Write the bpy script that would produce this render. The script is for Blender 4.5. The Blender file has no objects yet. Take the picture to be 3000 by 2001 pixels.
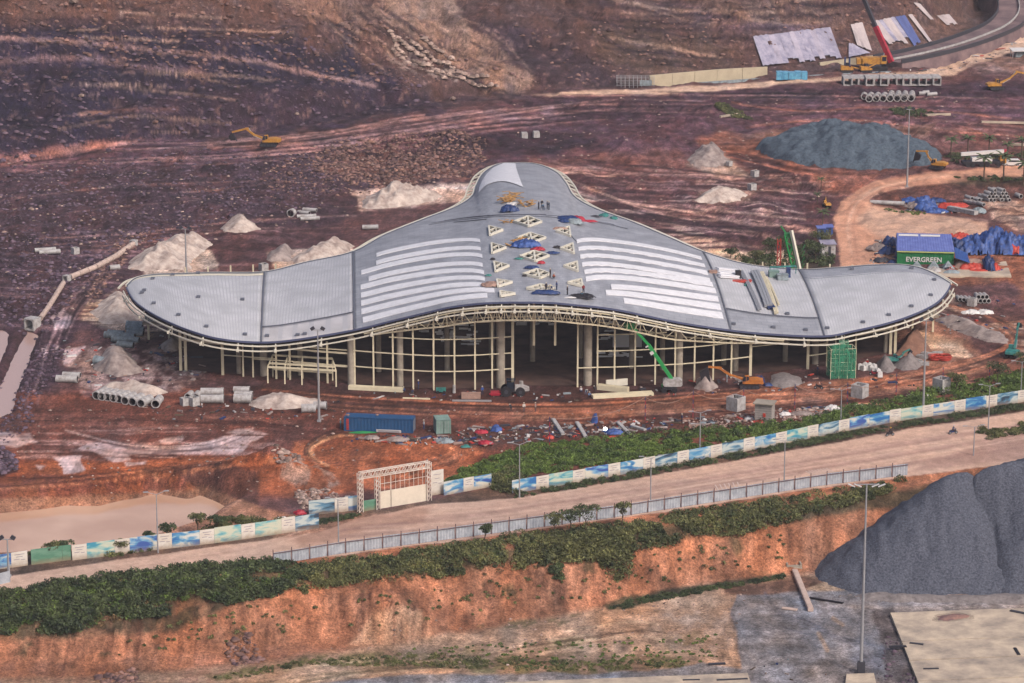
import bpy, math, random
import numpy as np
from mathutils import Vector, Matrix
random.seed(7); np.random.seed(7)
R = math.radians
sc = bpy.context.scene
COL = sc.collection

# ------------------------------------------------------------------ camera
CAMH, PITCH, FPX = 158.0, R(15.0), 9170.0
cd = bpy.data.cameras.new('camera'); cam = bpy.data.objects.new('camera', cd); COL.objects.link(cam)
cam.location = (0, 0, CAMH); cam.rotation_euler = (R(75.0), 0, 0)
cd.sensor_width = 36.0; cd.lens = FPX / 3000.0 * 36.0
cd.clip_start = 1.0; cd.clip_end = 20000.0
sc.camera = cam
# ------------------------------------------------------------------ light
SUN_EL, SUN_AZ = R(42), R(140)      # azimuth of the sun seen from the site, from +Y towards +X
w = bpy.data.worlds.new('World'); sc.world = w; w.use_nodes = True
nt = w.node_tree; bg = nt.nodes['Background']
sky = nt.nodes.new('ShaderNodeTexSky'); sky.sky_type = 'NISHITA'; sky.sun_disc = False
sky.sun_elevation = SUN_EL; sky.sun_rotation = SUN_AZ
sky.air_density = 1.0; sky.dust_density = 6.0; sky.ozone_density = 1.0
nt.links.new(sky.outputs['Color'], bg.inputs['Color']); bg.inputs['Strength'].default_value = 0.10
sd = bpy.data.lights.new('sun', 'SUN'); sun = bpy.data.objects.new('sun', sd); COL.objects.link(sun)
sd.energy = 1.5; sd.angle = R(11); sd.color = (1.0, 0.93, 0.87)
sdir = Vector((math.sin(SUN_AZ) * math.cos(SUN_EL), math.cos(SUN_AZ) * math.cos(SUN_EL), math.sin(SUN_EL)))
sun.rotation_euler = sdir.to_track_quat('Z', 'Y').to_euler()
vs = sc.view_settings
vs.view_transform = 'Standard'; vs.look = 'None'; vs.gamma = 1.0; vs.use_curve_mapping = False
vs.exposure = 0.68
KALB = 1.45
HAZE = 0.00007

# ------------------------------------------------------------------ mapping between photo pixels and the place
CT, ST = math.cos(PITCH), math.sin(PITCH)
def project(X, Y, Z):
    dz = Z - CAMH
    dep = Y * CT - dz * ST
    return 1500 + FPX * X / dep, 1000.5 - FPX * (Y * ST + dz * CT) / dep
def ray(px, py):
    a = (px - 1500) / FPX; b = -(py - 1000.5) / FPX
    return a, CT + b * ST, -ST + b * CT
def at(px, py, z=0.0):
    """point on the level z seen at a pixel"""
    dx, dy, dz = ray(px, py); t = (z - CAMH) / dz
    return Vector((dx * t, dy * t, z))

# ------------------------------------------------------------------ numpy noise
_rs = np.random.RandomState(3); _LAT = _rs.rand(256, 256)
def vnoise(x, y, s=0):
    xi = np.floor(x).astype(np.int64); yi = np.floor(y).astype(np.int64)
    fx = x - xi; fy = y - yi; fx = fx * fx * (3 - 2 * fx); fy = fy * fy * (3 - 2 * fy)
    xi = xi + s * 37; yi = yi + s * 91
    a = _LAT[xi & 255, yi & 255]; b = _LAT[(xi + 1) & 255, yi & 255]
    c = _LAT[xi & 255, (yi + 1) & 255]; d = _LAT[(xi + 1) & 255, (yi + 1) & 255]
    return (a * (1 - fx) + b * fx) * (1 - fy) + (c * (1 - fx) + d * fx) * fy
def fbm(x, y, octs=4, s=0):
    r = 0; amp = 1; tot = 0
    for o in range(octs):
        r = r + amp * (vnoise(x, y, s + o) - .5); tot += amp * .5
        x = x * 2.03 + 11.3; y = y * 2.03 + 5.7; amp *= .5
    return r / tot          # about -1..1
def sstep(e0, e1, x):
    t = np.clip((x - e0) / (e1 - e0), 0, 1); return t * t * (3 - 2 * t)
def sdpoly(x, y, P):
    """signed distance to a polygon, negative inside"""
    P = np.asarray(P, float); n = len(P); d = np.full(x.shape, 1e12); ins = np.zeros(x.shape, bool)
    for i in range(n):
        ax, ay = P[i]; bx, by = P[(i + 1) % n]
        ex, ey = bx - ax, by - ay; wx, wy = x - ax, y - ay
        t = np.clip((wx * ex + wy * ey) / (ex * ex + ey * ey + 1e-9), 0, 1)
        d = np.minimum(d, (wx - ex * t) ** 2 + (wy - ey * t) ** 2)
        c = ((ay > y) != (by > y)) & (x < ex * (y - ay) / (ey if abs(ey) > 1e-9 else 1e-9) + ax)
        ins ^= c
    d = np.sqrt(d); return np.where(ins, -d, d)
def sdline(x, y, P):
    P = np.asarray(P, float); d = np.full(x.shape, 1e12)
    for i in range(len(P) - 1):
        ax, ay = P[i]; bx, by = P[i + 1]
        ex, ey = bx - ax, by - ay; wx, wy = x - ax, y - ay
        t = np.clip((wx * ex + wy * ey) / (ex * ex + ey * ey + 1e-9), 0, 1)
        d = np.minimum(d, (wx - ex * t) ** 2 + (wy - ey * t) ** 2)
    return np.sqrt(d)

# ------------------------------------------------------------------ terrain height
YARD = -8.0
def curve(pts, z=0.0):
    q = [at(px, py, z) for px, py in pts]; q.sort(key=lambda v: v.x)
    return np.array([v.x for v in q]), np.array([v.y for v in q])
CREST = curve([(-900, 1850), (-300, 1765), (0, 1722), (400, 1682), (700, 1668), (1000, 1652), (1500, 1600), (2000, 1528), (2400, 1470), (2800, 1422), (3400, 1350), (4200, 1260)])
TOE = curve([(-900, 2150), (0, 2000), (400, 1980), (700, 1945), (1000, 1895), (1500, 1830), (1700, 1797), (1850, 1762), (2000, 1722), (2300, 1682), (2800, 1640), (3400, 1590), (4200, 1520)], YARD)
HILL = curve([(-1500, 560), (-500, 520), (0, 480), (250, 452), (450, 418), (700, 390), (850, 370), (1000, 335), (1300, 292), (1560, 272), (1900, 250), (2300, 222), (2660, 168), (2760, 118), (2840, 60), (2900, -20), (3100, -120), (3600, -160)])
POND = [tuple(at(px, py, -3)[:2]) for px, py in [(-900, 1500), (0, 1499), (110, 1488), (200, 1476), (290, 1478), (350, 1462), (400, 1455), (430, 1446), (480, 1444), (550, 1456), (580, 1441), (600, 1443), (640, 1462), (690, 1490), (640, 1510), (600, 1545), (430, 1600), (200, 1640), (0, 1650), (-900, 1700)]]
CANAL = [tuple(at(px, py, -.8)[:2]) for px, py in [(84, 962), (112, 985), (100, 1020), (70, 1110), (52, 1150), (36, 1215), (-10, 1232), (-120, 1300), (-120, 1230), (-20, 1180), (10, 1110), (40, 1040)]]
POOL2 = [tuple(at(px, py, -.5)[:2]) for px, py in [(-100, 965), (10, 966), (28, 980), (16, 1030), (-5, 1075), (-100, 1130)]]
BUMPS = [  # px, py, rx, ry, height
    (1900, 452, 22, 12, 3.0), (1840, 320, 20, 9, 2.4), (2100, 335, 10, 6, 2.2), (2440, 300, 7, 5, 1.8), (1350, 428, 26, 7, 2.2),
    (640, 500, 8, 6, 1.8), (1080, 430, 24, 8, 1.5), (2630, 385, 9, 9, 3.2), (2760, 410, 14, 9, 3.0), (2010, 380, 10, 8, 2.5), (2480, 345, 12, 5, 1.5),
    (1870, 600, 12, 5, 1.6), (2250, 700, 16, 4, 1.5), (540, 475, 5, 4, 1.2), (250, 430, 20, 4, 1.0), (830, 1080, 6, 2.5, 1.4), (590, 1100, 5, 2.6, 1.7),
    (780, 1370, 9, 3.5, 3.2), (860, 1400, 7, 3.5, 2.4), (690, 1400, 6, 3, 1.5), (1700, 1220, 12, 2, .8), (2060, 1215, 6, 2, 1.0), (2850, 880, 9, 5, 1.8), (2920, 980, 8, 5, 1.4),
    (480, 1090, 6, 3, 1.2), (1420, 1310, 5, 2.5, 1.3), (1130, 1290, 5, 2, .7), (2270, 1165, 6, 2.5, .9)]
_bm = [(at(px, py).x, at(px, py).y, rx, ry, h) for px, py, rx, ry, h in BUMPS]
SPUR = at(1180, 1812, YARD + 2)
def height(X, Y):
    X = np.asarray(X, float); Y = np.asarray(Y, float)
    n1 = fbm(X / 14, Y / 22, 4, 1); n2 = fbm(X / 3.1, Y / 3.6, 3, 9)
    yc = np.interp(X, *CREST); yt = np.interp(X, *TOE); yh = np.interp(X, *HILL)
    z = np.zeros(X.shape)
    # open ground, rougher towards the hill, level under the building and on the road
    rough = sstep(600, 720, Y) * 1.0 + sstep(490, 560, Y) * .12
    n3 = fbm(X / .95, Y / 1.2, 2, 44); rut = fbm((X * .35 + Y) / 1.3, (X - Y * .3) / 40, 2, 61)
    big = 1 - np.abs(fbm(X / 11 + .4 * n1, Y / 9, 4, 52)) * 2
    z = z + rough * (n1 * 1.5 + np.clip(big, -.4, 1) * .75 + n2 * .42 + n3 * .16 + rut * .14)
    z = z + sstep(520, 560, Y) * (1 - sstep(10, 30, np.abs(X - 8) - 75)) * 0
    for bx, by, rx, ry, h in _bm:
        r2 = ((X - bx) / rx) ** 2 + ((Y - by) / ry) ** 2
        z = z + np.where(r2 < 9, h * np.exp(-r2 * 1.6) * (1 + .35 * n2), 0)
    # level pad under the building
    pad = sdpoly(X, Y, [(-78, 546), (78, 546), (92, 612), (45, 625), (30, 715), (-30, 715), (-45, 625), (-80, 620)])
    z = z * sstep(0, 14, pad)
    # hill behind
    d = Y - yh + n1 * 5
    s = np.clip(d, 0, None) * .52
    k = 9.5 + 3 * fbm(X / 60, Y * 0 + 3, 2, 30)
    left = 1 - sstep(-10, 45, X)
    st = s + (left * .85 + .15) * (k / (2 * np.pi)) * 1.25 * np.sin(2 * np.pi * s / k + X * .02)
    gul = fbm((X + .45 * Y) / 12, (Y - X * .2) / 30, 5, 14) * .8 - np.abs(fbm((X + .3 * Y) / 16, (Y - X * .2) / 26, 4, 17)) * 1.4 + .4
    led = fbm(X / 26, (Y + 9 * n1) / 3.4, 3, 83)
    hz = st + sstep(2, 8, s) * led * 1.3 + sstep(0, 12, s) * (gul * 4.0 + n2 * .8 + n3 * .22) + sstep(4, 30, s) * fbm(X / 45, Y / 60, 2, 40) * 3.5
    ridge = sdline(X, Y, [(at(1570, 268).x, at(1570, 268).y), (24, 868), (-6, 900), (-26, 930)])
    hz = hz + sstep(0, 10, s) * 5 * np.exp(-(ridge / 12) ** 2)
    cap = 62.0
    hz = np.where(hz > cap - 12, cap - 12 + 12 * np.tanh((hz - cap + 12) / 12), hz)
    z = np.where(d > 0, z * np.exp(-s / 3) + hz, z)
    # embankment down to the lower yard
    t = (yc - Y) / (yc - yt)
    g = fbm(X / 1.1 + .8 * fbm(X / 6, Y / 9, 2, 50), Y / 16, 3, 21); g = -np.abs(g) * 1.6 + .5
    prof = sstep(-.03, 1.05, t)
    inner = np.clip(t, 0, 1) * np.clip(1 - t, 0, 1) * 4
    z = z + YARD * prof + inner * (g * .42 + n1 * 1.3 + n2 * .55 + n3 * .2 + .9 * fbm(X / 5, Y / 3, 3, 33))
    r = ((X - SPUR.x + 1.5) / 6.5) ** 2 + ((Y - SPUR.y + 1.0) / 4.0) ** 2
    z = z + np.where(r < 4, 4.6 * np.exp(-r * 1.3) * (1 - .3 * np.abs(fbm(X / 1.1, Y / 12, 2, 60))), 0)
    z = z + np.where(t > 1, n2 * .10 + n1 * .15, 0)
    # hollows
    pd = sdpoly(X, Y, POND)
    z = z - 4.2 * (1 - sstep(-3.5, 4.0, pd + n2 * .35))
    for C, dep in ((CANAL, 1.8), (POOL2, 1.4)):
        cdist = sdpoly(X, Y, C)
        z = z - dep * (1 - sstep(-1.6, 1.2, cdist + n2 * .3))
    return z
def G(px, py, lo=390.0, hi=1150.0):
    """where the sight line of a pixel meets the ground"""
    dx, dy, dz = ray(px, py)
    Y = np.arange(lo, hi, .5); t = Y / dy
    zr = CAMH + dz * t; h = height(dx * t, Y)
    i = int(np.argmax(zr <= h)) if (zr <= h).any() else len(Y) - 1
    if i > 0:
        a = zr[i - 1] - h[i - 1]; b = h[i] - zr[i]; f = a / (a + b + 1e-9); yy = Y[i - 1] + .5 * f
    else: yy = Y[0]
    tt = yy / dy
    return Vector((dx * tt, yy, CAMH + dz * tt))
def hz(x, y): return float(height(np.array([x]), np.array([y]))[0])
def ppm(px, py):
    p = at(px, py); return FPX / (p.y * CT + CAMH * ST)

# ------------------------------------------------------------------ colour and materials
def lin(c):
    return tuple(((v / 255) / 12.92 if v / 255 <= .04045 else ((v / 255 + .055) / 1.055) ** 2.4) for v in c)
def alb(r, g, b, k=None):
    return tuple(min(.86, v / (k or KALB)) for v in lin((r, g, b)))
def new_mat(name):
    m = bpy.data.materials.new(name); m.use_nodes = True
    return m, m.node_tree, m.node_tree.nodes['Principled BSDF']
def mat(name, rgb, rough=.8, metal=0.0, var=.25, scale=1.5, bump=0.0, island=False, rgb2=None, spec=.3):
    """painted or raw surface: a base colour broken up by two noises, optional bump"""
    m, t, b = new_mat(name); N = t.nodes; L = t.links
    tc = N.new('ShaderNodeTexCoord'); n = N.new('ShaderNodeTexNoise'); n.inputs['Scale'].default_value = scale
    n.inputs['Detail'].default_value = 5; n.inputs['Roughness'].default_value = .65
    L.new(tc.outputs['Object'], n.inputs['Vector'])
    cr = N.new('ShaderNodeValToRGB'); c = alb(*rgb); c2 = alb(*rgb2) if rgb2 else tuple(v * (1 - var) for v in c)
    cr.color_ramp.elements[0].position = .32; cr.color_ramp.elements[1].position = .66
    cr.color_ramp.elements[0].color = (*c2, 1); cr.color_ramp.elements[1].color = (*[min(.87, v * (1 + var * .5)) for v in c], 1)
    L.new(n.outputs['Fac'], cr.inputs['Fac']); out = cr.outputs['Color']
    if island:
        g = N.new('ShaderNodeNewGeometry'); mx = N.new('ShaderNodeMix'); mx.data_type = 'RGBA'; mx.blend_type = 'MULTIPLY'
        mr = N.new('ShaderNodeMapRange'); mr.inputs['To Min'].default_value = .4; mr.inputs['To Max'].default_value = 1.5
        L.new(g.outputs['Random Per Island'], mr.inputs['Value']); L.new(out, mx.inputs['A']); L.new(mr.outputs['Result'], mx.inputs['B'])
        mx.inputs['Factor'].default_value = 1; out = mx.outputs['Result']
    L.new(out, b.inputs['Base Color'])
    b.inputs['Roughness'].default_value = rough; b.inputs['Metallic'].default_value = metal; b.inputs['Specular IOR Level'].default_value = spec
    if bump:
        bn = N.new('ShaderNodeBump'); bn.inputs['Strength'].default_value = .6; bn.inputs['Distance'].default_value = bump
        L.new(n.outputs['Fac'], bn.inputs['Height']); L.new(bn.outputs['Normal'], b.inputs['Normal'])
    return m
def flat(name, rgb, rough=.6, metal=0.0): return mat(name, rgb, rough, metal, var=.12, scale=2.5)

# ------------------------------------------------------------------ mesh helpers
class MB:
    def __init__(s): s.v = []; s.f = []; s.m = []; s.mi = 0
    def add(s, vs_, fs):
        o = len(s.v); s.v.extend([tuple(p) for p in vs_]); s.f.extend([tuple(i + o for i in f) for f in fs]); s.m.extend([s.mi] * len(fs)); return s
    def box(s, c, d, M=None, taper=1.0):
        x, y, z = d[0] / 2, d[1] / 2, d[2] / 2
        P = [(-x, -y, -z), (x, -y, -z), (x, y, -z), (-x, y, -z), (-x * taper, -y * taper, z), (x * taper, -y * taper, z), (x * taper, y * taper, z), (-x * taper, y * taper, z)]
        P = [Vector(p) for p in P]
        if M is not None: P = [M @ p for p in P]
        c = Vector(c); P = [p + c for p in P]
        return s.add(P, [(0, 3, 2, 1), (4, 5, 6, 7), (0, 1, 5, 4), (1, 2, 6, 5), (2, 3, 7, 6), (3, 0, 4, 7)])
    def bar(s, p0, p1, w, h=None, up=(0, 0, 1)):
        p0 = Vector(p0); p1 = Vector(p1); h = h or w; d = p1 - p0; L = d.length
        if L < 1e-6: return s
        d.normalize(); u = Vector(up)
        if abs(d.dot(u)) > .98: u = Vector((0, 1, 0))
        sx = d.cross(u).normalized(); sz = sx.cross(d)
        P = []
        for q in (p0, p1):
            for a, b in ((-1, -1), (1, -1), (1, 1), (-1, 1)): P.append(q + sx * (a * w / 2) + sz * (b * h / 2))
        return s.add(P, [(0, 1, 2, 3), (7, 6, 5, 4), (0, 4, 5, 1), (1, 5, 6, 2), (2, 6, 7, 3), (3, 7, 4, 0)])
    def tube(s, p0, p1, r0, r1=None, n=10, cap=True):
        p0 = Vector(p0); p1 = Vector(p1); r1 = r0 if r1 is None else r1; d = (p1 - p0).normalized()
        u = Vector((0, 0, 1)) if abs(d.z) < .9 else Vector((0, 1, 0)); a = d.cross(u).normalized(); b = d.cross(a)
        P = []
        for q, r in ((p0, r0), (p1, r1)):
            for i in range(n):
                t = 2 * math.pi * i / n; P.append(q + a * (r * math.cos(t)) + b * (r * math.sin(t)))
        F = [(i, (i + 1) % n, n + (i + 1) % n, n + i) for i in range(n)]
        if cap: F += [tuple(range(n - 1, -1, -1)), tuple(range(n, 2 * n))]
        return s.add(P, F)
    def poly(s, pts, h):
        """closed outline in the x-z plane pushed h wide in y (centred)"""
        n = len(pts); P = [(x, -h / 2, z) for x, z in pts] + [(x, h / 2, z) for x, z in pts]
        return s.add(P, [tuple(range(n)), tuple(range(2 * n - 1, n - 1, -1))] + [(i, n + i, n + (i + 1) % n, (i + 1) % n) for i in range(n)])
    def rings(s, rings, close=True, cap=True):
        n = len(rings[0]); P = [p for r in rings for p in r]; F = []
        for k in range(len(rings) - 1):
            for i in range(n if close else n - 1):
                j = (i + 1) % n; F.append((k * n + i, k * n + j, (k + 1) * n + j, (k + 1) * n + i))
        if cap: F += [tuple(range(n - 1, -1, -1)), tuple(range((len(rings) - 1) * n, len(rings) * n))]
        return s.add(P, F)
    def move(s, off):
        s.v = [(a + off[0], b + off[1], c + off[2]) for a, b, c in s.v]; return s
    def mesh(s, name, mats, smooth=False):
        me = bpy.data.meshes.new(name); me.from_pydata(s.v, [], s.f)
        for m_ in (mats if isinstance(mats, (list, tuple)) else [mats]): me.materials.append(m_)
        if s.m and max(s.m) > 0: me.polygons.foreach_set('material_index', s.m)
        if smooth: me.polygons.foreach_set('use_smooth', [True] * len(s.f))
        me.update(); return me
def link(name, me, parent=None, loc=(0, 0, 0), rz=0.0):
    o = bpy.data.objects.new(name, me); COL.objects.link(o); o.location = loc
    if rz: o.rotation_euler = (0, 0, rz)
    if parent is not None: o.parent = parent
    return o
def part(name, mb, m, parent, smooth=False, label=None, stuff=False):
    """mesh child in the local space of its thing"""
    o = link(name, mb.mesh(name, m, smooth), parent)
    if label: o['label'] = label
    if stuff: o['kind'] = 'stuff'
    return o
def tag(o, label=None, cat=None, group=None, kind=None):
    if label: o['label'] = label
    if cat: o['category'] = cat
    if group: o['group'] = group
    if kind: o['kind'] = kind
    return o
def thing(name, label, cat, loc, rz=0.0, group=None, scale=1.0):
    o = bpy.data.objects.new(name, None); COL.objects.link(o); o.location = loc; o.rotation_euler = (0, 0, rz)
    if scale != 1.0: o.scale = (scale,) * 3
    o.empty_display_size = .5
    return tag(o, label, cat, group)
def solo(name, mb, m, label, cat, loc=(0, 0, 0), rz=0.0, group=None, kind=None, smooth=False):
    o = link(name, mb.mesh(name, m, smooth), None, loc, rz); return tag(o, label, cat, group, kind)
def dup(root, loc, rz, label, group=None, scale=None):
    def cp(o, par):
        c = o.copy(); COL.objects.link(c)
        if par is not None: c.parent = par
        for ch in [x for x in KIDS.get(o.name, [])]: cp(ch, c)
        return c
    KIDS.clear()
    for o in bpy.data.objects:
        if o.parent: KIDS.setdefault(o.parent.name, []).append(o)
    r = cp(root, None); r.location = loc; r.rotation_euler = (0, 0, rz)
    if scale: r.scale = (scale,) * 3
    r['label'] = label
    if group: r['group'] = group
    return r
KIDS = {}
ORD = ['first', 'second', 'third', 'fourth', 'fifth', 'sixth', 'seventh', 'eighth', 'ninth', 'tenth', 'eleventh', 'twelfth', 'thirteenth', 'fourteenth', 'fifteenth', 'sixteenth',
       'seventeenth', 'eighteenth', 'nineteenth', 'twentieth', 'twenty-first', 'twenty-second', 'twenty-third', 'twenty-fourth', 'twenty-fifth', 'twenty-sixth', 'twenty-seventh', 'twenty-eighth',
       'twenty-ninth', 'thirtieth', 'thirty-first', 'thirty-second', 'thirty-third', 'thirty-fourth', 'thirty-fifth', 'thirty-sixth', 'thirty-seventh', 'thirty-eighth', 'thirty-ninth', 'fortieth']
# ------------------------------------------------------------------ ground sheet
def spaced(segs):
    out = [segs[0][0]]
    for a, b, s0, s1 in segs:
        y = a
        while y < b:
            y += s0 + (s1 - s0) * (y - a) / (b - a); out.append(y)
    return np.array(out)
rows = spaced([(300, 400, 6, 1), (400, 500, .5, .5), (500, 740, .76, .82), (740, 900, .56, .6), (900, 960, .8, 1.2), (960, 1200, 2, 16), (1200, 6000, 20, 500)])
cu = np.concatenate([-np.geomspace(1.6, .225, 26)[:-1], np.linspace(-.225, -.166, 30)[:-1], np.linspace(-.166, .166, 660), np.linspace(.166, .225, 30)[1:], np.geomspace(.225, 1.6, 26)[1:]])
U, V = np.meshgrid(cu, rows)
GX = U * V * 1.0; GY = V
GZ = height(GX, GY)
QX, QY = project(GX, GY, GZ)
YE = GY + np.where(GY > 720, np.clip(GZ, 0, None) * 3.6, 0)
wx = fbm(GX / 5, GY / 9, 4, 70); wy = fbm(GX / 5, GY / 9, 4, 80)
fine = np.clip(fbm(GX / 1.5, YE / 3.2, 4, 90) * 1.35, -1, 1); streak = np.clip(fbm(GX / 14 + .05 * YE, YE / 2.2, 5, 95) * 1.4, -1, 1); blotch = fbm(GX / 9, YE / 14, 4, 99)
C = np.zeros(GX.shape + (3,)); C[:] = alb(122, 86, 86); WET = np.zeros(GX.shape); SMO = np.zeros(GX.shape)
def paint(P, rgb, soft=14, warp=14, a=1.0, mod=None, wet=None, line=None, own=False, smo=None):
    global C, WET
    P = np.asarray(P, float); m = soft + warp * 2 + (line or 0)
    x0, y0 = P.min(0) - m; x1, y1 = P.max(0) + m
    sel = (QX > x0) & (QX < x1) & (QY > y0) & (QY < y1)
    if not sel.any(): return
    qx = QX[sel] + wx[sel] * warp * 1.6; qy = QY[sel] + wy[sel] * warp * .8
    d = sdline(qx, qy, P) - line if line else sdpoly(qx, qy, P)
    k = (1 - sstep(-soft / 2, soft / 2, d)) * a
    if mod is not None:
        k = k * mod(sel)
    C[sel] = C[sel] * (1 - k[:, None]) + np.array(alb(*rgb)) * k[:, None]
    if smo is not None: SMO[sel] = SMO[sel] * (1 - k) + smo * k
    if wet is not None: WET[sel] = WET[sel] * (1 - k) + wet * k
def patches(lo, hi, f=None):
    return lambda sel: sstep(lo, hi, (streak if f is None else f)[sel])
B = lambda *r: list(r)
# --- hill
paint([(-900, -500), (3900, -500), (3900, 150), (2660, 190), (1900, 262), (1300, 310), (700, 420), (-900, 600)], (116, 88, 86), 30, 20)
paint([(-900, 60), (350, 55), (600, 90), (900, 130), (1150, 230), (1300, 330), (1000, 370), (600, 410), (-900, 560)], (64, 54, 78), 60, 60)  # dark rock, with the shade of the camera-facing slope painted into it
paint([(-900, -200), (900, -200), (1000, 40), (800, 60), (500, 40), (200, 70), (-900, 90)], (132, 96, 86), 50, 50, .8)
paint([(1080, -60), (1300, -60), (1340, 60), (1440, 120), (1590, 262), (1480, 268), (1330, 200), (1230, 110), (1140, 60)], (168, 136, 122), 30, 30, .9)  # pale ridge, its lit look painted into the band
paint([(780, -30), (1000, -30), (1130, 60), (1080, 110), (940, 60)], (152, 122, 112), 40, 40, .7)
paint([(1380, 60), (1560, 90), (1760, 190), (1860, 262), (1620, 262), (1500, 180), (1420, 110)], (92, 70, 80), 40, 30, .9)
paint([(1760, -40), (2250, -40), (2600, 60), (2900, -40), (3400, -100), (2700, 170), (2150, 100)], (134, 106, 98), 60, 50, .7)
paint([(1740, 80), (1900, 60), (2180, 130), (2200, 200), (1960, 240), (1780, 190)], (118, 96, 86), 40, 40, .7)
paint([(2000, 20), (2180, 60), (2420, 60), (2420, 90), (2180, 100), (2020, 50)], (126, 106, 128), 40, 30, .6)
paint([(1140, 120), (1270, 150), (1370, 230), (1400, 255), (1300, 235), (1160, 190)], (168, 150, 142), 20, 30, .8, patches(-.1, .35, fine))
paint([(-300, 100), (0, 112), (300, 128), (760, 182), (1100, 255)], (172, 138, 136), 8, 6, .9, line=6)
paint([(-100, 190), (0, 180), (230, 168), (420, 195), (600, 215)], (150, 122, 128), 10, 8, .8, line=8)
paint([(230, 335), (420, 322), (520, 318)], (172, 128, 116), 8, 8, .9, line=6)
paint([(300, 290), (700, 250), (1100, 270), (1500, 290), (1200, 330), (700, 400), (350, 400)], (92, 68, 82), 30, 30, .6)
paint([(-500, -300), (3600, -300), (3600, 100), (1500, 300), (-500, 520)], (48, 40, 62), 10, 10, .55, patches(.12, .5, fine))
paint([(-500, -300), (3600, -300), (3600, 100), (1500, 300), (-500, 520)], (176, 140, 124), 10, 10, .30, patches(.32, .7, fine))
paint([(-500, -300), (3600, -300), (3600, 100), (1500, 300), (-500, 520)], (60, 46, 62), 10, 10, .45, patches(.1, .6, blotch))
# --- plain below the hill
paint([(-900, 500), (0, 445), (500, 405), (760, 440), (1400, 330), (1600, 275), (2100, 262), (3900, 200), (3900, 420), (2400, 430), (1500, 480), (1350, 470), (900, 470), (-900, 620)], (118, 84, 96), 30, 30, .9)
paint([(-900, 480), (0, 455), (230, 425), (420, 405), (360, 430), (150, 470), (-900, 560)], (164, 116, 110), 20, 14, .75)
paint([(0, 500), (400, 470), (900, 425), (1200, 380), (1560, 330), (1720, 330), (1500, 370), (1180, 430), (700, 470), (0, 540)], (160, 122, 124), 20, 20, .7, patches(-.15, .4))
paint([(1500, 300), (2300, 262), (3900, 210), (3900, 262), (2400, 300), (1700, 350)], (84, 60, 74), 20, 20, .75)
paint([(1500, 350), (2000, 300), (2300, 330), (2400, 440), (2000, 420), (1600, 420)], (98, 68, 78), 30, 30, .7, patches(-.3, .4, blotch))
paint([(-400, 540), (600, 480), (950, 440), (1430, 430), (1420, 560), (1080, 560), (1000, 640), (-400, 760)], (92, 70, 82), 30, 30, .8)
paint([(960, 440), (1420, 430), (1420, 520), (1180, 560), (960, 500)], (134, 94, 84), 30, 30, .7, patches(-.4, .3, fine))
paint([(600, 475), (690, 480), (680, 515), (590, 510)], (56, 44, 60), 14, 10, .8)
paint([(1260, 400), (1700, 385), (1760, 430), (1580, 455), (1280, 450)], (66, 48, 62), 20, 20, .75)
paint([(1560, 470), (2200, 420), (2900, 350), (3900, 330), (3900, 480), (2700, 480), (2300, 560), (1900, 620), (1560, 560)], (138, 94, 88), 40, 40, .8)
paint([(2040, 400), (2120, 380), (2350, 430), (2340, 500), (2150, 470)], (150, 100, 84), 30, 30, .8)
paint([(2160, 390), (2280, 380), (2420, 370), (2740, 362), (2700, 400), (2300, 420)], (164, 122, 104), 16, 14, .7)
paint([(2050, 420), (2230, 460), (2400, 500), (2580, 510), (2520, 560), (2460, 580), (2300, 500), (2080, 430)], (170, 112, 96), 14, 10, .8)
paint([(2120, 450), (2200, 455), (2380, 510), (2370, 540), (2240, 510), (2150, 480)], (100, 66, 70), 14, 10, .8)
paint([(1380, 560), (1700, 480), (2000, 520), (2460, 580), (2420, 700), (2200, 760), (2000, 700), (1700, 600)], (112, 76, 82), 30, 30, .8)
paint([(1500, 480), (2450, 520), (2420, 760), (1900, 700), (1700, 600)], (196, 164, 152), 14, 14, .5, patches(.3, .6))
paint([(1960, 650), (2080, 690), (2300, 735), (2330, 745), (2200, 760), (2000, 720)], (206, 176, 160), 16, 16, .75, patches(-.4, .2))
paint([(2100, 700), (2140, 668), (2250, 665), (2390, 690), (2400, 730), (2200, 740)], (92, 64, 68), 16, 10, .8)
paint([(2060, 730), (2180, 740), (2330, 736), (2340, 790), (2200, 790), (2100, 760)], (214, 184, 160), 10, 10, .75, patches(-.3, .0, blotch))
paint([(2330, 720), (2440, 700), (2440, 790), (2330, 790)], (96, 84, 70), 16, 10, .8)
paint([(-400, 740), (1000, 640), (1000, 720), (400, 800), (250, 900), (100, 1240), (-400, 1300)], (92, 68, 80), 30, 30, .85)
paint([(-400, 740), (1050, 600), (1000, 740), (400, 820), (150, 1000), (-400, 1000)], (150, 120, 124), 14, 14, .5, patches(.25, .6))
paint([(400, 700), (900, 660), (1100, 650), (1000, 750), (700, 780), (480, 760)], (120, 82, 82), 24, 20, .7)
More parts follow.
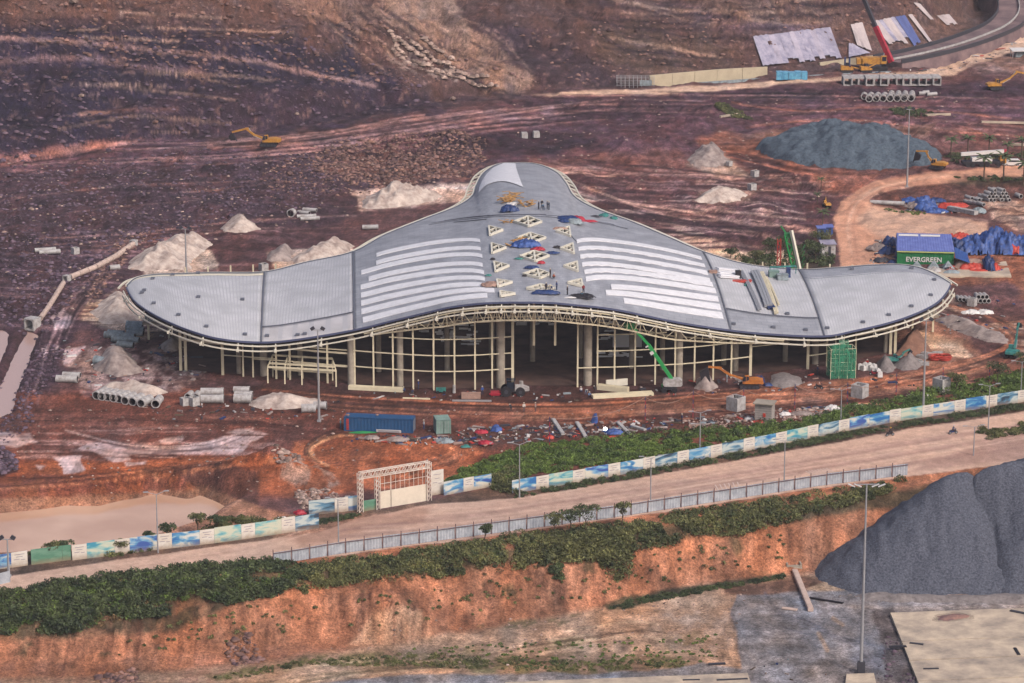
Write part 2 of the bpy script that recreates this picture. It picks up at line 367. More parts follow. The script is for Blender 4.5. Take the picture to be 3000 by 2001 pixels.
# pale trampled sand by the heaps
paint([(1040, 560), (1180, 545), (1390, 535), (1380, 590), (1240, 600), (1060, 620)], (202, 172, 158), 14, 14, .85)
paint([(1640, 545), (1700, 560), (1760, 585), (1700, 590)], (196, 168, 156), 14, 12, .7)
paint([(410, 760), (560, 700), (620, 740), (640, 790), (420, 810)], (206, 180, 164), 14, 10, .9)
paint([(780, 740), (1020, 720), (1060, 760), (820, 790)], (206, 180, 164), 14, 10, .85)
paint([(260, 880), (360, 840), (410, 900), (520, 960), (430, 1000), (330, 970), (240, 940)], (202, 172, 150), 18, 18, .85, patches(-.6, .1))
paint([(190, 1040), (260, 1010), (520, 1020), (600, 1110), (500, 1160), (280, 1160), (200, 1100)], (164, 140, 136), 24, 20, .75, patches(-.5, .2, fine))
paint([(2010, 480), (2080, 420), (2150, 470), (2200, 520), (2100, 520)], (176, 152, 140), 18, 12, .8)
paint([(2060, 600), (2040, 560), (2140, 545), (2220, 560), (2190, 590)], (172, 140, 126), 16, 12, .7)
# left trench track
paint([(380, 720), (330, 780), (230, 900), (190, 950), (150, 1000), (130, 1000), (170, 930), (230, 830), (330, 740)], (150, 120, 124), 10, 10, .55, patches(-.2, .3, fine))
for P in ([(150, 930), (190, 900), (212, 925), (200, 960), (160, 965)], [(190, 1020), (250, 1012), (220, 1060), (185, 1070)], [(120, 1020), (140, 1010), (130, 1055)], [(160, 1010), (178, 1012), (165, 1040)],
          [(240, 1145), (275, 1148), (280, 1165), (245, 1165)], [(70, 1170), (90, 1150), (85, 1190), (66, 1200)], [(100, 1180), (120, 1150), (110, 1195)]):
    paint(P, (188, 164, 166), 5, 8, .9, wet=.8)  # puddles, the sky's reflection painted in as a pale tone
# --- ground in front of the building
paint([(-900, 1180), (200, 1150), (800, 1130), (2000, 1160), (2500, 1110), (3900, 950), (3900, 1130), (2700, 1210), (1900, 1350), (1300, 1440), (0, 1480), (-900, 1500)], (136, 82, 68), 30, 20, .95)
paint([(700, 1120), (2100, 1110), (2500, 1080), (2500, 1130), (1800, 1190), (1000, 1210), (600, 1180)], (100, 66, 64), 24, 16, .85)
paint([(1480, 1200), (2400, 1140), (2800, 1110), (2960, 1060), (2990, 1000), (2880, 960), (2960, 930), (3300, 960), (3300, 1060), (2780, 1150), (2200, 1190), (1500, 1240)], (160, 110, 92), 20, 16, .75, patches(-.9, .2))
paint([(2600, 880), (2720, 900), (2860, 1010), (2900, 1080), (2840, 1100), (2700, 1090), (2640, 1000)], (164, 118, 98), 24, 20, .8)
paint([(2700, 960), (2820, 1000), (2840, 1050), (2780, 1070), (2700, 1060), (2680, 990)], (204, 170, 146), 18, 18, .85, patches(-.5, .1))
paint([(2660, 920), (2800, 930), (2950, 990), (3000, 1060), (3100, 1040), (2960, 930), (2800, 880)], (168, 150, 138), 24, 20, .7, patches(-.4, .2))
paint([(2060, 1150), (2500, 1120), (2700, 1090), (3000, 1040), (3100, 1040), (2700, 1120), (2100, 1175)], (196, 140, 112), 8, 8, .55, patches(-.2, .3))
paint([(1900, 1200), (2600, 1140), (2900, 1110), (2900, 1135), (2500, 1185), (1900, 1240)], (104, 74, 72), 16, 12, .7)
paint([(1050, 1290), (1300, 1260), (2000, 1240), (2200, 1215), (2200, 1250), (1700, 1280), (1300, 1350), (1080, 1330)], (92, 68, 64), 20, 16, .8, patches(-.5, .2, fine))
paint([(2440, 1210), (2600, 1195), (2700, 1190), (2600, 1170), (2350, 1200)], (196, 156, 132), 8, 8, .6, patches(-.1, .3))
paint([(-900, 1240), (500, 1200), (900, 1230), (1050, 1290), (900, 1330), (400, 1330), (-900, 1300)], (136, 88, 80), 24, 20, .6)
paint([(850, 1290), (1300, 1280), (1420, 1330), (1400, 1400), (1250, 1440), (1100, 1440), (1000, 1400), (860, 1330)], (186, 112, 80), 24, 20, .85)
paint([(860, 1260), (1060, 1260), (1040, 1380), (900, 1360)], (120, 76, 66), 8, 14, .6, patches(.0, .3, fine))
paint([(-900, 1370), (300, 1350), (700, 1330), (880, 1330), (1000, 1380), (1060, 1440), (900, 1460), (600, 1440), (-900, 1490)], (176, 102, 70), 16, 16, .9)
paint([(-900, 1395), (300, 1390), (620, 1405), (560, 1440), (200, 1465), (-900, 1490)], (126, 72, 60), 14, 12, .8, patches(-.5, .2, fine))
paint([(500, 1380), (620, 1350), (760, 1380), (760, 1480), (690, 1500), (560, 1430)], (110, 74, 68), 18, 16, .8)
paint([(820, 1340), (900, 1330), (990, 1420), (900, 1460), (820, 1400)], (150, 128, 116), 14, 14, .7, patches(-.1, .3, fine))
paint([(-900, 1480), (350, 1450), (600, 1430), (760, 1480), (900, 1520), (500, 1620), (0, 1660), (-900, 1700)], (172, 124, 98), 14, 10, .8)
paint([(-900, 1310), (-20, 1300), (60, 1345), (60, 1380), (-20, 1400), (-900, 1420)], (62, 50, 66), 14, 12, .8)
for P in ([(-400, 1260), (0, 1262), (90, 1275), (110, 1290), (60, 1310), (0, 1305), (-400, 1300)], [(250, 1300), (560, 1310), (700, 1260), (790, 1275), (700, 1320), (560, 1330), (300, 1330), (210, 1320)],
          [(160, 1345), (230, 1340), (250, 1380), (180, 1385)], [(110, 1365), (140, 1368), (120, 1380)], [(370, 1350), (430, 1348), (420, 1358), (380, 1360)], [(300, 1335), (380, 1325), (400, 1345), (330, 1350)],
          [(480, 1283), (535, 1276), (530, 1290), (490, 1292)], [(600, 1050), (640, 1030), (640, 1045), (610, 1060)]):
    paint(P, (192, 164, 160), 6, 18, .95, patches(-.75, -.25), wet=.85)  # more puddles with pale sky reflection put into their colour
paint([(60, 1260), (800, 1250), (800, 1345), (60, 1345)], (176, 140, 134), 10, 10, .6, patches(.1, .35))
# --- right hand dirt roads and yards
paint([(3900, 440), (2990, 482), (2720, 505), (2560, 530), (2470, 585), (2440, 640), (2452, 700), (2460, 800), (2620, 820), (2640, 740), (2900, 705), (2890, 652), (2760, 628), (2640, 616), (2560, 600), (2545, 580), (2580, 560), (2680, 545), (2990, 518), (3900, 470)], (206, 156, 132), 8, 7, 1.0, smo=.9)
paint([(2560, 600), (2640, 616), (2760, 628), (2890, 652), (2900, 700), (2640, 730), (2500, 640)], (196, 164, 146), 30, 14, .8, smo=.9)
paint([(2545, 580), (2580, 560), (2680, 545), (2990, 518), (3900, 470), (3900, 640), (2990, 600), (2890, 640), (2760, 628), (2640, 616), (2560, 600)], (128, 86, 78), 8, 8, .95)
paint([(2880, 590), (3000, 590), (3400, 600), (3400, 660), (3000, 680), (2900, 640)], (190, 156, 138), 14, 14, .8, patches(-.5, .2))
paint([(2770, 525), (3000, 516), (3400, 500), (3400, 530), (2900, 545), (2790, 540)], (96, 82, 66), 14, 12, .8)
paint([(2760, 735), (2990, 735), (3400, 740), (3400, 900), (3000, 880), (2960, 820), (2900, 830), (2760, 830)], (160, 104, 82), 14, 14, .9)
paint([(1900, 262), (2200, 242), (2360, 230), (2700, 208), (2800, 170), (2900, 130), (3000, 88), (3400, 20), (3400, 80), (3000, 140), (2860, 190), (2800, 218), (2700, 226), (2400, 238), (2230, 256), (1980, 276), (1560, 280), (1700, 268)], (208, 176, 156), 8, 8, .95, smo=.7)
paint([(2820, 200), (3000, 140), (3400, 80), (3400, 240), (2900, 215)], (160, 130, 122), 24, 20, .7)
# --- road and verges
ROADN = [(-900, 1780), (0, 1692), (300, 1646), (400, 1634), (700, 1592), (935, 1558), (1050, 1520), (1260, 1478), (1520, 1458), (1700, 1430), (2150, 1352), (2600, 1268), (3000, 1205), (3900, 1060)]
ROADS = [(3900, 1240), (3000, 1355), (2650, 1398), (2300, 1445), (2000, 1492), (1500, 1562), (1000, 1628), (700, 1655), (300, 1702), (0, 1735), (-900, 1810)]
paint([(-900, 1640), (0, 1630), (470, 1600), (935, 1520), (900, 1490), (1050, 1470), (1060, 1500), (1250, 1470), (1440, 1430), (1900, 1345), (2300, 1280), (3000, 1150), (3900, 980)] + ROADN[::-1][:1] + ROADN[::-1][1:], (116, 92, 80), 8, 6, 1.0)
paint(ROADN + ROADS, (212, 178, 160), 4, 4, 1.0, smo=1)
paint([(800, 1560), (1050, 1510), (1250, 1490), (1250, 1530), (900, 1600)], (176, 134, 116), 30, 14, .7)
for off, a_, c_ in ((34, .5, (160, 124, 118)), (62, .5, (150, 116, 114)), (96, .55, (158, 124, 116)), (14, .3, (206, 168, 148)), (80, .4, (210, 172, 152))):
    paint([(1000, 1530 + off * .75), (1500, 1462 + off), (2150, 1356 + off), (2600, 1275 + off), (3000, 1212 + off), (3900, 1080 + off)], c_, 10, 5, a_, line=5)
paint([(3900, 1240), (3000, 1345), (2650, 1385), (2900, 1290), (3000, 1270), (3900, 1160)], (172, 138, 128), 14, 8, .7)
# --- embankment and lower yard
paint(ROADS[::-1] + [(3900, 2600), (-900, 2600)], (172, 114, 86), 4, 4, 1.0)
paint([(-900, 1790), (0, 1740), (700, 1672), (1000, 1655), (1500, 1602), (2000, 1530), (2650, 1430), (3900, 1290), (3900, 1330), (2500, 1500), (2000, 1580), (1600, 1640), (1000, 1700), (800, 1720), (500, 1850), (0, 1880), (-900, 1900)], (88, 80, 62), 20, 16, .9)
paint([(-900, 2050), (0, 1990), (400, 1975), (760, 1940), (1100, 1890), (1500, 1828), (1700, 1795), (1850, 1762), (2000, 1722), (2380, 1680), (3900, 1560), (3900, 2600), (-900, 2600)], (182, 146, 122), 24, 12, 1.0)
paint([(-900, 1850), (700, 1750), (1300, 1720), (2400, 1540), (2400, 1680), (1500, 1830), (700, 1930), (-900, 2000)], (180, 126, 100), 20, 14, .5, patches(-.1, .5, fbm(GX / 2.2, GY / 3, 4, 21)))
paint([(-900, 1850), (700, 1750), (1300, 1720), (2400, 1540), (2400, 1680), (1500, 1830), (700, 1930), (-900, 2000)], (130, 84, 66), 20, 14, .35, patches(.05, .5, fbm(GX / 1.6 + 5, GY / 4, 4, 26)))
paint([(-900, 1850), (700, 1750), (1300, 1720), (2400, 1540), (2400, 1680), (1500, 1830), (700, 1930), (-900, 2000)], (112, 70, 56), 20, 14, .3, patches(.2, .6, fbm(GX / .9 + .5 * wx, GY / 14, 2, 29)))
paint([(-900, 1850), (700, 1700), (1300, 1700), (2400, 1500), (2400, 1660), (1500, 1790), (700, 1890), (-900, 2000)], (84, 80, 56), 20, 20, .7, patches(.35, .6, fbm(GX / 4, GY / 3, 4, 36)))
paint([(-900, 1980), (300, 1930), (760, 1900), (1100, 1890), (1200, 1860), (700, 1990), (0, 2100), (-900, 2200)], (128, 88, 74), 24, 20, .6, patches(-.3, .3, fine))
paint([(1020, 1890), (1090, 1800), (1170, 1770), (1240, 1790), (1270, 1850), (1240, 1890)], (214, 164, 132), 20, 14, .95, patches(-.8, .3, fbm(GX / .8, GY / 9, 2, 27)))
paint([(1770, 1775), (1830, 1745), (1900, 1735), (2060, 1715), (2300, 1680), (2300, 1690), (2050, 1735), (1900, 1760), (1860, 1780), (1790, 1790)], (72, 74, 56), 10, 10, .85)
paint([(1300, 1830), (1500, 1822), (1700, 1805), (1650, 1830), (1400, 1850)], (96, 92, 64), 10, 14, .7, patches(-.2, .2, fine))
paint([(600, 1985), (900, 1925), (1250, 1905), (1600, 1935), (2000, 1925), (2030, 1950), (1700, 1985), (1250, 1960), (900, 1950), (640, 2001)], (104, 100, 62), 16, 16, .8, patches(-.4, .2, fine))
paint([(1100, 1900), (1900, 1860), (2120, 1850), (2080, 1940), (1600, 1960), (1100, 1930)], (116, 108, 70), 14, 16, .7, patches(.05, .35, blotch))
paint([(1900, 1790), (2150, 1780), (2130, 1940), (1950, 1900)], (150, 128, 116), 20, 18, .6, patches(-.2, .3, fine))
paint([(2120, 1720), (2340, 1690), (2440, 1700), (2500, 1740), (2300, 1760), (2120, 1745)], (110, 76, 66), 14, 14, .8)
paint([(2360, 1730), (2420, 1700), (2500, 1735), (2380, 1738)], (196, 166, 140), 8, 8, .8)
paint([(2160, 1745), (2500, 1730), (2950, 1745), (3900, 1720), (3900, 2600), (600, 2600), (800, 2010), (1100, 1985), (1400, 1975), (1900, 1970), (2060, 1940), (2180, 1960), (2160, 1870), (2140, 1800)], (140, 136, 142), 8, 10, 1.0)
paint([(2450, 1780), (3900, 1740), (3900, 1800), (2620, 1792)], (150, 138, 134), 14, 10, .6)
paint([(2130, 1760), (2165, 1750), (2150, 1850), (2180, 1900), (2190, 1945), (2160, 1900), (2140, 1850)], (86, 76, 76), 14, 16, .6, patches(-.3, .2, fine))  # broken shadow band painted down the gravel's left edge
paint([(2200, 1800), (2520, 1790), (2600, 1900), (2560, 2001), (2200, 2001)], (108, 108, 124), 20, 18, .5, patches(0, .4, blotch))
paint([(2560, 1790), (2620, 1780), (2640, 1880), (2700, 2001), (2600, 2001)], (88, 76, 76), 14, 12, .7)  # shadow beside the big slab's left edge, painted on the ground
paint([(2440, 1810), (2470, 1830)], (176, 150, 132), 6, 4, .8, line=5)
paint([(2396, 1855), (2425, 1905)], (180, 152, 132), 6, 4, .8, line=6)

# wheel ruts and haul lines, also ledge shadows painted on the hill
def rut_ledge_lines(P, n, spread, wd, cols, a, seed, wob=5):
    rs = np.random.RandomState(seed); P = np.array(P, float); t = np.linspace(0, len(P) - 1.001, 10 * len(P)); Q = catm(P, t)
    d = np.gradient(Q, axis=0); nn = np.stack([-d[:, 1], d[:, 0]], 1); nn /= np.linalg.norm(nn, axis=1, keepdims=True)
    for k in range(n):
        off = spread * (2 * rs.rand() - 1) + wob * np.interp(t, np.linspace(0, len(P), 7), rs.randn(7)); i0 = rs.randint(0, len(Q) // 2); i1 = rs.randint(len(Q) // 2, len(Q)) 
        R_ = (Q + nn * off[:, None])[i0:i1]
        if len(R_) > 3: paint(R_[::2], cols[k % len(cols)], 3.5, 2, a * (.5 + .5 * rs.rand()), line=wd * (.6 + .8 * rs.rand()))
def catm(P, t):
    n = len(P); i = np.clip(t.astype(int), 0, n - 2); f = (t - i)[:, None]; g_ = lambda k: P[np.clip(k, 0, n - 1)]
    p0, p1, p2, p3 = g_(i - 1), g_(i), g_(i + 1), g_(i + 2); return .5 * (2 * p1 + (p2 - p0) * f + (2 * p0 - 5 * p1 + 4 * p2 - p3) * f ** 2 + (3 * p1 - p0 - 3 * p2 + p3) * f ** 3)
LT, DK, OR, DO = (176, 136, 132), (60, 42, 56), (200, 132, 104), (92, 52, 44)
rut_ledge_lines([(-100, 500), (300, 462), (600, 452), (900, 430), (1200, 385), (1500, 345), (1800, 315), (2100, 320)], 26, 34, 2.2, [LT, DK, LT], .7, 1, 6)
rut_ledge_lines([(-100, 480), (150, 452), (330, 420), (460, 402)], 8, 14, 3, [(184, 128, 116), DK], .7, 2, 3)
rut_ledge_lines([(0, 610), (400, 560), (800, 540), (1100, 480)], 9, 40, 2, [LT, DK], .5, 3, 8)
rut_ledge_lines([(-60, 720), (300, 700), (700, 660), (1080, 640)], 12, 30, 2, [LT, DK], .6, 4, 6)
rut_ledge_lines([(1500, 290), (1900, 290), (2300, 290), (3100, 300)], 16, 34, 2, [DK, LT, DK], .6, 5, 5)
rut_ledge_lines([(1560, 480), (1800, 540), (2100, 560), (2460, 600)], 18, 60, 2.4, [LT, DK, LT], .6, 6, 8)
rut_ledge_lines([(1640, 560), (1900, 640), (2200, 680), (2420, 700)], 16, 50, 2.4, [(200, 164, 150), DK, LT], .65, 7, 8)
rut_ledge_lines([(2030, 420), (2200, 462), (2360, 498), (2560, 515), (2700, 500)], 8, 14, 2.6, [(190, 124, 104), DO], .8, 8, 3)
rut_ledge_lines([(2150, 370), (2500, 350), (2800, 380), (3100, 400)], 12, 40, 2.2, [OR, DO, LT], .45, 9, 8)
rut_ledge_lines([(380, 725), (300, 800), (215, 900), (165, 1010), (120, 1120), (80, 1230)], 11, 24, 2.6, [(170, 140, 142), DK, DK], .7, 10, 4)
rut_ledge_lines([(430, 1110), (800, 1160), (1200, 1190), (1700, 1200), (2150, 1165), (2600, 1120), (2880, 1060), (2975, 1000), (2900, 940), (2740, 890), (2650, 860)], 24, 22, 2.4, [OR, DO, (184, 124, 98)], .65, 11, 5)
rut_ledge_lines([(1000, 1220), (1500, 1235), (2000, 1215), (2500, 1165), (2900, 1120), (3100, 1080)], 14, 16, 2.2, [(190, 136, 112), DO], .6, 12, 4)
rut_ledge_lines([(-100, 1432), (300, 1405), (600, 1370), (900, 1330)], 12, 18, 2.4, [(214, 140, 104), DO, DO], .7, 13, 4)
rut_ledge_lines([(1060, 1262), (960, 1275), (900, 1310), (920, 1350), (1010, 1395)], 9, 18, 3.2, [(216, 160, 124), (84, 52, 46)], .8, 14, 3)
rut_ledge_lines([(1140, 1400), (1260, 1360), (1330, 1330), (1290, 1300)], 8, 20, 3, [(210, 136, 104), DO], .7, 15, 3)
rut_ledge_lines([(180, 1275), (400, 1318), (600, 1316), (800, 1262)], 14, 20, 2.2, [(204, 176, 170), (100, 62, 58)], .7, 16, 4)
rut_ledge_lines([(0, 1240), (400, 1225), (800, 1240), (1000, 1280)], 12, 24, 2.4, [DO, (160, 108, 92)], .6, 17, 6)
rut_ledge_lines([(1060, 1530), (1500, 1500), (2150, 1395), (2600, 1325), (3000, 1260), (3500, 1170)], 26, 44, 2.0, [(170, 132, 122), (222, 188, 170)], .5, 18, 3)
rut_ledge_lines([(1000, 1525), (700, 1612), (400, 1652), (0, 1712)], 5, 8, 2, [(170, 132, 122), (222, 188, 170)], .5, 19, 2)
rut_ledge_lines([(2990, 498), (2700, 522), (2540, 565), (2480, 650), (2500, 780)], 14, 24, 3, [(186, 136, 116), (222, 180, 158)], .5, 20, 4)
for q_, (P_, n_, sp_) in enumerate([([(-50, 250), (300, 235), (700, 270), (1050, 320)], 12, 40), ([(-50, 60), (400, 60), (900, 110)], 12, 50), ([(0, 380), (300, 350), (600, 350), (800, 370)], 10, 40), ([(1340, 60), (1480, 140), (1640, 255)], 10, 50), ([(1650, 10), (1950, 60), (2250, 60), (2500, 50)], 18, 60), ([(1750, 120), (1950, 170), (2200, 200)], 8, 40), ([(1060, 0), (1200, 90), (1400, 200), (1540, 262)], 14, 50), ([(900, 0), (1020, 90), (1150, 190)], 10, 60), ([(2150, 10), (2400, 30), (2650, 30)], 8, 30)]):
    rut_ledge_lines(P_, n_, sp_, 3.4, [(56, 42, 58), (60, 46, 60), (180, 148, 132)], .65, 60 + q_, 12)  # hill ledges: their shadows painted as broken dark lines, with pale ones between
rut_ledge_lines([(1300, 1950), (1600, 1890), (1850, 1850), (1960, 1880)], 10, 30, 2.4, [(206, 176, 148), (110, 84, 70)], .6, 21, 6)
rut_ledge_lines([(650, 2010), (1000, 1960), (1400, 1930), (1800, 1900)], 10, 24, 2.6, [(200, 170, 142), (104, 92, 66)], .6, 22, 6)
rut_ledge_lines([(2200, 1800), (2300, 1860), (2420, 1900), (2560, 1960)], 10, 60, 2.6, [(160, 156, 166), (96, 98, 116)], .6, 23, 10)
# overall break-up: damp dark clods and dry pale crumbs
amp = .66 * (1 - .86 * SMO)
grit = _rs.rand(*GX.shape) - .5
lum = C.mean(-1, keepdims=True); C *= np.clip(lum / .2, .3, 1.3) ** np.where(GY > 500, .55, .3)[..., None]; lum = C.mean(-1, keepdims=True); C = np.clip(lum + (C - lum) * np.where(GY > 500, 1.08, .98)[..., None], .006, .8)
C *= np.exp(amp * (fine * .95 + blotch * .45 + streak * .55 + grit * np.where((GY > 745) | (GY < 500), .12, 1.0)))[..., None]
C *= 1 + (amp * .35)[..., None] * np.stack([wx, wx * 0, -wx], -1)
C = np.clip(C, .008, .8)
nr, nc = GX.shape
me = bpy.data.meshes.new('ground')
co = np.stack([GX, GY, GZ], -1).reshape(-1, 3).astype(np.float32)
idx = np.arange(nr * nc).reshape(nr, nc)
fa = np.stack([idx[:-1, :-1], idx[:-1, 1:], idx[1:, 1:], idx[1:, :-1]], -1).reshape(-1, 4)
me.vertices.add(len(co)); me.vertices.foreach_set('co', co.ravel())
me.loops.add(fa.size); me.loops.foreach_set('vertex_index', fa.ravel().astype(np.int32))
me.polygons.add(len(fa)); me.polygons.foreach_set('loop_start', np.arange(0, fa.size, 4, dtype=np.int32))
me.polygons.foreach_set('use_smooth', np.ones(len(fa), bool))
me.update(calc_edges=True)
ca = me.color_attributes.new('soil', 'FLOAT_COLOR', 'POINT')
ca.data.foreach_set('color', np.concatenate([C.reshape(-1, 3), WET.reshape(-1, 1)], 1).astype(np.float32).ravel())
sa = me.attributes.new('smooth', 'FLOAT', 'POINT'); sa.data.foreach_set('value', SMO.astype(np.float32).ravel())
mg, t, b = new_mat('soil'); N = t.nodes; L = t.links
at_ = N.new('ShaderNodeVertexColor'); at_.layer_name = 'soil'
tc = N.new('ShaderNodeTexCoord')
n1 = N.new('ShaderNodeTexNoise'); n1.inputs['Scale'].default_value = 3.2; n1.inputs['Detail'].default_value = 7; n1.inputs['Roughness'].default_value = .75
L.new(tc.outputs['Object'], n1.inputs['Vector'])
n2 = N.new('ShaderNodeTexNoise'); n2.inputs['Scale'].default_value = .5; n2.inputs['Detail'].default_value = 4
L.new(tc.outputs['Object'], n2.inputs['Vector'])
mr = N.new('ShaderNodeMapRange'); mr.inputs['From Min'].default_value = .34; mr.inputs['From Max'].default_value = .66; mr.inputs['To Min'].default_value = .42; mr.inputs['To Max'].default_value = 1.62
L.new(n1.outputs['Fac'], mr.inputs['Value'])
mr2 = N.new('ShaderNodeMapRange'); mr2.inputs['From Min'].default_value = .3; mr2.inputs['From Max'].default_value = .7; mr2.inputs['To Min'].default_value = .86; mr2.inputs['To Max'].default_value = 1.14
L.new(n2.outputs['Fac'], mr2.inputs['Value'])
n4 = N.new('ShaderNodeTexNoise'); n4.inputs['Scale'].default_value = 1.15; n4.inputs['Detail'].default_value = 5; n4.inputs['Roughness'].default_value = .8; n4.inputs['Distortion'].default_value = .4
L.new(tc.outputs['Object'], n4.inputs['Vector']); mr4 = N.new('ShaderNodeMapRange'); mr4.inputs['From Min'].default_value = .36; mr4.inputs['From Max'].default_value = .64; mr4.inputs['To Min'].default_value = .62; mr4.inputs['To Max'].default_value = 1.38; L.new(n4.outputs['Fac'], mr4.inputs['Value'])
ml0 = N.new('ShaderNodeMath'); ml0.operation = 'MULTIPLY'; L.new(mr.outputs[0], ml0.inputs[0]); L.new(mr4.outputs[0], ml0.inputs[1])
sat_ = N.new('ShaderNodeAttribute'); sat_.attribute_name = 'smooth'; sk = N.new('ShaderNodeMath'); sk.operation = 'MULTIPLY'; sk.inputs[1].default_value = .75; L.new(sat_.outputs['Fac'], sk.inputs[0])
mxs_ = N.new('ShaderNodeMix'); mxs_.data_type = 'FLOAT'; L.new(sk.outputs[0], mxs_.inputs['Factor']); L.new(ml0.outputs[0], mxs_.inputs['A']); mxs_.inputs['B'].default_value = 1.0
ml = N.new('ShaderNodeMath'); ml.operation = 'MULTIPLY'; L.new(mxs_.outputs['Result'], ml.inputs[0]); L.new(mr2.outputs[0], ml.inputs[1])
wm = N.new('ShaderNodeMix'); wm.data_type = 'FLOAT'; L.new(at_.outputs['Alpha'], wm.inputs['Factor']); L.new(ml.outputs[0], wm.inputs['A']); wm.inputs['B'].default_value = 1.0
mx = N.new('ShaderNodeVectorMath'); mx.operation = 'SCALE'; L.new(at_.outputs['Color'], mx.inputs[0]); L.new(wm.outputs['Result'], mx.inputs['Scale'])
L.new(mx.outputs['Vector'], b.inputs['Base Color'])
ro = N.new('ShaderNodeMapRange'); ro.inputs['To Min'].default_value = .95; ro.inputs['To Max'].default_value = .30
L.new(at_.outputs['Alpha'], ro.inputs['Value']); L.new(ro.outputs[0], b.inputs['Roughness']); b.inputs['Specular IOR Level'].default_value = .25
bn = N.new('ShaderNodeBump'); bn.inputs['Distance'].default_value = .35
bs = N.new('ShaderNodeMapRange'); bs.inputs['To Min'].default_value = .8; bs.inputs['To Max'].default_value = .0
L.new(at_.outputs['Alpha'], bs.inputs['Value']); L.new(bs.outputs[0], bn.inputs['Strength'])
L.new(n1.outputs['Fac'], bn.inputs['Height']); L.new(bn.outputs['Normal'], b.inputs['Normal'])
me.materials.append(mg)
ground = link('ground', me); ground['kind'] = 'structure'
# water
def water(name, P, z, rgb, m=None):
    mb = MB(); mb.add([(x, y, 0) for x, y in P], [tuple(range(len(P)))])
    o = solo(name, mb, m, None, None, (0, 0, z), kind='structure'); return o
mw, t, b = new_mat('muddy_water'); nw = t.nodes.new('ShaderNodeTexNoise'); nw.inputs['Scale'].default_value = .09; nw.inputs['Detail'].default_value = 5; tcw = t.nodes.new('ShaderNodeTexCoord'); t.links.new(tcw.outputs['Object'], nw.inputs['Vector']); rw = t.nodes.new('ShaderNodeValToRGB'); rw.color_ramp.elements[0].position = .35; rw.color_ramp.elements[1].position = .65
rw.color_ramp.elements[0].color = (*alb(206, 164, 138), 1); rw.color_ramp.elements[1].color = (*alb(226, 186, 160), 1); t.links.new(nw.outputs['Fac'], rw.inputs['Fac']); t.links.new(rw.outputs['Color'], b.inputs['Base Color']); b.inputs['Roughness'].default_value = .1; b.inputs['Specular IOR Level'].default_value = .4
mw2, t, b = new_mat('grey_water'); b.inputs['Base Color'].default_value = (*alb(196, 164, 156), 1); b.inputs['Roughness'].default_value = .15; b.inputs['Specular IOR Level'].default_value = .3
def grow(P, k, cx, cy): return P
def offset(P, d):
    P = [Vector((x, y)) for x, y in P]; n = len(P); ar = sum(P[i].x * P[(i + 1) % n].y - P[(i + 1) % n].x * P[i].y for i in range(n)); s = 1 if ar > 0 else -1
    out = []
    for i in range(n):
        e = (P[(i + 1) % n] - P[i - 1]).normalized(); out.append((P[i].x + e.y * s * d, P[i].y - e.x * s * d))
    return out
water('pond_water', offset(POND, 3.0), -3.0, None, mw)
water('ditch_water', offset(CANAL, 1.2), -.8, None, mw2)
water('pool_water', offset(POOL2, 1.2), -.6, None, mw2)

# ------------------------------------------------------------------ scatter helpers
def inpoly_pts(P, n, seed=0, z=0.0):
    """n random ground points whose outline on the ground is P (pixel corners)"""
    W = np.array([tuple(at(px, py, z)[:2]) for px, py in P]); rs = np.random.RandomState(seed)
    lo, hi = W.min(0), W.max(0); out = np.zeros((0, 2))
    while len(out) < n:
        q = rs.rand(n * 3, 2) * (hi - lo) + lo; out = np.vstack([out, q[sdpoly(q[:, 0], q[:, 1], W) < 0]])
    return out[:n]
OCT_V = np.array([(1, 0, 0), (-1, 0, 0), (0, 1, 0), (0, -1, 0), (0, 0, 1), (0, 0, -1), (.6, .6, .6), (-.6, .55, .6), (.6, -.6, .55), (-.55, -.6, .6)], float)
OCT_F = np.array([(4, 6, 7), (4, 7, 9), (4, 9, 8), (4, 8, 6), (6, 0, 2), (6, 2, 7), (7, 2, 1), (7, 1, 9), (9, 1, 3), (9, 3, 8), (8, 3, 0), (8, 0, 6)])
def rocks(name, pts, smin, smax, m, flatz=.7, seed=0, power=3.0):
    rs = np.random.RandomState(seed); n = len(pts)
    s = smin + (smax - smin) * rs.rand(n) ** power; z = height(pts[:, 0], pts[:, 1])
    V_ = np.repeat(OCT_V[None], n, 0) * (1 + .3 * (rs.rand(n, 10, 1) - .5)) * (s[:, None, None] * np.stack([.7 + .6 * rs.rand(n), .7 + .6 * rs.rand(n), flatz * (.6 + .6 * rs.rand(n))], -1)[:, None, :])
    a = rs.rand(n) * 6.28; ca_, sa_ = np.cos(a)[:, None], np.sin(a)[:, None]
    X_ = V_[..., 0] * ca_ - V_[..., 1] * sa_ + pts[:, 0:1]; Y_ = V_[..., 0] * sa_ + V_[..., 1] * ca_ + pts[:, 1:2]; Z_ = V_[..., 2] + z[:, None] + s[:, None] * .12
    return np_mesh(name, np.stack([X_, Y_, Z_], -1).reshape(-1, 3), (OCT_F[None] + (np.arange(n) * 10)[:, None, None]).reshape(-1, 3), m)
def np_mesh(name, co, fa, m):
    me = bpy.data.meshes.new(name); k = fa.shape[1]
    me.vertices.add(len(co)); me.vertices.foreach_set('co', co.astype(np.float32).ravel())
    me.loops.add(fa.size); me.loops.foreach_set('vertex_index', fa.ravel().astype(np.int32))
    me.polygons.add(len(fa)); me.polygons.foreach_set('loop_start', np.arange(0, fa.size, k, dtype=np.int32))
    me.update(calc_edges=True); me.materials.append(m); return me
def stuff(name, me, label, cat):
    o = link(name, me); o['kind'] = 'stuff'; o['label'] = label; o['category'] = cat; return o
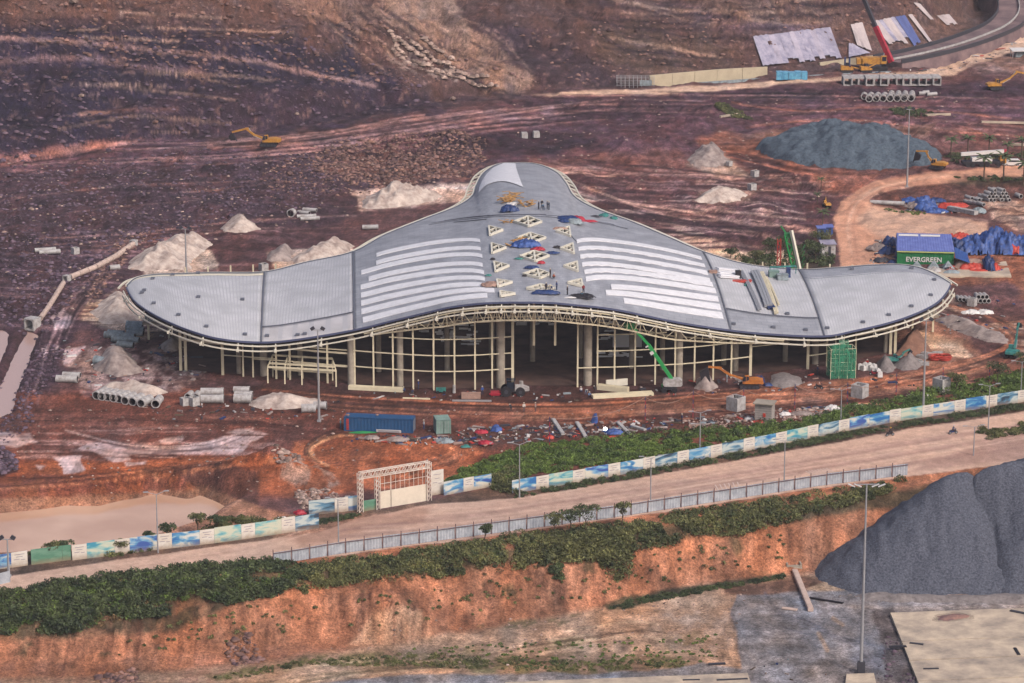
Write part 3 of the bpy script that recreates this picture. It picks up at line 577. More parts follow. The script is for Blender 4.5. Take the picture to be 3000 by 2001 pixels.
def leaves(name, centres, radii, per, size, m, seed=0):
    """leaf sized faces through the volume of many crowns; centres (n,3), radii (n,3)"""
    rs = np.random.RandomState(seed); n = len(centres)
    per = max(8, int(per * 1.6)); size = size * .9
    cc = np.repeat(centres, per, 0); rr = np.repeat(radii, per, 0); N_ = len(cc)
    d = rs.randn(N_, 3); d /= np.linalg.norm(d, axis=1, keepdims=True) + 1e-9; d[:, 2] = np.abs(d[:, 2]) * 1.0 - .25
    q = cc + d * rr * (.45 + .6 * rs.rand(N_, 1) ** .6)
    u = rs.randn(N_, 3); u /= np.linalg.norm(u, axis=1, keepdims=True); v = np.cross(u, rs.randn(N_, 3)); v /= np.linalg.norm(v, axis=1, keepdims=True) + 1e-9
    s = (size * (.5 + rs.rand(N_, 1)))
    P = np.stack([q - u * s, q + v * s * .8, q + u * s], 1)
    return np_mesh(name, P.reshape(-1, 3), np.arange(N_ * 3).reshape(-1, 3), m)

def hitpts(P, n, seed, lo=395.0, hi=760.0, step=1.5):
    """ground points seen inside a pixel outline"""
    P = np.array(P, float); rs = np.random.RandomState(seed); l_ = np.min(P, 0); h_ = np.max(P, 0); q = np.zeros((0, 2))
    while len(q) < n:
        c = rs.rand(n * 2, 2) * (h_ - l_) + l_; q = np.vstack([q, c[sdpoly(c[:, 0], c[:, 1], P) < 0]])
    q = q[:n]; dx, dy, dz = ray(q[:, 0], q[:, 1]); Ys = np.arange(lo, hi, step); T = Ys[None] / dy[:, None]
    d = (CAMH + dz[:, None] * T) - height(dx[:, None] * T, np.repeat(Ys[None], len(q), 0)); i = np.maximum((d <= 0).argmax(1), 1); r = np.arange(len(q))
    a, b = d[r, i - 1], -d[r, i]; yy = Ys[i - 1] + step * a / (a + b + 1e-9); return np.stack([dx * yy / dy, yy], -1)
# ------------------------------------------------------------------ materials of the terminal hall
def roof_mat(name, rgb, line_rgb, period, axis, brick=False):
    m, t, b = new_mat(name); N = t.nodes; L = t.links
    uv = N.new('ShaderNodeUVMap'); uv.uv_map = 'roof'
    c = alb(*rgb); cl = alb(*line_rgb)
    n = N.new('ShaderNodeTexNoise'); n.inputs['Scale'].default_value = .22; n.inputs['Detail'].default_value = 6; L.new(uv.outputs['UV'], n.inputs['Vector'])
    cr = N.new('ShaderNodeValToRGB'); cr.color_ramp.elements[0].position = .35; cr.color_ramp.elements[1].position = .7
    cr.color_ramp.elements[0].color = (*[v * .78 for v in c], 1); cr.color_ramp.elements[1].color = (*[v * 1.08 for v in c], 1)
    L.new(n.outputs['Fac'], cr.inputs['Fac'])
    if brick:
        br = N.new('ShaderNodeTexBrick'); br.inputs['Scale'].default_value = 1.0; br.inputs['Brick Width'].default_value = 2.4; br.inputs['Row Height'].default_value = 1.2
        br.inputs['Mortar Size'].default_value = .07; br.inputs['Color1'].default_value = (.9, .9, .9, 1); br.inputs['Color2'].default_value = (1.08, 1.08, 1.08, 1); br.inputs['Mortar'].default_value = (.78, .79, .82, 1)
        L.new(uv.outputs['UV'], br.inputs['Vector']); fac = br.outputs['Color']
        mx = N.new('ShaderNodeMix'); mx.data_type = 'RGBA'; mx.blend_type = 'MULTIPLY'; mx.inputs['Factor'].default_value = 1
        L.new(cr.outputs['Color'], mx.inputs['A']); L.new(fac, mx.inputs['B']); L.new(mx.outputs['Result'], b.inputs['Base Color'])
    else:
        sx = N.new('ShaderNodeSeparateXYZ'); L.new(uv.outputs['UV'], sx.inputs[0])
        dv = N.new('ShaderNodeMath'); dv.operation = 'DIVIDE'; dv.inputs[1].default_value = period; L.new(sx.outputs[axis], dv.inputs[0])
        fr = N.new('ShaderNodeMath'); fr.operation = 'FRACT'; L.new(dv.outputs[0], fr.inputs[0])
        lt = N.new('ShaderNodeMath'); lt.operation = 'LESS_THAN'; lt.inputs[1].default_value = .3; L.new(fr.outputs[0], lt.inputs[0])
        mx = N.new('ShaderNodeMix'); mx.data_type = 'RGBA'; L.new(lt.outputs[0], mx.inputs['Factor']); L.new(cr.outputs['Color'], mx.inputs['A']); mx.inputs['B'].default_value = (*cl, 1)
        L.new(mx.outputs['Result'], b.inputs['Base Color'])
        bn = N.new('ShaderNodeBump'); bn.inputs['Distance'].default_value = .05; bn.inputs['Strength'].default_value = .5; L.new(lt.outputs[0], bn.inputs['Height']); L.new(bn.outputs['Normal'], b.inputs['Normal'])
    b.inputs['Roughness'].default_value = .55; b.inputs['Metallic'].default_value = 0.0; b.inputs['Specular IOR Level'].default_value = .4
    return m
M_WING = roof_mat('wing_sheet_metal', (204, 204, 210), (182, 183, 192), .62, 0)
M_MID = roof_mat('grey_roof_membrane', (166, 168, 178), (140, 140, 150), 1, 0, brick=True)
M_WHITE = mat('white_roof_sheet', (240, 239, 246), .6, var=.04, scale=.8, rgb2=(222, 222, 230))
M_CREAM = mat('cream_steel', (230, 218, 190), .5, var=.14, scale=.7)
M_CREAM2 = mat('cream_steel_pale', (228, 222, 208), .5, var=.1, scale=.7)
M_NAVY = flat('navy_edge_flashing', (84, 90, 122), .5)
M_DARKS = flat('dark_steel', (62, 62, 72), .6)
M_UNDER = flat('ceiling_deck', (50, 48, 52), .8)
M_CONC = mat('raw_concrete', (168, 158, 146), .9, var=.3, scale=.5, bump=.03)
M_SEAM = flat('seam_gutter', (104, 108, 122), .5)
M_PIPE = mat('concrete_pipe', (186, 184, 186), .9, var=.28, scale=1.2, bump=.02, rgb2=(148, 140, 138))
M_PIPE2 = mat('weathered_pipe', (152, 164, 172), .9, var=.3, scale=1.2, bump=.02, rgb2=(112, 120, 126))
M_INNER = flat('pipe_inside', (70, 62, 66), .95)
M_SAND = mat('pale_sand', (214, 198, 188), .95, var=.2, scale=.5, bump=.5, rgb2=(150, 130, 124))
M_SANDG = mat('grey_sand', (170, 156, 152), .95, var=.2, scale=.6, bump=.4, rgb2=(118, 102, 100))
M_GRAV = mat('blue_grey_gravel', (98, 102, 116), .95, var=.35, scale=3.0, bump=.45, rgb2=(54, 58, 72))
M_GRAV2 = mat('teal_grey_gravel', (92, 106, 120), .95, var=.25, scale=1.6, bump=.35, rgb2=(58, 70, 84))
M_GRAV3 = mat('warm_grey_gravel', (140, 132, 132), .95, var=.3, scale=1.5, bump=.15, rgb2=(108, 100, 100))
M_ROCK = mat('broken_rock', (142, 108, 96), .95, var=.4, scale=.6, island=True, rgb2=(88, 70, 78))
M_ROCKD = mat('dark_rock', (104, 86, 98), .95, var=.4, scale=.6, island=True, rgb2=(70, 58, 76))
M_ROCKP = mat('pale_rock', (170, 148, 138), .95, var=.4, scale=.6, island=True, rgb2=(130, 106, 100))
M_LEAF = mat('shrub_leaf', (124, 124, 78), .75, var=.3, scale=.25, island=True, rgb2=(46, 60, 44))
M_LEAF2 = mat('bright_leaf', (116, 138, 66), .75, var=.3, scale=.45, island=True, rgb2=(52, 76, 46))
M_LEAFD = mat('dark_leaf', (92, 104, 66), .75, var=.3, scale=.45, island=True, rgb2=(38, 52, 44))
M_DRY = mat('dry_twigs', (150, 122, 88), .85, var=.3, scale=.6, island=True, rgb2=(96, 82, 60))
M_BARK = flat('bark', (96, 82, 70), .9)
M_GREY = flat('galvanised_steel', (176, 176, 182), .4, .3)
M_RUBBER = flat('rubber', (38, 36, 42), .8)
M_GLASS = flat('dark_glass', (44, 52, 66), .15)
M_YEL = mat('yellow_paint', (206, 150, 62), .5, var=.2, scale=1.2, rgb2=(158, 110, 58))
M_ORG = mat('orange_paint', (204, 128, 56), .5, var=.2, scale=1.2, rgb2=(150, 88, 48))
M_GRN = mat('green_paint', (52, 140, 84), .5, var=.2, scale=1.2)
M_TEAL = mat('teal_paint', (64, 140, 134), .5, var=.2, scale=1.2, rgb2=(46, 96, 96))
M_RED = mat('red_paint', (176, 46, 66), .5, var=.3, scale=1.5)
M_REDO = mat('orange_red_plastic', (196, 72, 60), .5, var=.3, scale=2)
M_BLUE = mat('blue_tarpaulin', (70, 102, 172), .5, var=.35, scale=1.1, rgb2=(32, 48, 98))
M_BLUED = mat('blue_paint', (44, 70, 124), .5, var=.3, scale=1.5, rgb2=(30, 40, 78))
M_WPAINT = mat('white_paint', (226, 222, 222), .5, var=.12, scale=1.0)
M_BLK = flat('black_steel', (42, 40, 48), .6)
M_WOOD = mat('sawn_timber', (196, 150, 92), .8, var=.3, scale=2.0)
M_TAN = mat('tan_tarp', (172, 140, 128), .7, var=.3, scale=1)
M_SKIN = flat('skin', (150, 108, 88), .6)

# ------------------------------------------------------------------ roof outline: photo pixel pairs front / back with their heights
# (front px, py, z), (back px, py, z), rise in the middle, u-name
RP = [((372, 842), 10.6, (375, 836), 10.8, 0), ((400, 885), 10.4, (400, 815), 11.2, .3), ((470, 930), 10.2, (450, 805), 11.4, .7), ((560, 968), 9.7, (530, 802), 11.6, 1.0),
      ((650, 992), 8.9, (620, 799), 11.6, 1.2), ((765, 1001), 8.2, (775, 797), 11.4, 1.2), ((870, 993), 8.9, (900, 768), 12.2, 1.3), ((1038, 965), 11.0, (1035, 738), 13.8, 1.6),
      ((1150, 938), 13.2, (1130, 688), 15.3, 1.8), ((1250, 914), 15.3, (1250, 640), 16.2, 2.0), ((1320, 898), 16.7, (1340, 605), 16.0, 2.4), ((1400, 888), 17.7, (1385, 575), 15.6, 3.0),
      ((1450, 885), 18.0, (1397, 545), 15.0, 3.6), ((1490, 884), 18.1, (1418, 508), 14.2, 4.2), ((1530, 884), 18.2, (1460, 482), 13.6, 4.6), ((1570, 884), 18.2, (1510, 478), 13.5, 4.8),
      ((1610, 885), 18.1, (1570, 481), 13.6, 4.6), ((1650, 888), 17.9, (1625, 503), 14.2, 4.2), ((1700, 893), 17.4, (1655, 535), 15.0, 3.6), ((1760, 899), 16.7, (1680, 575), 15.6, 3.0),
      ((1830, 910), 15.6, (1740, 610), 16.0, 2.4), ((1900, 925), 14.3, (1850, 650), 16.0, 2.0), ((2000, 945), 12.2, (1950, 692), 15.2, 1.8), ((2140, 966), 9.7, (2060, 738), 13.6, 1.6),
      ((2270, 978), 8.3, (2190, 775), 11.8, 1.3), ((2415, 983), 7.7, (2340, 790), 10.8, 1.2), ((2500, 968), 8.0, (2450, 785), 11.0, 1.2), ((2600, 945), 8.4, (2560, 777), 11.2, 1.0),
      ((2680, 918), 8.9, (2640, 776), 11.2, .7), ((2740, 888), 9.3, (2700, 787), 11.0, .4), ((2770, 858), 9.6, (2750, 810), 10.6, .2), ((2783, 835), 9.8, (2783, 830), 9.9, 0)]
_F = np.array([tuple(at(a[0], a[1], z)) for a, z, b_, zb, r in RP]); _Bk = np.array([tuple(at(b_[0], b_[1], zb)) for a, z, b_, zb, r in RP]); _Rs = np.array([r for *_, r in RP])
def catmull(P, t):
    n = len(P); t = np.clip(t, 0, n - 1.0001); i = t.astype(int); f = (t - i)
    f = f[..., None] if P.ndim > 1 else f
    g = lambda k: P[np.clip(k, 0, n - 1)]
    p0, p1, p2, p3 = g(i - 1), g(i), g(i + 1), g(i + 2)
    return .5 * (2 * p1 + (p2 - p0) * f + (2 * p0 - 5 * p1 + 4 * p2 - p3) * f ** 2 + (3 * p1 - p0 - 3 * p2 + p3) * f ** 3)
def roofP(u, v, lift=0.0):
    """u along the front (0..31), v front to back"""
    u = np.asarray(u, float); v = np.asarray(v, float)
    F_ = catmull(_F, u); B_ = catmull(_Bk, u); r = catmull(_Rs, u)
    P = F_ * (1 - v[..., None]) + B_ * v[..., None]
    P[..., 2] += r * 4 * v * (1 - v) + lift
    return P
UN = len(RP) - 1
_gu, _gv = np.meshgrid(np.linspace(0, UN, 1100), np.linspace(0, 1, 420)); _gp = roofP(_gu, _gv); _gx, _gy = project(_gp[..., 0], _gp[..., 1], _gp[..., 2])
def roof_uv(px, py):
    i = np.argmin((_gx - px) ** 2 + (_gy - py) ** 2); return float(_gu.flat[i]), float(_gv.flat[i])
def roof_at(px, py, lift=0.0):
    u, v = roof_uv(px, py); return Vector(roofP(np.array([u]), np.array([v]), lift)[0])
base = Vector((8.0, 556.0, 0.0))
hall = thing('terminal_hall', 'unfinished hall with sweeping manta shaped grey roof, open steel and glassless facade', 'building', base)
def hpart(name, mb, m, smooth=False, label=None, stuff=False, parent=None):
    """mesh given in world metres, parented to the hall"""
    mb.move(-base); return part(name, mb, m, parent or hall, smooth, label, stuff)
def roof_grid(u0, u1, v0, v1, nu, nv, lift, thick=.0, hole=None):
    uu, vv = np.meshgrid(np.linspace(u0, u1, nu), np.linspace(0, 1, nv))
    v0a = v0 if np.isscalar(v0) else v0; va = v0 + (v1 - v0) * vv
    P = roofP(uu, va, lift); return uu, va, P
# arclength tables for the roof uv
_s = np.concatenate([[0], np.cumsum(np.linalg.norm(np.diff(catmull((_F + _Bk) / 2, np.linspace(0, UN, 400)), axis=0), axis=1))])
def s_of(u): return np.interp(u, np.linspace(0, UN, 400), _s)
HOLES = []
def tri_px(*p): return [roof_at(x, y) for x, y in p]
DIAM = [((1507, 653), (1546, 638), (1587, 653), (1549, 666)), ((1515, 701), (1553, 687), (1598, 701), (1560, 714)), ((1523, 754), (1564, 739), (1608, 754), (1568, 768)),
        ((1533, 807), (1573, 793), (1612, 807), (1582, 819)), ((1543, 848), (1583, 838), (1625, 846), (1590, 856))]
TRIL = [((1432, 667), (1473, 677), (1435, 692)), ((1440, 717), (1482, 730), (1442, 745)), ((1447, 771), (1491, 783), (1452, 799)), ((1456, 823), (1501, 831), (1459, 844)), ((1465, 858), (1509, 864), (1467, 872))]
TRIR = [((1668, 668), (1630, 680), (1671, 695)), ((1678, 717), (1642, 731), (1681, 745)), ((1690, 771), (1652, 783), (1693, 798)), ((1703, 822), (1664, 831), (1708, 843))]
for P in DIAM + TRIL + TRIR: HOLES.append([(v.x, v.y) for v in tri_px(*P)])
def roof_sheet(name, u0, u1, v0, v1, m, label=None, lift=0.0, nu=None, nv=None, cut=False, thick=.25, uvr=False):
    nu = nu or max(3, int((s_of(u1) - s_of(u0)) / .7)); nv = nv or max(3, int(60 * abs(v1 - v0)))
    uu, vv, P = roof_grid(u0, u1, v0, v1, nu, nv, lift)
    flatP = P.reshape(-1, 3); Q = flatP - np.array([0, 0, thick]); n = nu * nv
    co = np.vstack([flatP, Q]) - np.array(base)
    idx = np.arange(n).reshape(nv, nu)
    top = np.stack([idx[:-1, :-1], idx[:-1, 1:], idx[1:, 1:], idx[1:, :-1]], -1).reshape(-1, 4)
    if cut:
        cen = flatP[top].mean(1); keep = np.ones(len(top), bool)
        for H_ in HOLES: keep &= ~(sdpoly(cen[:, 0], cen[:, 1], H_) < .0)
        top = top[keep]
    bot = top[:, ::-1] + n
    bd = [np.stack([idx[0, 1:], idx[0, :-1], idx[0, :-1] + n, idx[0, 1:] + n], -1), np.stack([idx[-1, :-1], idx[-1, 1:], idx[-1, 1:] + n, idx[-1, :-1] + n], -1),
          np.stack([idx[:-1, 0], idx[1:, 0], idx[1:, 0] + n, idx[:-1, 0] + n], -1), np.stack([idx[1:, -1], idx[:-1, -1], idx[:-1, -1] + n, idx[1:, -1] + n], -1)]
    fa = np.vstack([top, bot] + bd)
    me = np_mesh(name, co, fa, m)
    # uv in metres
    F0 = P[0:1]; sv = np.concatenate([np.zeros((1, nu)), np.cumsum(np.linalg.norm(np.diff(P, axis=0), axis=2), axis=0)], 0) + v0 * 90
    uvv = np.stack([s_of(uu), sv], -1).reshape(-1, 2); uvv = np.vstack([uvv, uvv])
    ul = me.uv_layers.new(name='roof'); ul.data.foreach_set('uv', uvv[fa.ravel()].astype(np.float32).ravel())
    me.polygons.foreach_set('use_smooth', np.ones(len(fa), bool))
    o = link(name, me, hall)
    if label: o['label'] = label
    return o
U1, U2, U3, U4 = 5.0, 7.0, 23.0, 25.0
g = .012
roof_sheet('roof_panel', 0.0, U1 - g, 0, .935, M_WING, 'pale ribbed metal roof of the left wing tip'); roof_sheet('roof_panel', .5, U1 - g, .937, 1, mat('cream_edge_sheet', (214, 206, 190), .5, var=.08), 'cream strip along the rear edge of the left wing tip')
roof_sheet('roof_panel', U1 + g, U2 - g, .16, 1, M_WING, 'pale ribbed metal roof of the left wing root')
M_PALE = roof_mat('pale_eave_sheet', (206, 202, 206), (190, 188, 194), 3.0, 0)
roof_sheet('roof_panel', U1 + g, U2 - g, 0, .155, M_PALE, 'plain pale strip along the left eave')
roof_sheet('roof_panel', U2 + g, U3 - g, 0, 1, M_MID, 'grey membrane roof of the middle and rear lobe', cut=True, nu=280, nv=170)
roof_sheet('roof_panel', U3 + g, U4 - g, .2, 1, M_WING, 'ribbed metal roof of the right wing root')
roof_sheet('roof_panel', U3 + g, U4 - g, 0, .195, M_MID, 'grey strip along the right eave')
roof_sheet('roof_panel', U4 + g, UN, 0, .80, M_WING, 'pale ribbed metal roof of the right wing tip')
roof_sheet('roof_panel', U4 + g, UN, .802, 1, M_MID, 'grey strip along the rear edge of the right wing tip')
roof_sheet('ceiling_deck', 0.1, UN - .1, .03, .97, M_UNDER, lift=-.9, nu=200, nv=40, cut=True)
# seams between the roof panels
def along(name, pts, w, h, m, parent=None, label=None, stuff=False):
    mb = MB()
    for a, b_ in zip(pts[:-1], pts[1:]): mb.bar(a, b_, w, h)
    return hpart(name, mb, m, label=label, stuff=stuff, parent=parent)
def rl(u0, u1, v0, v1, n=24, lift=.08):
    return [Vector(p) for p in roofP(np.linspace(u0, u1, n), np.linspace(v0, v1, n), lift)]
for u_ in (U1, U2, U3, U4): along('seam', rl(u_, u_, 0, 1), .24, .22, M_SEAM)
along('seam', rl(U1, U2, .157, .157), .25, .2, M_SEAM); along('seam', rl(U3, U4, .197, .197), .25, .2, M_SEAM)
# white membrane strips
LS = [((1102, 748), (1406, 707)), ((1102, 771), (1408, 731)), ((1058, 799), (1413, 752)), ((1080, 818), (1414, 778)), ((1057, 842), (1418, 800)), ((1057, 866), (1421, 819)), ((1058, 889), (1423, 838)), ((1060, 914), (1449, 852)), ((1063, 938), (1428, 866))]
RS_ = [((1690, 709), (2055, 757)), ((1695, 731), (2066, 779)), ((1700, 753), (2074, 800)), ((1706, 776), (2082, 822)), ((1712, 798), (2088, 835)), ((1717, 819), (2096, 853)), ((1790, 842), (2104, 877)), ((1775, 858), (2112, 900)), ((1827, 881), (2118, 925))]
def strip(p0, p1, half, scallop=False, seed=0):
    (u0, v0), (u1, v1) = roof_uv(*p0), roof_uv(*p1)
    n = 46; t_ = np.linspace(0, 1, n); uu = u0 + (u1 - u0) * t_
    # follow the constant-pixel curve by sampling: v interpolated between the ends
    vv = v0 + (v1 - v0) * t_
    ln = np.linalg.norm(catmull(_Bk, uu) - catmull(_F, uu), axis=1); dv = half / ln
    lo = vv - dv; hi = vv + dv
    if scallop: lo = lo - dv * .18 + dv * .42 * np.abs(np.sin(t_ * 17 * math.pi / 2 + seed)); 
    A = roofP(uu, lo, .14); B_ = roofP(uu, hi, .14)
    co = np.vstack([A, B_, A - [0, 0, .13], B_ - [0, 0, .13]]) - np.array(base); F_ = []
    for i in range(n - 1):
        F_ += [(i, i + 1, n + i + 1, n + i), (2 * n + i, 3 * n + i, 3 * n + i + 1, 2 * n + i + 1), (i, 2 * n + i, 2 * n + i + 1, i + 1), (n + i, n + i + 1, 3 * n + i + 1, 3 * n + i)]
    F_ += [(0, n, 3 * n, 2 * n), (n - 1, 3 * n - 1, 4 * n - 1, 2 * n - 1)]
    me = bpy.data.meshes.new('membrane_strip'); me.from_pydata([tuple(p) for p in co], [], F_); me.materials.append(M_WHITE); me.update()
    return link('membrane_strip', me, hall)
for i, (a_, b_) in enumerate(LS): strip(a_, b_, 1.4 - .03 * i)
for i, (a_, b_) in enumerate(RS_): strip(a_, b_, 1.28, 0 < i < 5, i)
# white sheet on the rear lobe
mb = MB(); n = 24
Lz = [(1416, 545), (1396, 567), (1398, 553)]
EDGE_L = [(1402, 566), (1404, 550), (1412, 532), (1425, 512), (1444, 494), (1474, 480)]
EDGE_R = [(1533, 550), (1528, 538), (1522, 522), (1516, 505), (1512, 492), (1510, 480)]
A = [roof_at(x, y, .16) for x, y in EDGE_L]; B_ = [roof_at(x, y, .16) for x, y in EDGE_R]
rws = []
for a_, b_ in zip(A, B_):
    (ua, va) = roof_uv(*project(*a_ - Vector((0, 0, .16)))); (ub, vb) = roof_uv(*project(*b_ - Vector((0, 0, .16))))
    rws.append([Vector(p) for p in roofP(np.linspace(ua, ub, 14), np.linspace(va, vb, 14), .16)])
mb.rings(rws, close=False, cap=False)
hpart('membrane_sheet', mb, M_WHITE, label='large white sheet over the left half of the rear lobe')
# eave: navy flashing, two cream rails, brackets, truss
FR = lambda u, off, dz: None
def eave(us, out, dz):
    """points off the front edge: out metres outwards in plan, dz up"""
    P = catmull(_F, us); d = np.gradient(P, axis=0); nrm = np.stack([d[:, 1], -d[:, 0]], -1); nrm /= np.linalg.norm(nrm, axis=1, keepdims=True)
    Q = P.copy(); Q[:, 0] += nrm[:, 0] * out; Q[:, 1] += nrm[:, 1] * out; Q[:, 2] += dz; return [Vector(p) for p in Q]
ue = np.linspace(0, UN, 150)
along('edge_flashing', eave(ue, .12, -.12), .22, .34, M_NAVY)
along('eave_rail', eave(ue, .75, -.7), .2, .26, M_CREAM2); along('eave_rail', eave(ue, .95, -1.6), .18, .24, M_CREAM2)
ub = np.linspace(.4, UN - .4, 31)
for a_, b_, c_ in zip(eave(ub, .1, -.5), eave(ub, 1.0, -1.6), eave(ub, .2, -2.2)):
    mb = MB(); mb.bar(a_, b_, .2); mb.bar(b_, c_, .16); mb.bar(a_, c_, .16); mb.box(b_, (.5, .45, .5)); hpart('eave_bracket', mb, M_CREAM2)
# back edge rail (the cream lattice along the rear lobe)
Bp = catmull(_Bk, np.linspace(0, UN, 190)); dB = np.gradient(Bp, axis=0); nB = np.stack([-dB[:, 1], dB[:, 0]], -1); nB /= np.linalg.norm(nB, axis=1, keepdims=True)
def beave(out, dz): Q = Bp.copy(); Q[:, :2] += nB * out; Q[:, 2] += dz; return [Vector(p) for p in Q]
r1, r2 = beave(.4, -.1), beave(2.0, -.7)
along('rear_edge_flashing', beave(.1, -.1), .3, .4, M_SEAM)
along('rear_eave_rail', r1, .32, .36, M_CREAM2); along('rear_eave_rail', r2, .3, .34, M_CREAM2)
mb = MB()
for k in range(62, 128, 2): mb.bar(r1[k], r2[k], .22); mb.bar(r1[k], r2[k + 1], .16)
hpart('rear_eave_lattice', mb, M_CREAM2, stuff=True)
# truss below the eave in the middle
ut = np.linspace(7.2, 24.2, 60); top = eave(ut, -.4, -1.3); bot = eave(ut, -.9, -3.2 )
depth = np.clip(np.minimum(ut - 7.2, 24.2 - ut) / 2.4, 0, 1)
bot = [Vector((p.x, p.y, t_.z - .5 - 1.9 * k)) for p, t_, k in zip(bot, top, depth)]
along('truss_chord', top, .18, .22, M_CREAM); along('truss_chord', bot, .24, .28, M_CREAM)
top2 = [Vector((p.x, p.y + 3.2, p.z - .2)) for p in bot]
along('truss_chord', top2, .2, .22, M_CREAM)
for k in range(1, 58, 2):
    mb = MB(); mb.bar(top[k], bot[k - 1], .11); mb.bar(top[k], bot[k + 1], .11); mb.bar(top[k], bot[k], .12); mb.bar(bot[k], top2[k], .1); hpart('truss_web', mb, M_CREAM)
# skylight frames
for P in DIAM + TRIL + TRIR:
    W = [roof_at(x, y, .28) for x, y in P]; n = len(W); mb = MB()
    for i in range(n): mb.bar(W[i], W[(i + 1) % n], .34, .45)
    if n == 4:
        mb.bar(W[1], W[3], .36, .4); c = (W[1] + W[3]) / 2
        for i in range(4): mb.bar(c, (W[i] + W[(i + 1) % 4]) / 2, .2, .3)
    else:
        c = (W[0] + W[2]) / 2; mb.bar(c, (W[0] + W[1]) / 2, .22, .3); mb.bar(c, (W[1] + W[2]) / 2, .22, .3); mb.bar((W[0] + W[1]) / 2, (W[1] + W[2]) / 2, .2, .3)
    hpart('skylight_frame', mb, M_CREAM2)
# cable runs and joints drawn across the roof behind the skylights
for (a_, b_, bow, w_) in (((1255, 660), (1660, 640), -14, .1), ((1265, 655), (1640, 634), -12, .08), ((1300, 648), (1600, 630), -8, .08), ((1600, 636), (1840, 672), -6, .1), ((1640, 640), (1800, 660), -4, .08), ((1330, 652), (1425, 643), 0, .3), ((1660, 676), (1690, 710), 0, .06)):
    along('cable', [roof_at(a_[0] + (b_[0] - a_[0]) * f, a_[1] + (b_[1] - a_[1]) * f + bow * 4 * f * (1 - f), .1) for f in np.linspace(0, 1, 14)], w_, .1, M_SEAM)
# roof anchors: small dark boxes spread over the wings
for px, py in [(448, 818), (423, 852), (416, 859), (450, 890), (505, 807), (580, 802), (523, 924), (580, 872), (711, 879), (605, 958), (717, 981), (784, 986), (873, 983), (895, 980),
               (2495, 790), (2670, 788), (2737, 821), (2727, 866), (2671, 899), (2604, 924), (2528, 946), (2424, 963), (2360, 968), (2266, 961), (2306, 921), (2148, 951)]:
    mb = MB(); mb.box(roof_at(px, py, .2), (.75, .75, .4)); hpart('roof_vent', mb, M_SEAM)
# facade: mullions (px, top py, bottom py) standing on the floor line
def fac(px, py): return at(px, py, 0)
FACB = [(500, 1083), (530, 1085), (600, 1092), (650, 1098), (770, 1107), (850, 1112), (960, 1122), (1040, 1127), (1095, 1132), (1152, 1136), (1211, 1140), (1271, 1143), (1332, 1143), (1392, 1141), (1442, 1138), (1502, 1134), (1692, 1134), (1750, 1132), (1800, 1131), (1860, 1129), (1919, 1126), (1977, 1123), (2034, 1119), (2089, 1113), (2142, 1107), (2198, 1100), (2366, 1081), (2422, 1073), (2506, 1058), (2560, 1046), (2612, 1036), (2625, 1034)]
fxs = np.array([fac(x, y).x for x, y in FACB]); fys = np.array([fac(x, y).y for x, y in FACB])
def fy(x): return float(np.interp(x, fxs, fys))
eux = np.linspace(.3, UN - .3, 300); ep = catmull(_F, eux)
def ez(x): return float(np.interp(x, ep[:, 0], ep[:, 2]))
def mull(px, w_=.42, full=True, top=None, botz=0.0, m=M_CREAM, name='mullion', dy=0.0, drop=1.9):
    y0 = float(np.interp(px, [p[0] for p in FACB], [p[1] for p in FACB])); p = fac(px, y0); p.y += dy
    zt = ez(p.x) - drop if top is None else top
    mb = MB(); mb.box((p.x, p.y, (zt + botz) / 2), (w_, w_, zt - botz)); return hpart(name, mb, m), p, zt
MU = [600 - 70, 545, 653, 713, 742, 1040, 1095, 1152, 1211, 1271, 1332, 1392, 1442, 1502, 1692, 1750, 1800, 1860, 1919, 1977, 2034, 2089, 2142, 2198, 2366, 2422, 2506, 2608, 2622]
for px in MU: mull(px, .5 if px in (530, 545, 653, 2608, 2622, 1502, 2198, 2366) else .3)
for px in (960, 1850 - 1040, 850): mull(px, .36)
for px in (1564, 1626): mull(px, .42, botz=8.0)
# transoms
def transom(p0, p1, z, name='transom', w_=.18):
    X0, X1 = fac(p0, 1130).x, fac(p1, 1130).x
    X0 = fac(p0, float(np.interp(p0, [p[0] for p in FACB], [p[1] for p in FACB]))).x; X1 = fac(p1, float(np.interp(p1, [p[0] for p in FACB], [p[1] for p in FACB]))).x
    n = max(3, int(abs(X1 - X0) / 3)); pts = []
    for k in range(n + 1):
        x = X0 + (X1 - X0) * k / n
        if z > ez(x) - 2.3:
            if len(pts) > 1: along(name, pts, w_, w_, M_CREAM)
            pts = []; continue
        pts.append(Vector((x, fy(x) - .12, z)))
    if len(pts) > 1: along(name, pts, w_, w_, M_CREAM)
transom(810, 1502, 6.6); transom(740, 1502, 3.5 + .1); transom(1040, 1502, 9.7); transom(1180, 1502, 12.8); transom(653, 810, 3.9)
transom(530, 653, 6.1, w_=.45); transom(545, 653, 7.4); transom(653, 1040, 6.0, w_=.3); transom(860, 1040, 3.4); transom(2366, 2506, 2.6); transom(2198, 2366, 5.6, w_=.16)
transom(1692, 2198, 3.7); transom(1750, 2198, 6.8); transom(1750, 2198, 9.9); transom(1750, 1980, 12.9); transom(2366, 2422, 4.6); transom(2506, 2608, 5.2, w_=.45)
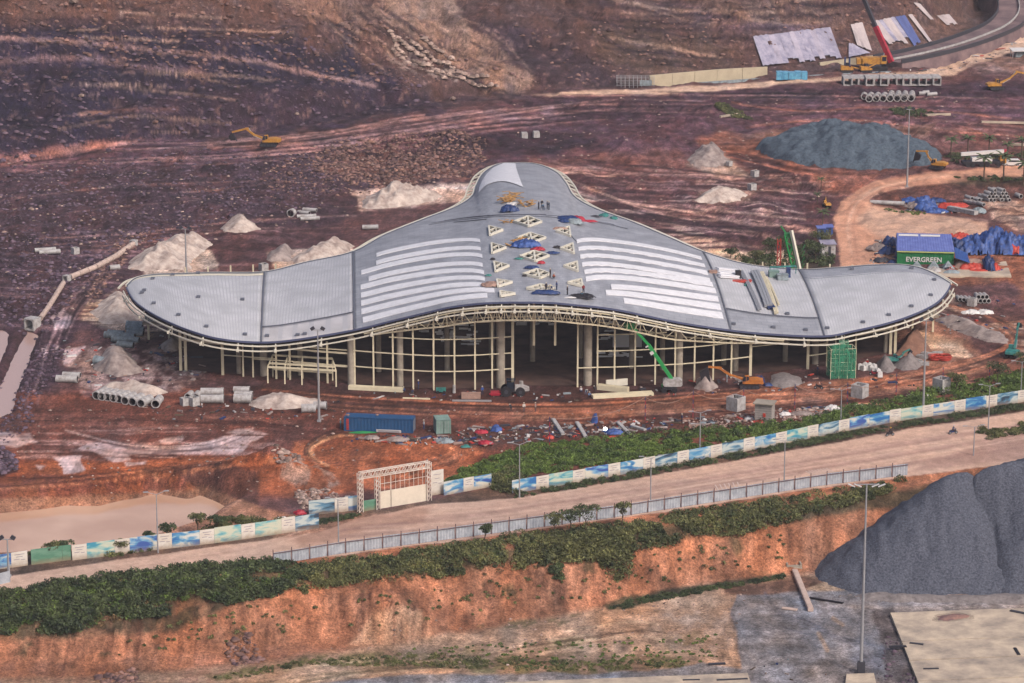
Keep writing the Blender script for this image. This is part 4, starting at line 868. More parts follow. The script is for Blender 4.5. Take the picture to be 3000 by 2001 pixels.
# round concrete columns behind the facade and further in
COLS = [(772, 1106, .72, 3), (1028, 1130, .62, 2), (1172, 1137, .62, 3), (1467, 1137, .8, 1.5), (1722, 1131, .8, 2), (1990, 1121, .68, 3), (2155, 1094, .62, 4), (2390, 1074, .62, 4), (2598, 1042, .45, 5),
        (700, 1095, .45, 14), (880, 1100, .5, 22), (1110, 1090, .5, 26), (1310, 1090, .5, 30), (1560, 1060, .5, 40), (1850, 1080, .5, 34), (1940, 1085, .5, 22), (2120, 1070, .5, 24), (2300, 1060, .5, 20), (1440, 1050, .5, 44), (1700, 1050, .5, 44)]
for px, py, r, dy in COLS:
    p = at(px, py, 0)
    if dy > 10: p.y += 0
    else: p.y += dy * .4
    zt = min(ez(p.x), 15.5 if dy > 10 else 99) - (1.2 if dy < 10 else 0.5)
    mb = MB(); mb.tube((p.x, p.y, 0), (p.x, p.y, zt), r, n=20); hpart('column', mb, M_CONC, smooth=False)
for px in (1476, 1737):      # dark steel heads where the truss sits on the columns
    p = at(px, 1134, 0); z = ez(p.x); mb = MB(); mb.box((p.x, p.y - 2.0, z - 2.6), (1.3, 2.2, 2.6)); hpart('column_head', mb, M_DARKS)
# floor slab, inner galleries, hanging bars at the back
mb = MB(); xs = np.linspace(fac(530, 1085).x, fac(2620, 1035).x, 60)
slabpts = [(x, fy(x) + .6) for x in xs]
outer = [(x, 600 + 12 * math.cos((x - 8) / 90 * 1.57)) for x in xs[::-1]]
P = slabpts + outer; n = len(P); mb.add([(x, y, .12) for x, y in P], [tuple(range(n))])
M_FLOOR = mat('muddy_floor', (104, 78, 70), .9, var=.5, scale=.12, rgb2=(50, 40, 42)); hpart('floor', mb, M_FLOOR)
for x0, x1, y0, z0 in ((-50, -18, 600, 5.2), (24, 66, 602, 5.0), (-72, -54, 590, 3.6), (66, 84, 596, 3.4)):
    mb = MB(); mb.box(((x0 + x1) / 2, y0 + 5, z0), (x1 - x0, 10, .6)); hpart('gallery_slab', mb, M_CONC)
    mb = MB()
    for k in range(int((x1 - x0) / 4) + 1): mb.box((x0 + 1 + k * 4, y0 + 1, z0 / 2), (.4, .4, z0))
    for k in range(int((x1 - x0) / 2)): mb.box((x0 + 1 + k * 2, y0, z0 + 1.6), (.12, .12, 2.6))
    hpart('gallery_post', mb, M_CREAM, stuff=True)
# white panels added deep inside the hall, standing in for patches of daylight
rr = random.Random(5)
M_GLINT = mat('white_wrap', (252, 250, 255), .5, var=.02, scale=1)
def inside(px, py, Y): dx, dy, dz = ray(px, py); t_ = Y / dy; return Vector((dx * t_, Y, CAMH + dz * t_))
for x0, x1, y0, y1, n_, Y in ((1285, 1395, 928, 1010, 46, 586), (1490, 1620, 922, 950, 30, 590), (1750, 1800, 932, 950, 8, 588), (1756, 1890, 940, 1000, 30, 586), (1756, 1880, 1028, 1058, 22, 578), (1240, 1300, 905, 930, 8, 590), (1220, 1260, 925, 975, 6, 586)):
    for k in range(n_):
        p_ = inside(rr.uniform(x0, x1), rr.uniform(y0, y1), Y + rr.uniform(-1, 1)); mb = MB(); mb.box(p_, (rr.uniform(.4, 2.2), .12, rr.uniform(.15, .5))); hpart('hanging_sheet', mb, M_GLINT)
mb = MB(); mb.box(inside(1838, 1000, 585), (5.6, .15, 2.6)); hpart('hanging_sheet', mb, M_GLINT, label='large pale sheet hanging inside the right half of the hall')
# rear wall posts and low wall inside
mb = MB()
for k in range(34): x = -66 + k * 4.5; mb.box((x, 612 + 10 * math.cos((x - 8) / 90 * 1.57), 4.4), (.3, .3, 8.8))
hpart('rear_post', mb, M_CREAM, stuff=True)
_prev_dup = dup
CH = {}
def snap(root):
    """remember the part tree of a finished prototype"""
    kids = {}
    for o in bpy.data.objects:
        if o.parent: kids.setdefault(o.parent.name, []).append(o)
    def tree(o): return (o, [tree(c) for c in kids.get(o.name, [])])
    CH[root.name] = tree(root); return root
def dup(root, loc, rz, label, group=None, scale=None, rot=None):
    def cp(tr, par):
        c = tr[0].copy(); COL.objects.link(c)
        if par is not None: c.parent = par
        for k in tr[1]: cp(k, c)
        return c
    r = cp(CH[root.name], None); r.location = loc; r.rotation_euler = rot or (0, 0, rz)
    if scale: r.scale = scale if not np.isscalar(scale) else (scale,) * 3
    r['label'] = label
    if group: r['group'] = group
    return r
class Kind:
    """first use keeps the prototype, later uses are copies"""
    def __init__(s, root): s.root = snap(root); s.used = False
    def put(s, loc, rz=0, label='', group=None, scale=None, rot=None):
        if not s.used:
            s.used = True; o = s.root; o.location = loc; o.rotation_euler = rot or (0, 0, rz)
            if scale: o.scale = scale if not np.isscalar(scale) else (scale,) * 3
            o['label'] = label
            if group: o['group'] = group
            return o
        return dup(s.root, loc, rz, label, group, scale, rot)

# ------------------------------------------------------------------ heaps of sand and gravel
def heap(name, corners, h, m, label, cat='heap', z0=None, peak=(.5, .5), seed=0, gul=.25, ridge=None, res=.5, steep=1.0, sink=.3, absz=False):
    """a poured heap over an outline (pixel corners of its foot)"""
    W = np.array([tuple(G(px, py)[:2]) if z0 is None else tuple(at(px, py, z0)[:2]) for px, py in corners])
    lo, hi = W.min(0) - 1, W.max(0) + 1; nx, ny = max(8, int((hi[0] - lo[0]) / res)), max(8, int((hi[1] - lo[1]) / res))
    X, Y = np.meshgrid(np.linspace(lo[0], hi[0], nx), np.linspace(lo[1], hi[1], ny))
    d = -sdpoly(X + fbm(X / 2.5, Y / 2.5, 3, seed) * .9, Y + fbm(X / 2.5, Y / 2.5, 3, seed + 3) * .9, W)
    dm = d.max(); t = np.clip(d / dm, 0, 1) ** steep
    if ridge is not None:
        Pk = [tuple(at(px, py, zz)[:2]) for px, py, zz in ridge]; dr = sdline(X, Y, Pk) if len(Pk) > 1 else np.hypot(X - Pk[0][0], Y - Pk[0][1])
        t = np.clip(d / (d.clip(0) + np.sqrt(dr ** 2 + (.08 * h) ** 2) + 1e-6), 0, 1)
        t = np.where(d > 0, t, 0)
    n = fbm(X / 1.4, Y / 3.5, 4, seed + 7); n2_ = fbm(X / 4, Y / 4, 3, seed + 9)
    Z = h * t * (1 + gul * n * (1 - t * .5) + .25 * n2_) if ridge is None else h * t * (1 + gul * .14 * fbm(X / 1.2, Y / 6, 3, seed + 30) * (1 - t) + .06 * n2_) + .25 * n * (t > 0)
    g0 = height(X, Y); Zs = (z0 + np.where(d > 0, Z, -sink)) if absz else (g0 + np.where(d > 0, Z, -sink))
    idx = np.arange(nx * ny).reshape(ny, nx)
    fa = np.stack([idx[:-1, :-1], idx[:-1, 1:], idx[1:, 1:], idx[1:, :-1]], -1).reshape(-1, 4)
    dd = d.ravel()[fa].max(1); fa = fa[dd > -.6]
    used, inv = np.unique(fa, return_inverse=True); fa = inv.reshape(-1, 4)
    c = W.mean(0); org = np.array([c[0], c[1], float(height(np.array([c[0]]), np.array([c[1]]))[0])])
    co = np.stack([X, Y, Zs], -1).reshape(-1, 3)[used] - org
    me = np_mesh(name, co, fa, m); me.polygons.foreach_set('use_smooth', np.ones(len(fa), bool))
    return tag(link(name, me, None, tuple(org)), label, cat)
heap('sand_heap', [(378, 790), (380, 765), (420, 735), (470, 712), (520, 702), (600, 698), (622, 715), (600, 735), (560, 760), (560, 790), (470, 792)], 3.4, M_SAND, 'long lumpy heap of pale sand behind the left wing tip', seed=1, gul=.6)
heap('sand_heap', [(645, 668), (690, 645), (722, 642), (770, 672), (720, 682), (660, 680)], 2.6, M_SAND, 'small pale sand heap between the loose pipes and the left wing', seed=2, gul=.5)
heap('sand_heap', [(785, 750), (800, 735), (830, 730), (870, 735), (850, 765), (790, 768)], 2.2, M_SANDG, 'grey dome of sand left of the pale heaps behind the wing', seed=3)
heap('sand_heap', [(850, 765), (880, 740), (960, 715), (1010, 708), (1040, 722), (1015, 745), (950, 770), (870, 778)], 2.6, M_SAND, 'pale ridged sand heap touching the rear edge of the left wing', seed=4, gul=.6)
heap('sand_heap', [(1055, 610), (1070, 578), (1110, 560), (1170, 556), (1240, 562), (1300, 575), (1230, 600), (1120, 612)], 4.2, M_SAND, 'rilled heap of pale sand left of the rear lobe', seed=5, gul=.8)
heap('sand_heap', [(262, 920), (300, 880), (350, 850), (400, 885), (440, 925), (390, 945), (300, 950)], 2.8, M_SAND, 'pale sand heap at the foot of the left wing tip', seed=6, gul=.6)
heap('sand_heap', [(270, 1085), (285, 1050), (330, 1025), (370, 1022), (400, 1060), (420, 1090), (340, 1105)], 3.2, M_SANDG, 'grey sand heap among the teal pipes on the left', seed=7, gul=.5)
heap('sand_heap', [(470, 1015), (500, 990), (525, 985), (540, 1010), (520, 1030), (480, 1032)], 1.8, M_SAND, 'small pale heap beside the leftmost hall posts', seed=8)
heap('sand_heap', [(730, 1185), (760, 1165), (800, 1152), (860, 1158), (930, 1170), (945, 1185), (860, 1200), (760, 1200)], 1.7, M_SAND, 'low row of pale sand tips right of the side-on pipes', seed=9, gul=.9)
heap('sand_heap', [(280, 1140), (330, 1122), (420, 1125), (500, 1150), (440, 1165), (360, 1150)], 1.4, M_SAND, 'low sand bank behind the slanting pipe row', seed=10, gul=.5)
heap('sand_heap', [(2012, 470), (2040, 440), (2075, 424), (2110, 432), (2140, 475), (2100, 490), (2030, 485)], 2.8, M_SANDG, 'grey and white double sand heap left of the large gravel stockpile', seed=11, gul=.7)
heap('sand_heap', [(2030, 590), (2060, 565), (2100, 548), (2150, 560), (2190, 570), (2170, 590), (2090, 597)], 2.2, M_SAND, 'low pale sand heap by a lone concrete box behind the right wing', seed=12, gul=.5)
heap('gravel_heap', [(2250, 1125), (2262, 1100), (2280, 1090), (2310, 1090), (2340, 1105), (2350, 1125), (2300, 1140)], 4.4, M_GRAV3, 'cone of grey gravel at the facade right of the orange excavator', seed=13, ridge=[(2277, 1100, 4)], gul=1)
heap('soil_heap', [(2028, 1140), (2040, 1118), (2060, 1112), (2090, 1120), (2110, 1135), (2070, 1150)], 2.4, M_SANDG, 'grey brown soil heap under the orange excavator bucket', seed=14)
heap('gravel_heap', [(2620, 1075), (2640, 1052), (2670, 1050), (2710, 1070), (2690, 1085), (2640, 1085)], 2.3, M_GRAV3, 'small grey gravel heap left of the red hose coil', seed=15)
heap('soil_heap', [(2620, 1040), (2640, 1000), (2680, 985), (2715, 1005), (2725, 1035), (2680, 1045)], 4.2, mat('brown_spoil', (140, 104, 90), .95, var=.3, scale=1.2, bump=.2), 'brown soil heap at the right end of the hall', seed=16)
heap('gravel_heap', [(2570, 1085), (2560, 1068), (2580, 1058), (2610, 1062), (2626, 1080), (2600, 1092)], 2.2, M_GRAV3, 'rounded grey gravel heap beside the white bulk bags', seed=17)
heap('sand_heap', [(2735, 940), (2790, 920), (2850, 945), (2950, 985), (2960, 1010), (2880, 1000), (2790, 965)], 1.3, M_SANDG, 'long low bank of grey sand and rubble right of the blue tarpaulin', seed=18, gul=.9)
# large blue grey stockpile in the middle distance
heap('gravel_stockpile', [(2215, 438), (2262, 415), (2330, 392), (2420, 380), (2520, 388), (2640, 400), (2700, 420), (2760, 462), (2745, 482), (2660, 490), (2500, 497), (2400, 490), (2290, 468)], 6.6, M_GRAV2, 'long flat topped stockpile of blue grey gravel beside the dirt road', 'stockpile', seed=19, steep=.5, gul=.3, res=.6)
heap('gravel_heap', [(2355, 392), (2372, 380), (2392, 370), (2418, 380), (2425, 392), (2390, 398)], 7.6, M_GRAV2, 'dark small gravel tip on the back of the large stockpile', seed=20, ridge=[(2390, 385, 4)])
# the great heap at the lower right
heap('gravel_mountain', [(2375, 1655), (2385, 1690), (2440, 1720), (2530, 1742), (2700, 1745), (2900, 1742), (2960, 1738), (3040, 1690), (3060, 1600), (2960, 1525), (2560, 1540)], 15.0, M_GRAV,
     'huge dark grey gravel mountain at the lower right with a rounded left peak', 'gravel mountain', z0=YARD, seed=21, ridge=[(2772, 1398, 6.0), (2838, 1388, 6)], res=.42, absz=True, gul=1.0)
heap('gravel_mountain', [(2950, 1745), (3300, 1745), (3600, 1650), (3500, 1400), (3000, 1385), (2640, 1425), (2620, 1540), (2740, 1630), (2890, 1725)], 17.6, M_GRAV,
     'higher gravel ridge overlapping behind the huge heap, cut by the right edge', 'gravel mountain', z0=YARD, seed=25, ridge=[(2868, 1366, 7.6), (2955, 1345, 8.4), (3060, 1322, 8.8), (3300, 1300, 8)], res=.42, absz=True, gul=1.0)
heap('gravel_bank', [(2500, 1742), (2560, 1730), (2700, 1742), (2900, 1740), (3100, 1735), (3300, 1760), (3000, 1772), (2700, 1766), (2540, 1762)], .8, M_GRAV3, 'low ragged bank of grey gravel along the foot of the huge heap', 'bank', z0=YARD, seed=22, gul=.8)
# rocks and rubble
MR = 0
def rubble(name, P, n, smin, smax, m, label, seed, z=0.0, flatz=.7):
    stuff(name, rocks(name, inpoly_pts(P, n, seed, z), smin, smax, m, flatz, seed), label, 'rubble')
rubble('rubble', [(760, 520), (900, 440), (1150, 415), (1420, 420), (1440, 460), (1380, 520), (1180, 560), (1020, 580), (800, 600)], 2600, .08, .55, M_ROCK, 'smaller brown stones around the broken rock spread', 20)
rubble('rubble', [(950, 440), (1400, 425), (1420, 470), (1350, 520), (1180, 560), (1020, 560), (900, 500)], 3000, .12, .8, M_ROCK, 'orange brown broken rock spread behind the left wing', 1)
rubble('rubble', [(0, 500), (500, 450), (900, 450), (1000, 560), (900, 640), (400, 660), (0, 700)], 4200, .08, .6, M_ROCKD, 'dark broken rock over the left plain', 2)
rubble('rubble', [(0, 700), (700, 640), (560, 700), (380, 740), (230, 870), (120, 1000), (0, 950)], 1800, .12, .7, M_ROCKD, 'dark rubble around the long pipeline', 3)
rubble('rubble', [(350, 700), (440, 690), (380, 760), (300, 860), (270, 900), (250, 870)], 500, .12, .6, M_ROCK, 'brown rubble left of the wing tip', 4)
rubble('rubble', [(0, 1310), (40, 1330), (60, 1370), (0, 1400), (-60, 1400), (-60, 1310)], 400, .15, .7, M_ROCKD, 'dark grey spoil at the left edge by the puddles', 5)
rubble('rubble', [(760, 1340), (840, 1330), (900, 1390), (830, 1400)], 260, .15, .7, M_ROCKP, 'pale concrete rubble on the mound above the pond', 6)
rubble('rubble', [(860, 1440), (960, 1430), (1000, 1460), (960, 1490), (880, 1490)], 320, .12, .6, M_ROCKP, 'grey rubble behind the painted hoarding', 7)
rubble('rubble', [(0, 1110), (120, 1000), (200, 1030), (160, 1110), (100, 1180), (100, 1240), (20, 1300), (0, 1300)], 700, .12, .55, M_ROCKD, 'dark stones beside the flooded ditch', 8)
rubble('rubble', [(2000, 1235), (2230, 1205), (2420, 1195), (2500, 1215), (2200, 1250), (2020, 1262)], 420, .12, .5, M_ROCKP, 'grey building rubble behind the roadside shrubs', 9)
rubble('rubble', [(650, 1900), (740, 1880), (770, 1920), (690, 1935)], 160, .15, .8, M_ROCK, 'clods of earth at the foot of the orange bank', 10, -7)
rubble('rubble', [(280, 1960), (400, 1950), (420, 1990), (300, 2000)], 160, .15, .7, M_ROCK, 'clods at the lower left of the orange bank', 11, -7)
rubble('rubble', [(2560, 1990), (2600, 1860), (2640, 1880), (2700, 2010), (2620, 2020)], 90, .1, .45, M_ROCKD, 'dark stones along the concrete slab edge', 12, YARD)
rubble('rubble', [(0, 480), (900, 430), (1400, 430), (1380, 540), (1000, 640), (500, 740), (250, 900), (0, 960)], 1300, .08, .5, M_ROCKP, 'pale stones sprinkled over the left plain', 13)
rubble('rubble', [(1500, 300), (2900, 260), (3000, 420), (2200, 420), (2450, 620), (1900, 690), (1500, 500)], 900, .08, .45, M_ROCKP, 'pale stones sprinkled over the right plain', 14)
rubble('rubble', [(0, 1200), (900, 1200), (1900, 1200), (1900, 1240), (1100, 1400), (700, 1440), (0, 1400)], 700, .06, .35, M_ROCKP, 'pale stones on the red ground before the hall', 15)
rubble('rubble', [(2380, 1735), (2700, 1752), (3060, 1750), (3060, 1765), (2560, 1765)], 260, .05, .3, M_GRAV3, 'loose stones at the foot of the gravel mountain', 16, YARD)
rubble('rubble', [(900, 1880), (1500, 1820), (2200, 1720), (2150, 1900), (1500, 1960), (900, 1960)], 380, .05, .3, M_ROCKP, 'stones on the tan yard below the bank', 17, YARD)
heap('soil_patch', [(2745, 1803), (2790, 1795), (2830, 1800), (2835, 1808), (2790, 1816), (2750, 1812)], .25, M_ROCK, 'brown dirt spill on the far end of the big slab', 'dirt spill', z0=YARD + .58, seed=40, res=.3, sink=.05, absz=True)
def hillpts(P, n, seed):
    rs = np.random.RandomState(seed); lo = np.min(P, 0); hi = np.max(P, 0); out = []
    q = rs.rand(n * 3, 2) * (hi - lo) + lo; q = q[sdpoly(q[:, 0], q[:, 1], P) < 0][:n]
    # march many sight lines at once
    dx, dy, dz = ray(q[:, 0], q[:, 1]); Ys = np.arange(700, 1060, 2.0)
    T = Ys[None] / dy[:, None]; H_ = height(dx[:, None] * T, np.repeat(Ys[None], len(q), 0)); hit = (CAMH + dz[:, None] * T) <= H_
    i = hit.argmax(1); yy = Ys[i]; return np.stack([dx * yy / dy, yy], -1)
stuff('hill_rocks', rocks('hill_rocks', hillpts(np.array([(-100, 150), (900, 100), (1300, 300), (700, 400), (-100, 500)]), 3400, 1), .12, .9, M_ROCKD, .8, 31, 6), 'dark rocks over the quarried slope at the left', 'rocks')
stuff('hill_rocks', rocks('hill_rocks', hillpts(np.array([(0, 0), (900, 0), (1600, 260), (1100, 260), (300, 200), (0, 120)]), 2600, 2), .12, .9, M_ROCK, .8, 32, 5), 'brown rocks over the upper slope', 'rocks')
stuff('hill_rocks', rocks('hill_rocks', hillpts(np.array([(1140, 120), (1270, 150), (1390, 240), (1480, 260), (1400, 268), (1280, 225), (1150, 170)]), 800, 3), .2, 1.2, M_ROCKP, .8, 33, 2.5), 'pale boulders fanned out under the ridge', 'rocks')
stuff('hill_rocks', rocks('hill_rocks', hillpts(np.array([(1500, 100), (2200, 0), (2900, 0), (2200, 210), (1700, 260)]), 900, 4), .15, .9, M_ROCK, .8, 34, 4), 'small rocks over the right hand slope', 'rocks')
# separate boulders one can pick out
BOULD = [(215, 12, 2.6, M_ROCKP, 'pale block high on the left slope'), (238, 285, 1.4, M_ROCKP, 'upright pale slab on the dark left slope'), (190, 232, 1.3, M_ROCK, 'tan boulder above the dark left slope'), (455, 362, 1.4, M_ROCK, 'brown boulder on the bench above the rock pile'),
         (372, 112, 1.2, M_ROCK, 'reddish boulder under the upper bench'), (870, 338, 1.2, M_ROCKP, 'pale boulder right of the yellow excavator'), (1327, 294, 1.6, M_ROCKP, 'tan boulder at the foot of the middle slope'), (1278, 212, 1.3, M_ROCKP, 'white boulder at the lower end of the boulder fan'),
         (850, 514, 1.5, M_ROCK, 'flat orange boulder among the brown rubble'), (968, 528, 1.2, M_ROCK, 'rounded orange boulder left of the brown rubble'), (985, 510, 1.2, M_ROCK, 'orange boulder behind the brown rubble'), (92, 618, 1.2, M_ROCKP, 'pale boulder on the far left plain'), (25, 518, 1.3, M_ROCKD, 'dark pointed boulder at the left edge')]
for k, (px, py, s, m_, lb) in enumerate(BOULD):
    p = G(px, py); rs = np.random.RandomState(k + 50); v = OCT_V * (1 + .3 * (rs.rand(10, 1) - .5)) * s * np.array([.7, .6, .55]); mb = MB(); mb.add([tuple(q) for q in v], [tuple(int(i) for i in f) for f in OCT_F])
    solo('boulder', mb, m_, lb, 'boulder', p + Vector((0, 0, .2 * s)), rs.rand() * 6)

# ------------------------------------------------------------------ concrete pipes and boxes
def make_pipe(r, L, m, n=18):
    t = thing('concrete_pipe', '', 'pipe', (0, 0, 0))
    mb = MB(); ri = r * .82; rg = []
    for x, rad in ((-L / 2, r), (L / 2 - .5, r), (L / 2 - .5, r * 1.08), (L / 2, r * 1.08), (L / 2, ri), (-L / 2, ri), (-L / 2, r)):
        rg.append([(x, rad * math.cos(2 * math.pi * k / n), rad * math.sin(2 * math.pi * k / n)) for k in range(n)])
    mb.rings(rg[:5], cap=False); mb.rings(rg[5:], cap=False); part('shell', mb, m, t)
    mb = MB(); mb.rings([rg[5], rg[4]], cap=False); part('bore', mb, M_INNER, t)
    return t
PK = {}
def pipe(px, py, r, L, ang, label, group=None, m=None, dz=0.0, rot=None, mid=True, z=None):
    """axis through the pixel (base line under the pipe's middle), ang = heading of the bell end in degrees from +X"""
    key = (round(r, 2), round(L, 1), (m or M_PIPE).name)
    if key not in PK: PK[key] = Kind(make_pipe(r, L, m or M_PIPE))
    p = (G(px, py) if z is None else at(px, py, z)) + Vector((0, 0, r * .96 + dz))
    return PK[key].put(p, R(ang), label, group)
gp = 'pipes in the slanting row on the left sand'
for i, (px, py) in enumerate([(296, 1163), (312, 1166), (329, 1168), (346, 1171), (362, 1173), (380, 1178), (402, 1181), (427, 1186), (462, 1187)]):
    pipe(px, py, .78, 3.6, -112 if i < 8 else -96, f'{ORD[i]} grey pipe from the left in the slanting row of nine', gp)
PSIDE = [(622, 1158, 'upper of the two long side-on pipes right of the slanting row', .72, 4.2, 0), (622, 1180, 'lower of the two long side-on pipes right of the slanting row', .78, 4.2, 0), (708, 1150, 'topmost of three side-on pipes left of the low sand tips', .6, 3.0, -4),
         (714, 1164, 'middle of three side-on pipes left of the low sand tips', .6, 3.3, -4), (712, 1180, 'front of three side-on pipes left of the low sand tips', .85, 3.3, -4), (904, 1208, 'front one of two short pipes at the left foot of the tall mast', .8, 2.6, 6), (938, 1198, 'rear one of two short pipes at the left foot of the tall mast', .7, 2.4, -6),
         (555, 1166, 'left of two pipes seen end on beside the side-on pipes', .6, 2.4, -100), (577, 1166, 'right of two pipes seen end on beside the side-on pipes', .6, 2.4, -95),
         (196, 1120, 'lower of two stacked side-on pipes at the left', .7, 4.0, -6), (210, 1106, 'upper of two side-on pipes at the left', .55, 3.4, -10)]
for px, py, lb, r, L, a in PSIDE: pipe(px, py, r, L, a, lb, 'loose pipes on the left ground')
TE = [(395, 958), (393, 966), (398, 974), (396, 984), (340, 985), (372, 992), (352, 1002), (330, 990), (385, 1003), (300, 1070), (368, 1018)]
for i, (px, py) in enumerate(TE):
    pipe(px, py, .62 if i != 9 else .85, 3.3, 172 if i < 4 else (165 if i != 9 else 150), f'{ORD[i]} weathered teal grey pipe in the heap under the left wing tip', 'weathered pipes under the left wing tip', M_PIPE2)
for px, py, lb, a, r, L in [(133, 738, 'rear of two pale pipes lying on the far left plain', 14, .5, 4.6), (146, 744, 'front of two pale pipes lying on the far left plain', 14, .5, 4.6), (890, 628, 'left of four scattered thin pipes behind the wing', -28, .45, 3), (908, 620, 'rear of four scattered thin pipes behind the wing', -18, .45, 3.4),
                     (898, 638, 'third of four scattered thin pipes behind the wing', 8, .42, 4.4), (908, 645, 'front of four scattered thin pipes behind the wing', 12, .42, 4.4), (1085, 672, 'single side-on pipe left of the wing root', 3, .55, 3.6),
                     (461, 736, 'left of two short pipes stuck in the pale sand heap', 35, .5, 2.6), (473, 734, 'right of two short pipes stuck in the pale sand heap', 35, .5, 2.6), (336, 790, 'short open pipe right of the long pipeline', 20, .55, 2.2), (855, 634, 'stubby round manhole ring behind the wing', -110, .9, 1.4),
                     (2600, 600, 'long pale pipe lying under the blue tarpaulin heap', -12, .5, 8)]:
    pipe(px, py, r, L, a, lb)
# rows at the right
def prow(pts, r, L, ang, txt, grp, dz=0.0, z=None):
    for i, (px, py) in enumerate(pts): pipe(px, py, r, L, ang, f'{ORD[i]} from the left {txt}', grp, dz=dz, z=z)
prow([(2808, 878), (2819, 879), (2831, 880), (2843, 881), (2856, 884)], .4, 2.4, -84, 'in the row of five pipes beyond the right wing tip', 'pipes beyond the right wing tip')
prow([(2868, 884), (2880, 884), (2892, 884)], .46, 2.4, -84, 'on the ground in the stack beyond the right wing tip', 'pipes beyond the right wing tip')
prow([(2862, 884), (2874, 884), (2886, 884)], .46, 2.4, -84, 'on top of the stack beyond the right wing tip', 'pipes beyond the right wing tip', dz=.85)
gq = 'pipes stacked in the right yard'
base_row = [(2860 + 11 * k, 588) for k in range(9)]
prow(base_row, .42, 2.6, -64, 'in the bottom layer of the pyramid stack in the right yard', gq)
prow([(2877 + 11 * k, 588) for k in range(7)], .42, 2.6, -64, 'in the second layer of the pyramid stack in the right yard', gq, dz=.76)
prow([(2894 + 11 * k, 588) for k in range(5)], .42, 2.6, -64, 'in the third layer of the pyramid stack in the right yard', gq, dz=1.52)
prow([(2905 + 13 * k, 588) for k in range(3)], .42, 2.6, -64, 'on the crest of the pyramid stack in the right yard', gq, dz=2.28)
prow([(2835, 596), (2848, 598), (2861, 600), (2873, 601)], .42, 2.6, -64, 'of the low row in front of the pyramid stack', gq)
prow([(2838, 592)], .42, 2.6, -64, 'lying on the low row in front of the pyramid stack', gq, dz=.75)
prow([(2984, 578)], .5, 2.4, -70, 'and alone at the right of the pyramid stack', gq)
gf = 'large pipes in the far row'
prow([(2546 + 20.5 * k, 296 - .3 * k) for k in range(7)], .92, 2.6, -97, 'in the front row of large pipes below the box row', gf)
prow([(2532 + 20 * k, 289) for k in range(8)], .85, 2.6, -97, 'in the second row of large pipes below the box row', gf)
prow([(2612 + 20 * k, 283) for k in range(4)], .8, 2.4, -97, 'in the rear row of large pipes below the box row', gf)
prow([(2700, 278), (2712, 275), (2724, 281), (2735, 280)], .5, 1.8, 15, 'of four scattered pale pipes right of the large far pipes', gf)
# culvert boxes
def make_box(s, L, wall=.22):
    t = thing('concrete_box', '', 'culvert box', (0, 0, 0)); a = s / 2; mb = MB()
    for c, d in (((0, 0, wall / 2), (L, s, wall)), ((0, 0, s - wall / 2), (L, s, wall)), ((0, -a + wall / 2, a), (L, wall, s - 2 * wall)), ((0, a - wall / 2, a), (L, wall, s - 2 * wall))): mb.box(c, d)
    part('frame', mb, M_PIPE, t); mb = MB()
    for sx in (-1, 1):
        for sy in (-1, 1):
            for sz in (0, 1): mb.box((0, sy * (a - wall - .11), wall + .11 if sz == 0 else s - wall - .11), (L * .96, .22, .22))
    part('haunch', mb, M_PIPE, t, stuff=True); return t
KB = Kind(make_box(2.0, 2.0)); KB2 = Kind(make_box(2.3, 5.5, .3))
UP = lambda rz: (0, R(-90), rz)          # stood on end, open at the top
for px, py, rz, s, lb in [(2168, 1196, .5, 1.25, 'open grey concrete box just left of the block hut'), (2528, 1158, .6, 1.2, 'pale concrete box with a notch, middle of the verge behind the shrubs'), (2770, 1140, .4, 1.2, 'open concrete box half hidden by shrubs at the right'),
                          (2224 - 6, 516, .3, .75, 'small lone box behind the right wing near the gravel road'), (2211, 556, .2, .8, 'lone box at the end of a low sand heap'), (2141, 485, .4, .6, 'small box on the white sand by the stockpile'), (229, 742, .3, .7, 'little square box on the left plain'),
                          (530, 708, .3, .6, 'little box on top of the pale sand heap'), (782, 792, .2, .8, 'square box tucked behind the left wing joint'), (2932 - 80, 893, .7, .8, 'hexagonal looking box in front of the right pipe stack'), (552, 1185, .2, .7, 'left of the small blocks below the end-on pipes'), (578, 1185, .4, .8, 'right of the small blocks below the end-on pipes')]:
    p = G(px, py); KB.put(p + Vector((0, 0, s)), 0, lb, 'loose concrete boxes', s, rot=(0, R(-90), rz + .35))
    p2 = None
for k in range(13):
    px = 2480 + 21.8 * k; p = G(px, 247 - .1 * k); KB2.put(p, R(90 + 4 * math.sin(k * 2.1)), f'{ORD[k]} from the left in the long row of box culverts by the red crane', 'box culverts in the far row')
# pale slabs on the far side
for px, py, lb in [(1536, 405, 'left of the two pale blocks behind the rear lobe'), (1571, 402, 'right of the two pale blocks behind the rear lobe')]:
    mb = MB(); mb.box((0, 0, .7), (1.6, 1.5, 1.4)); mb.box((0, 0, 1.5), (1.4, 1.3, .2)); solo('concrete_block', mb, M_PIPE, lb, 'block', G(px, py), .2)
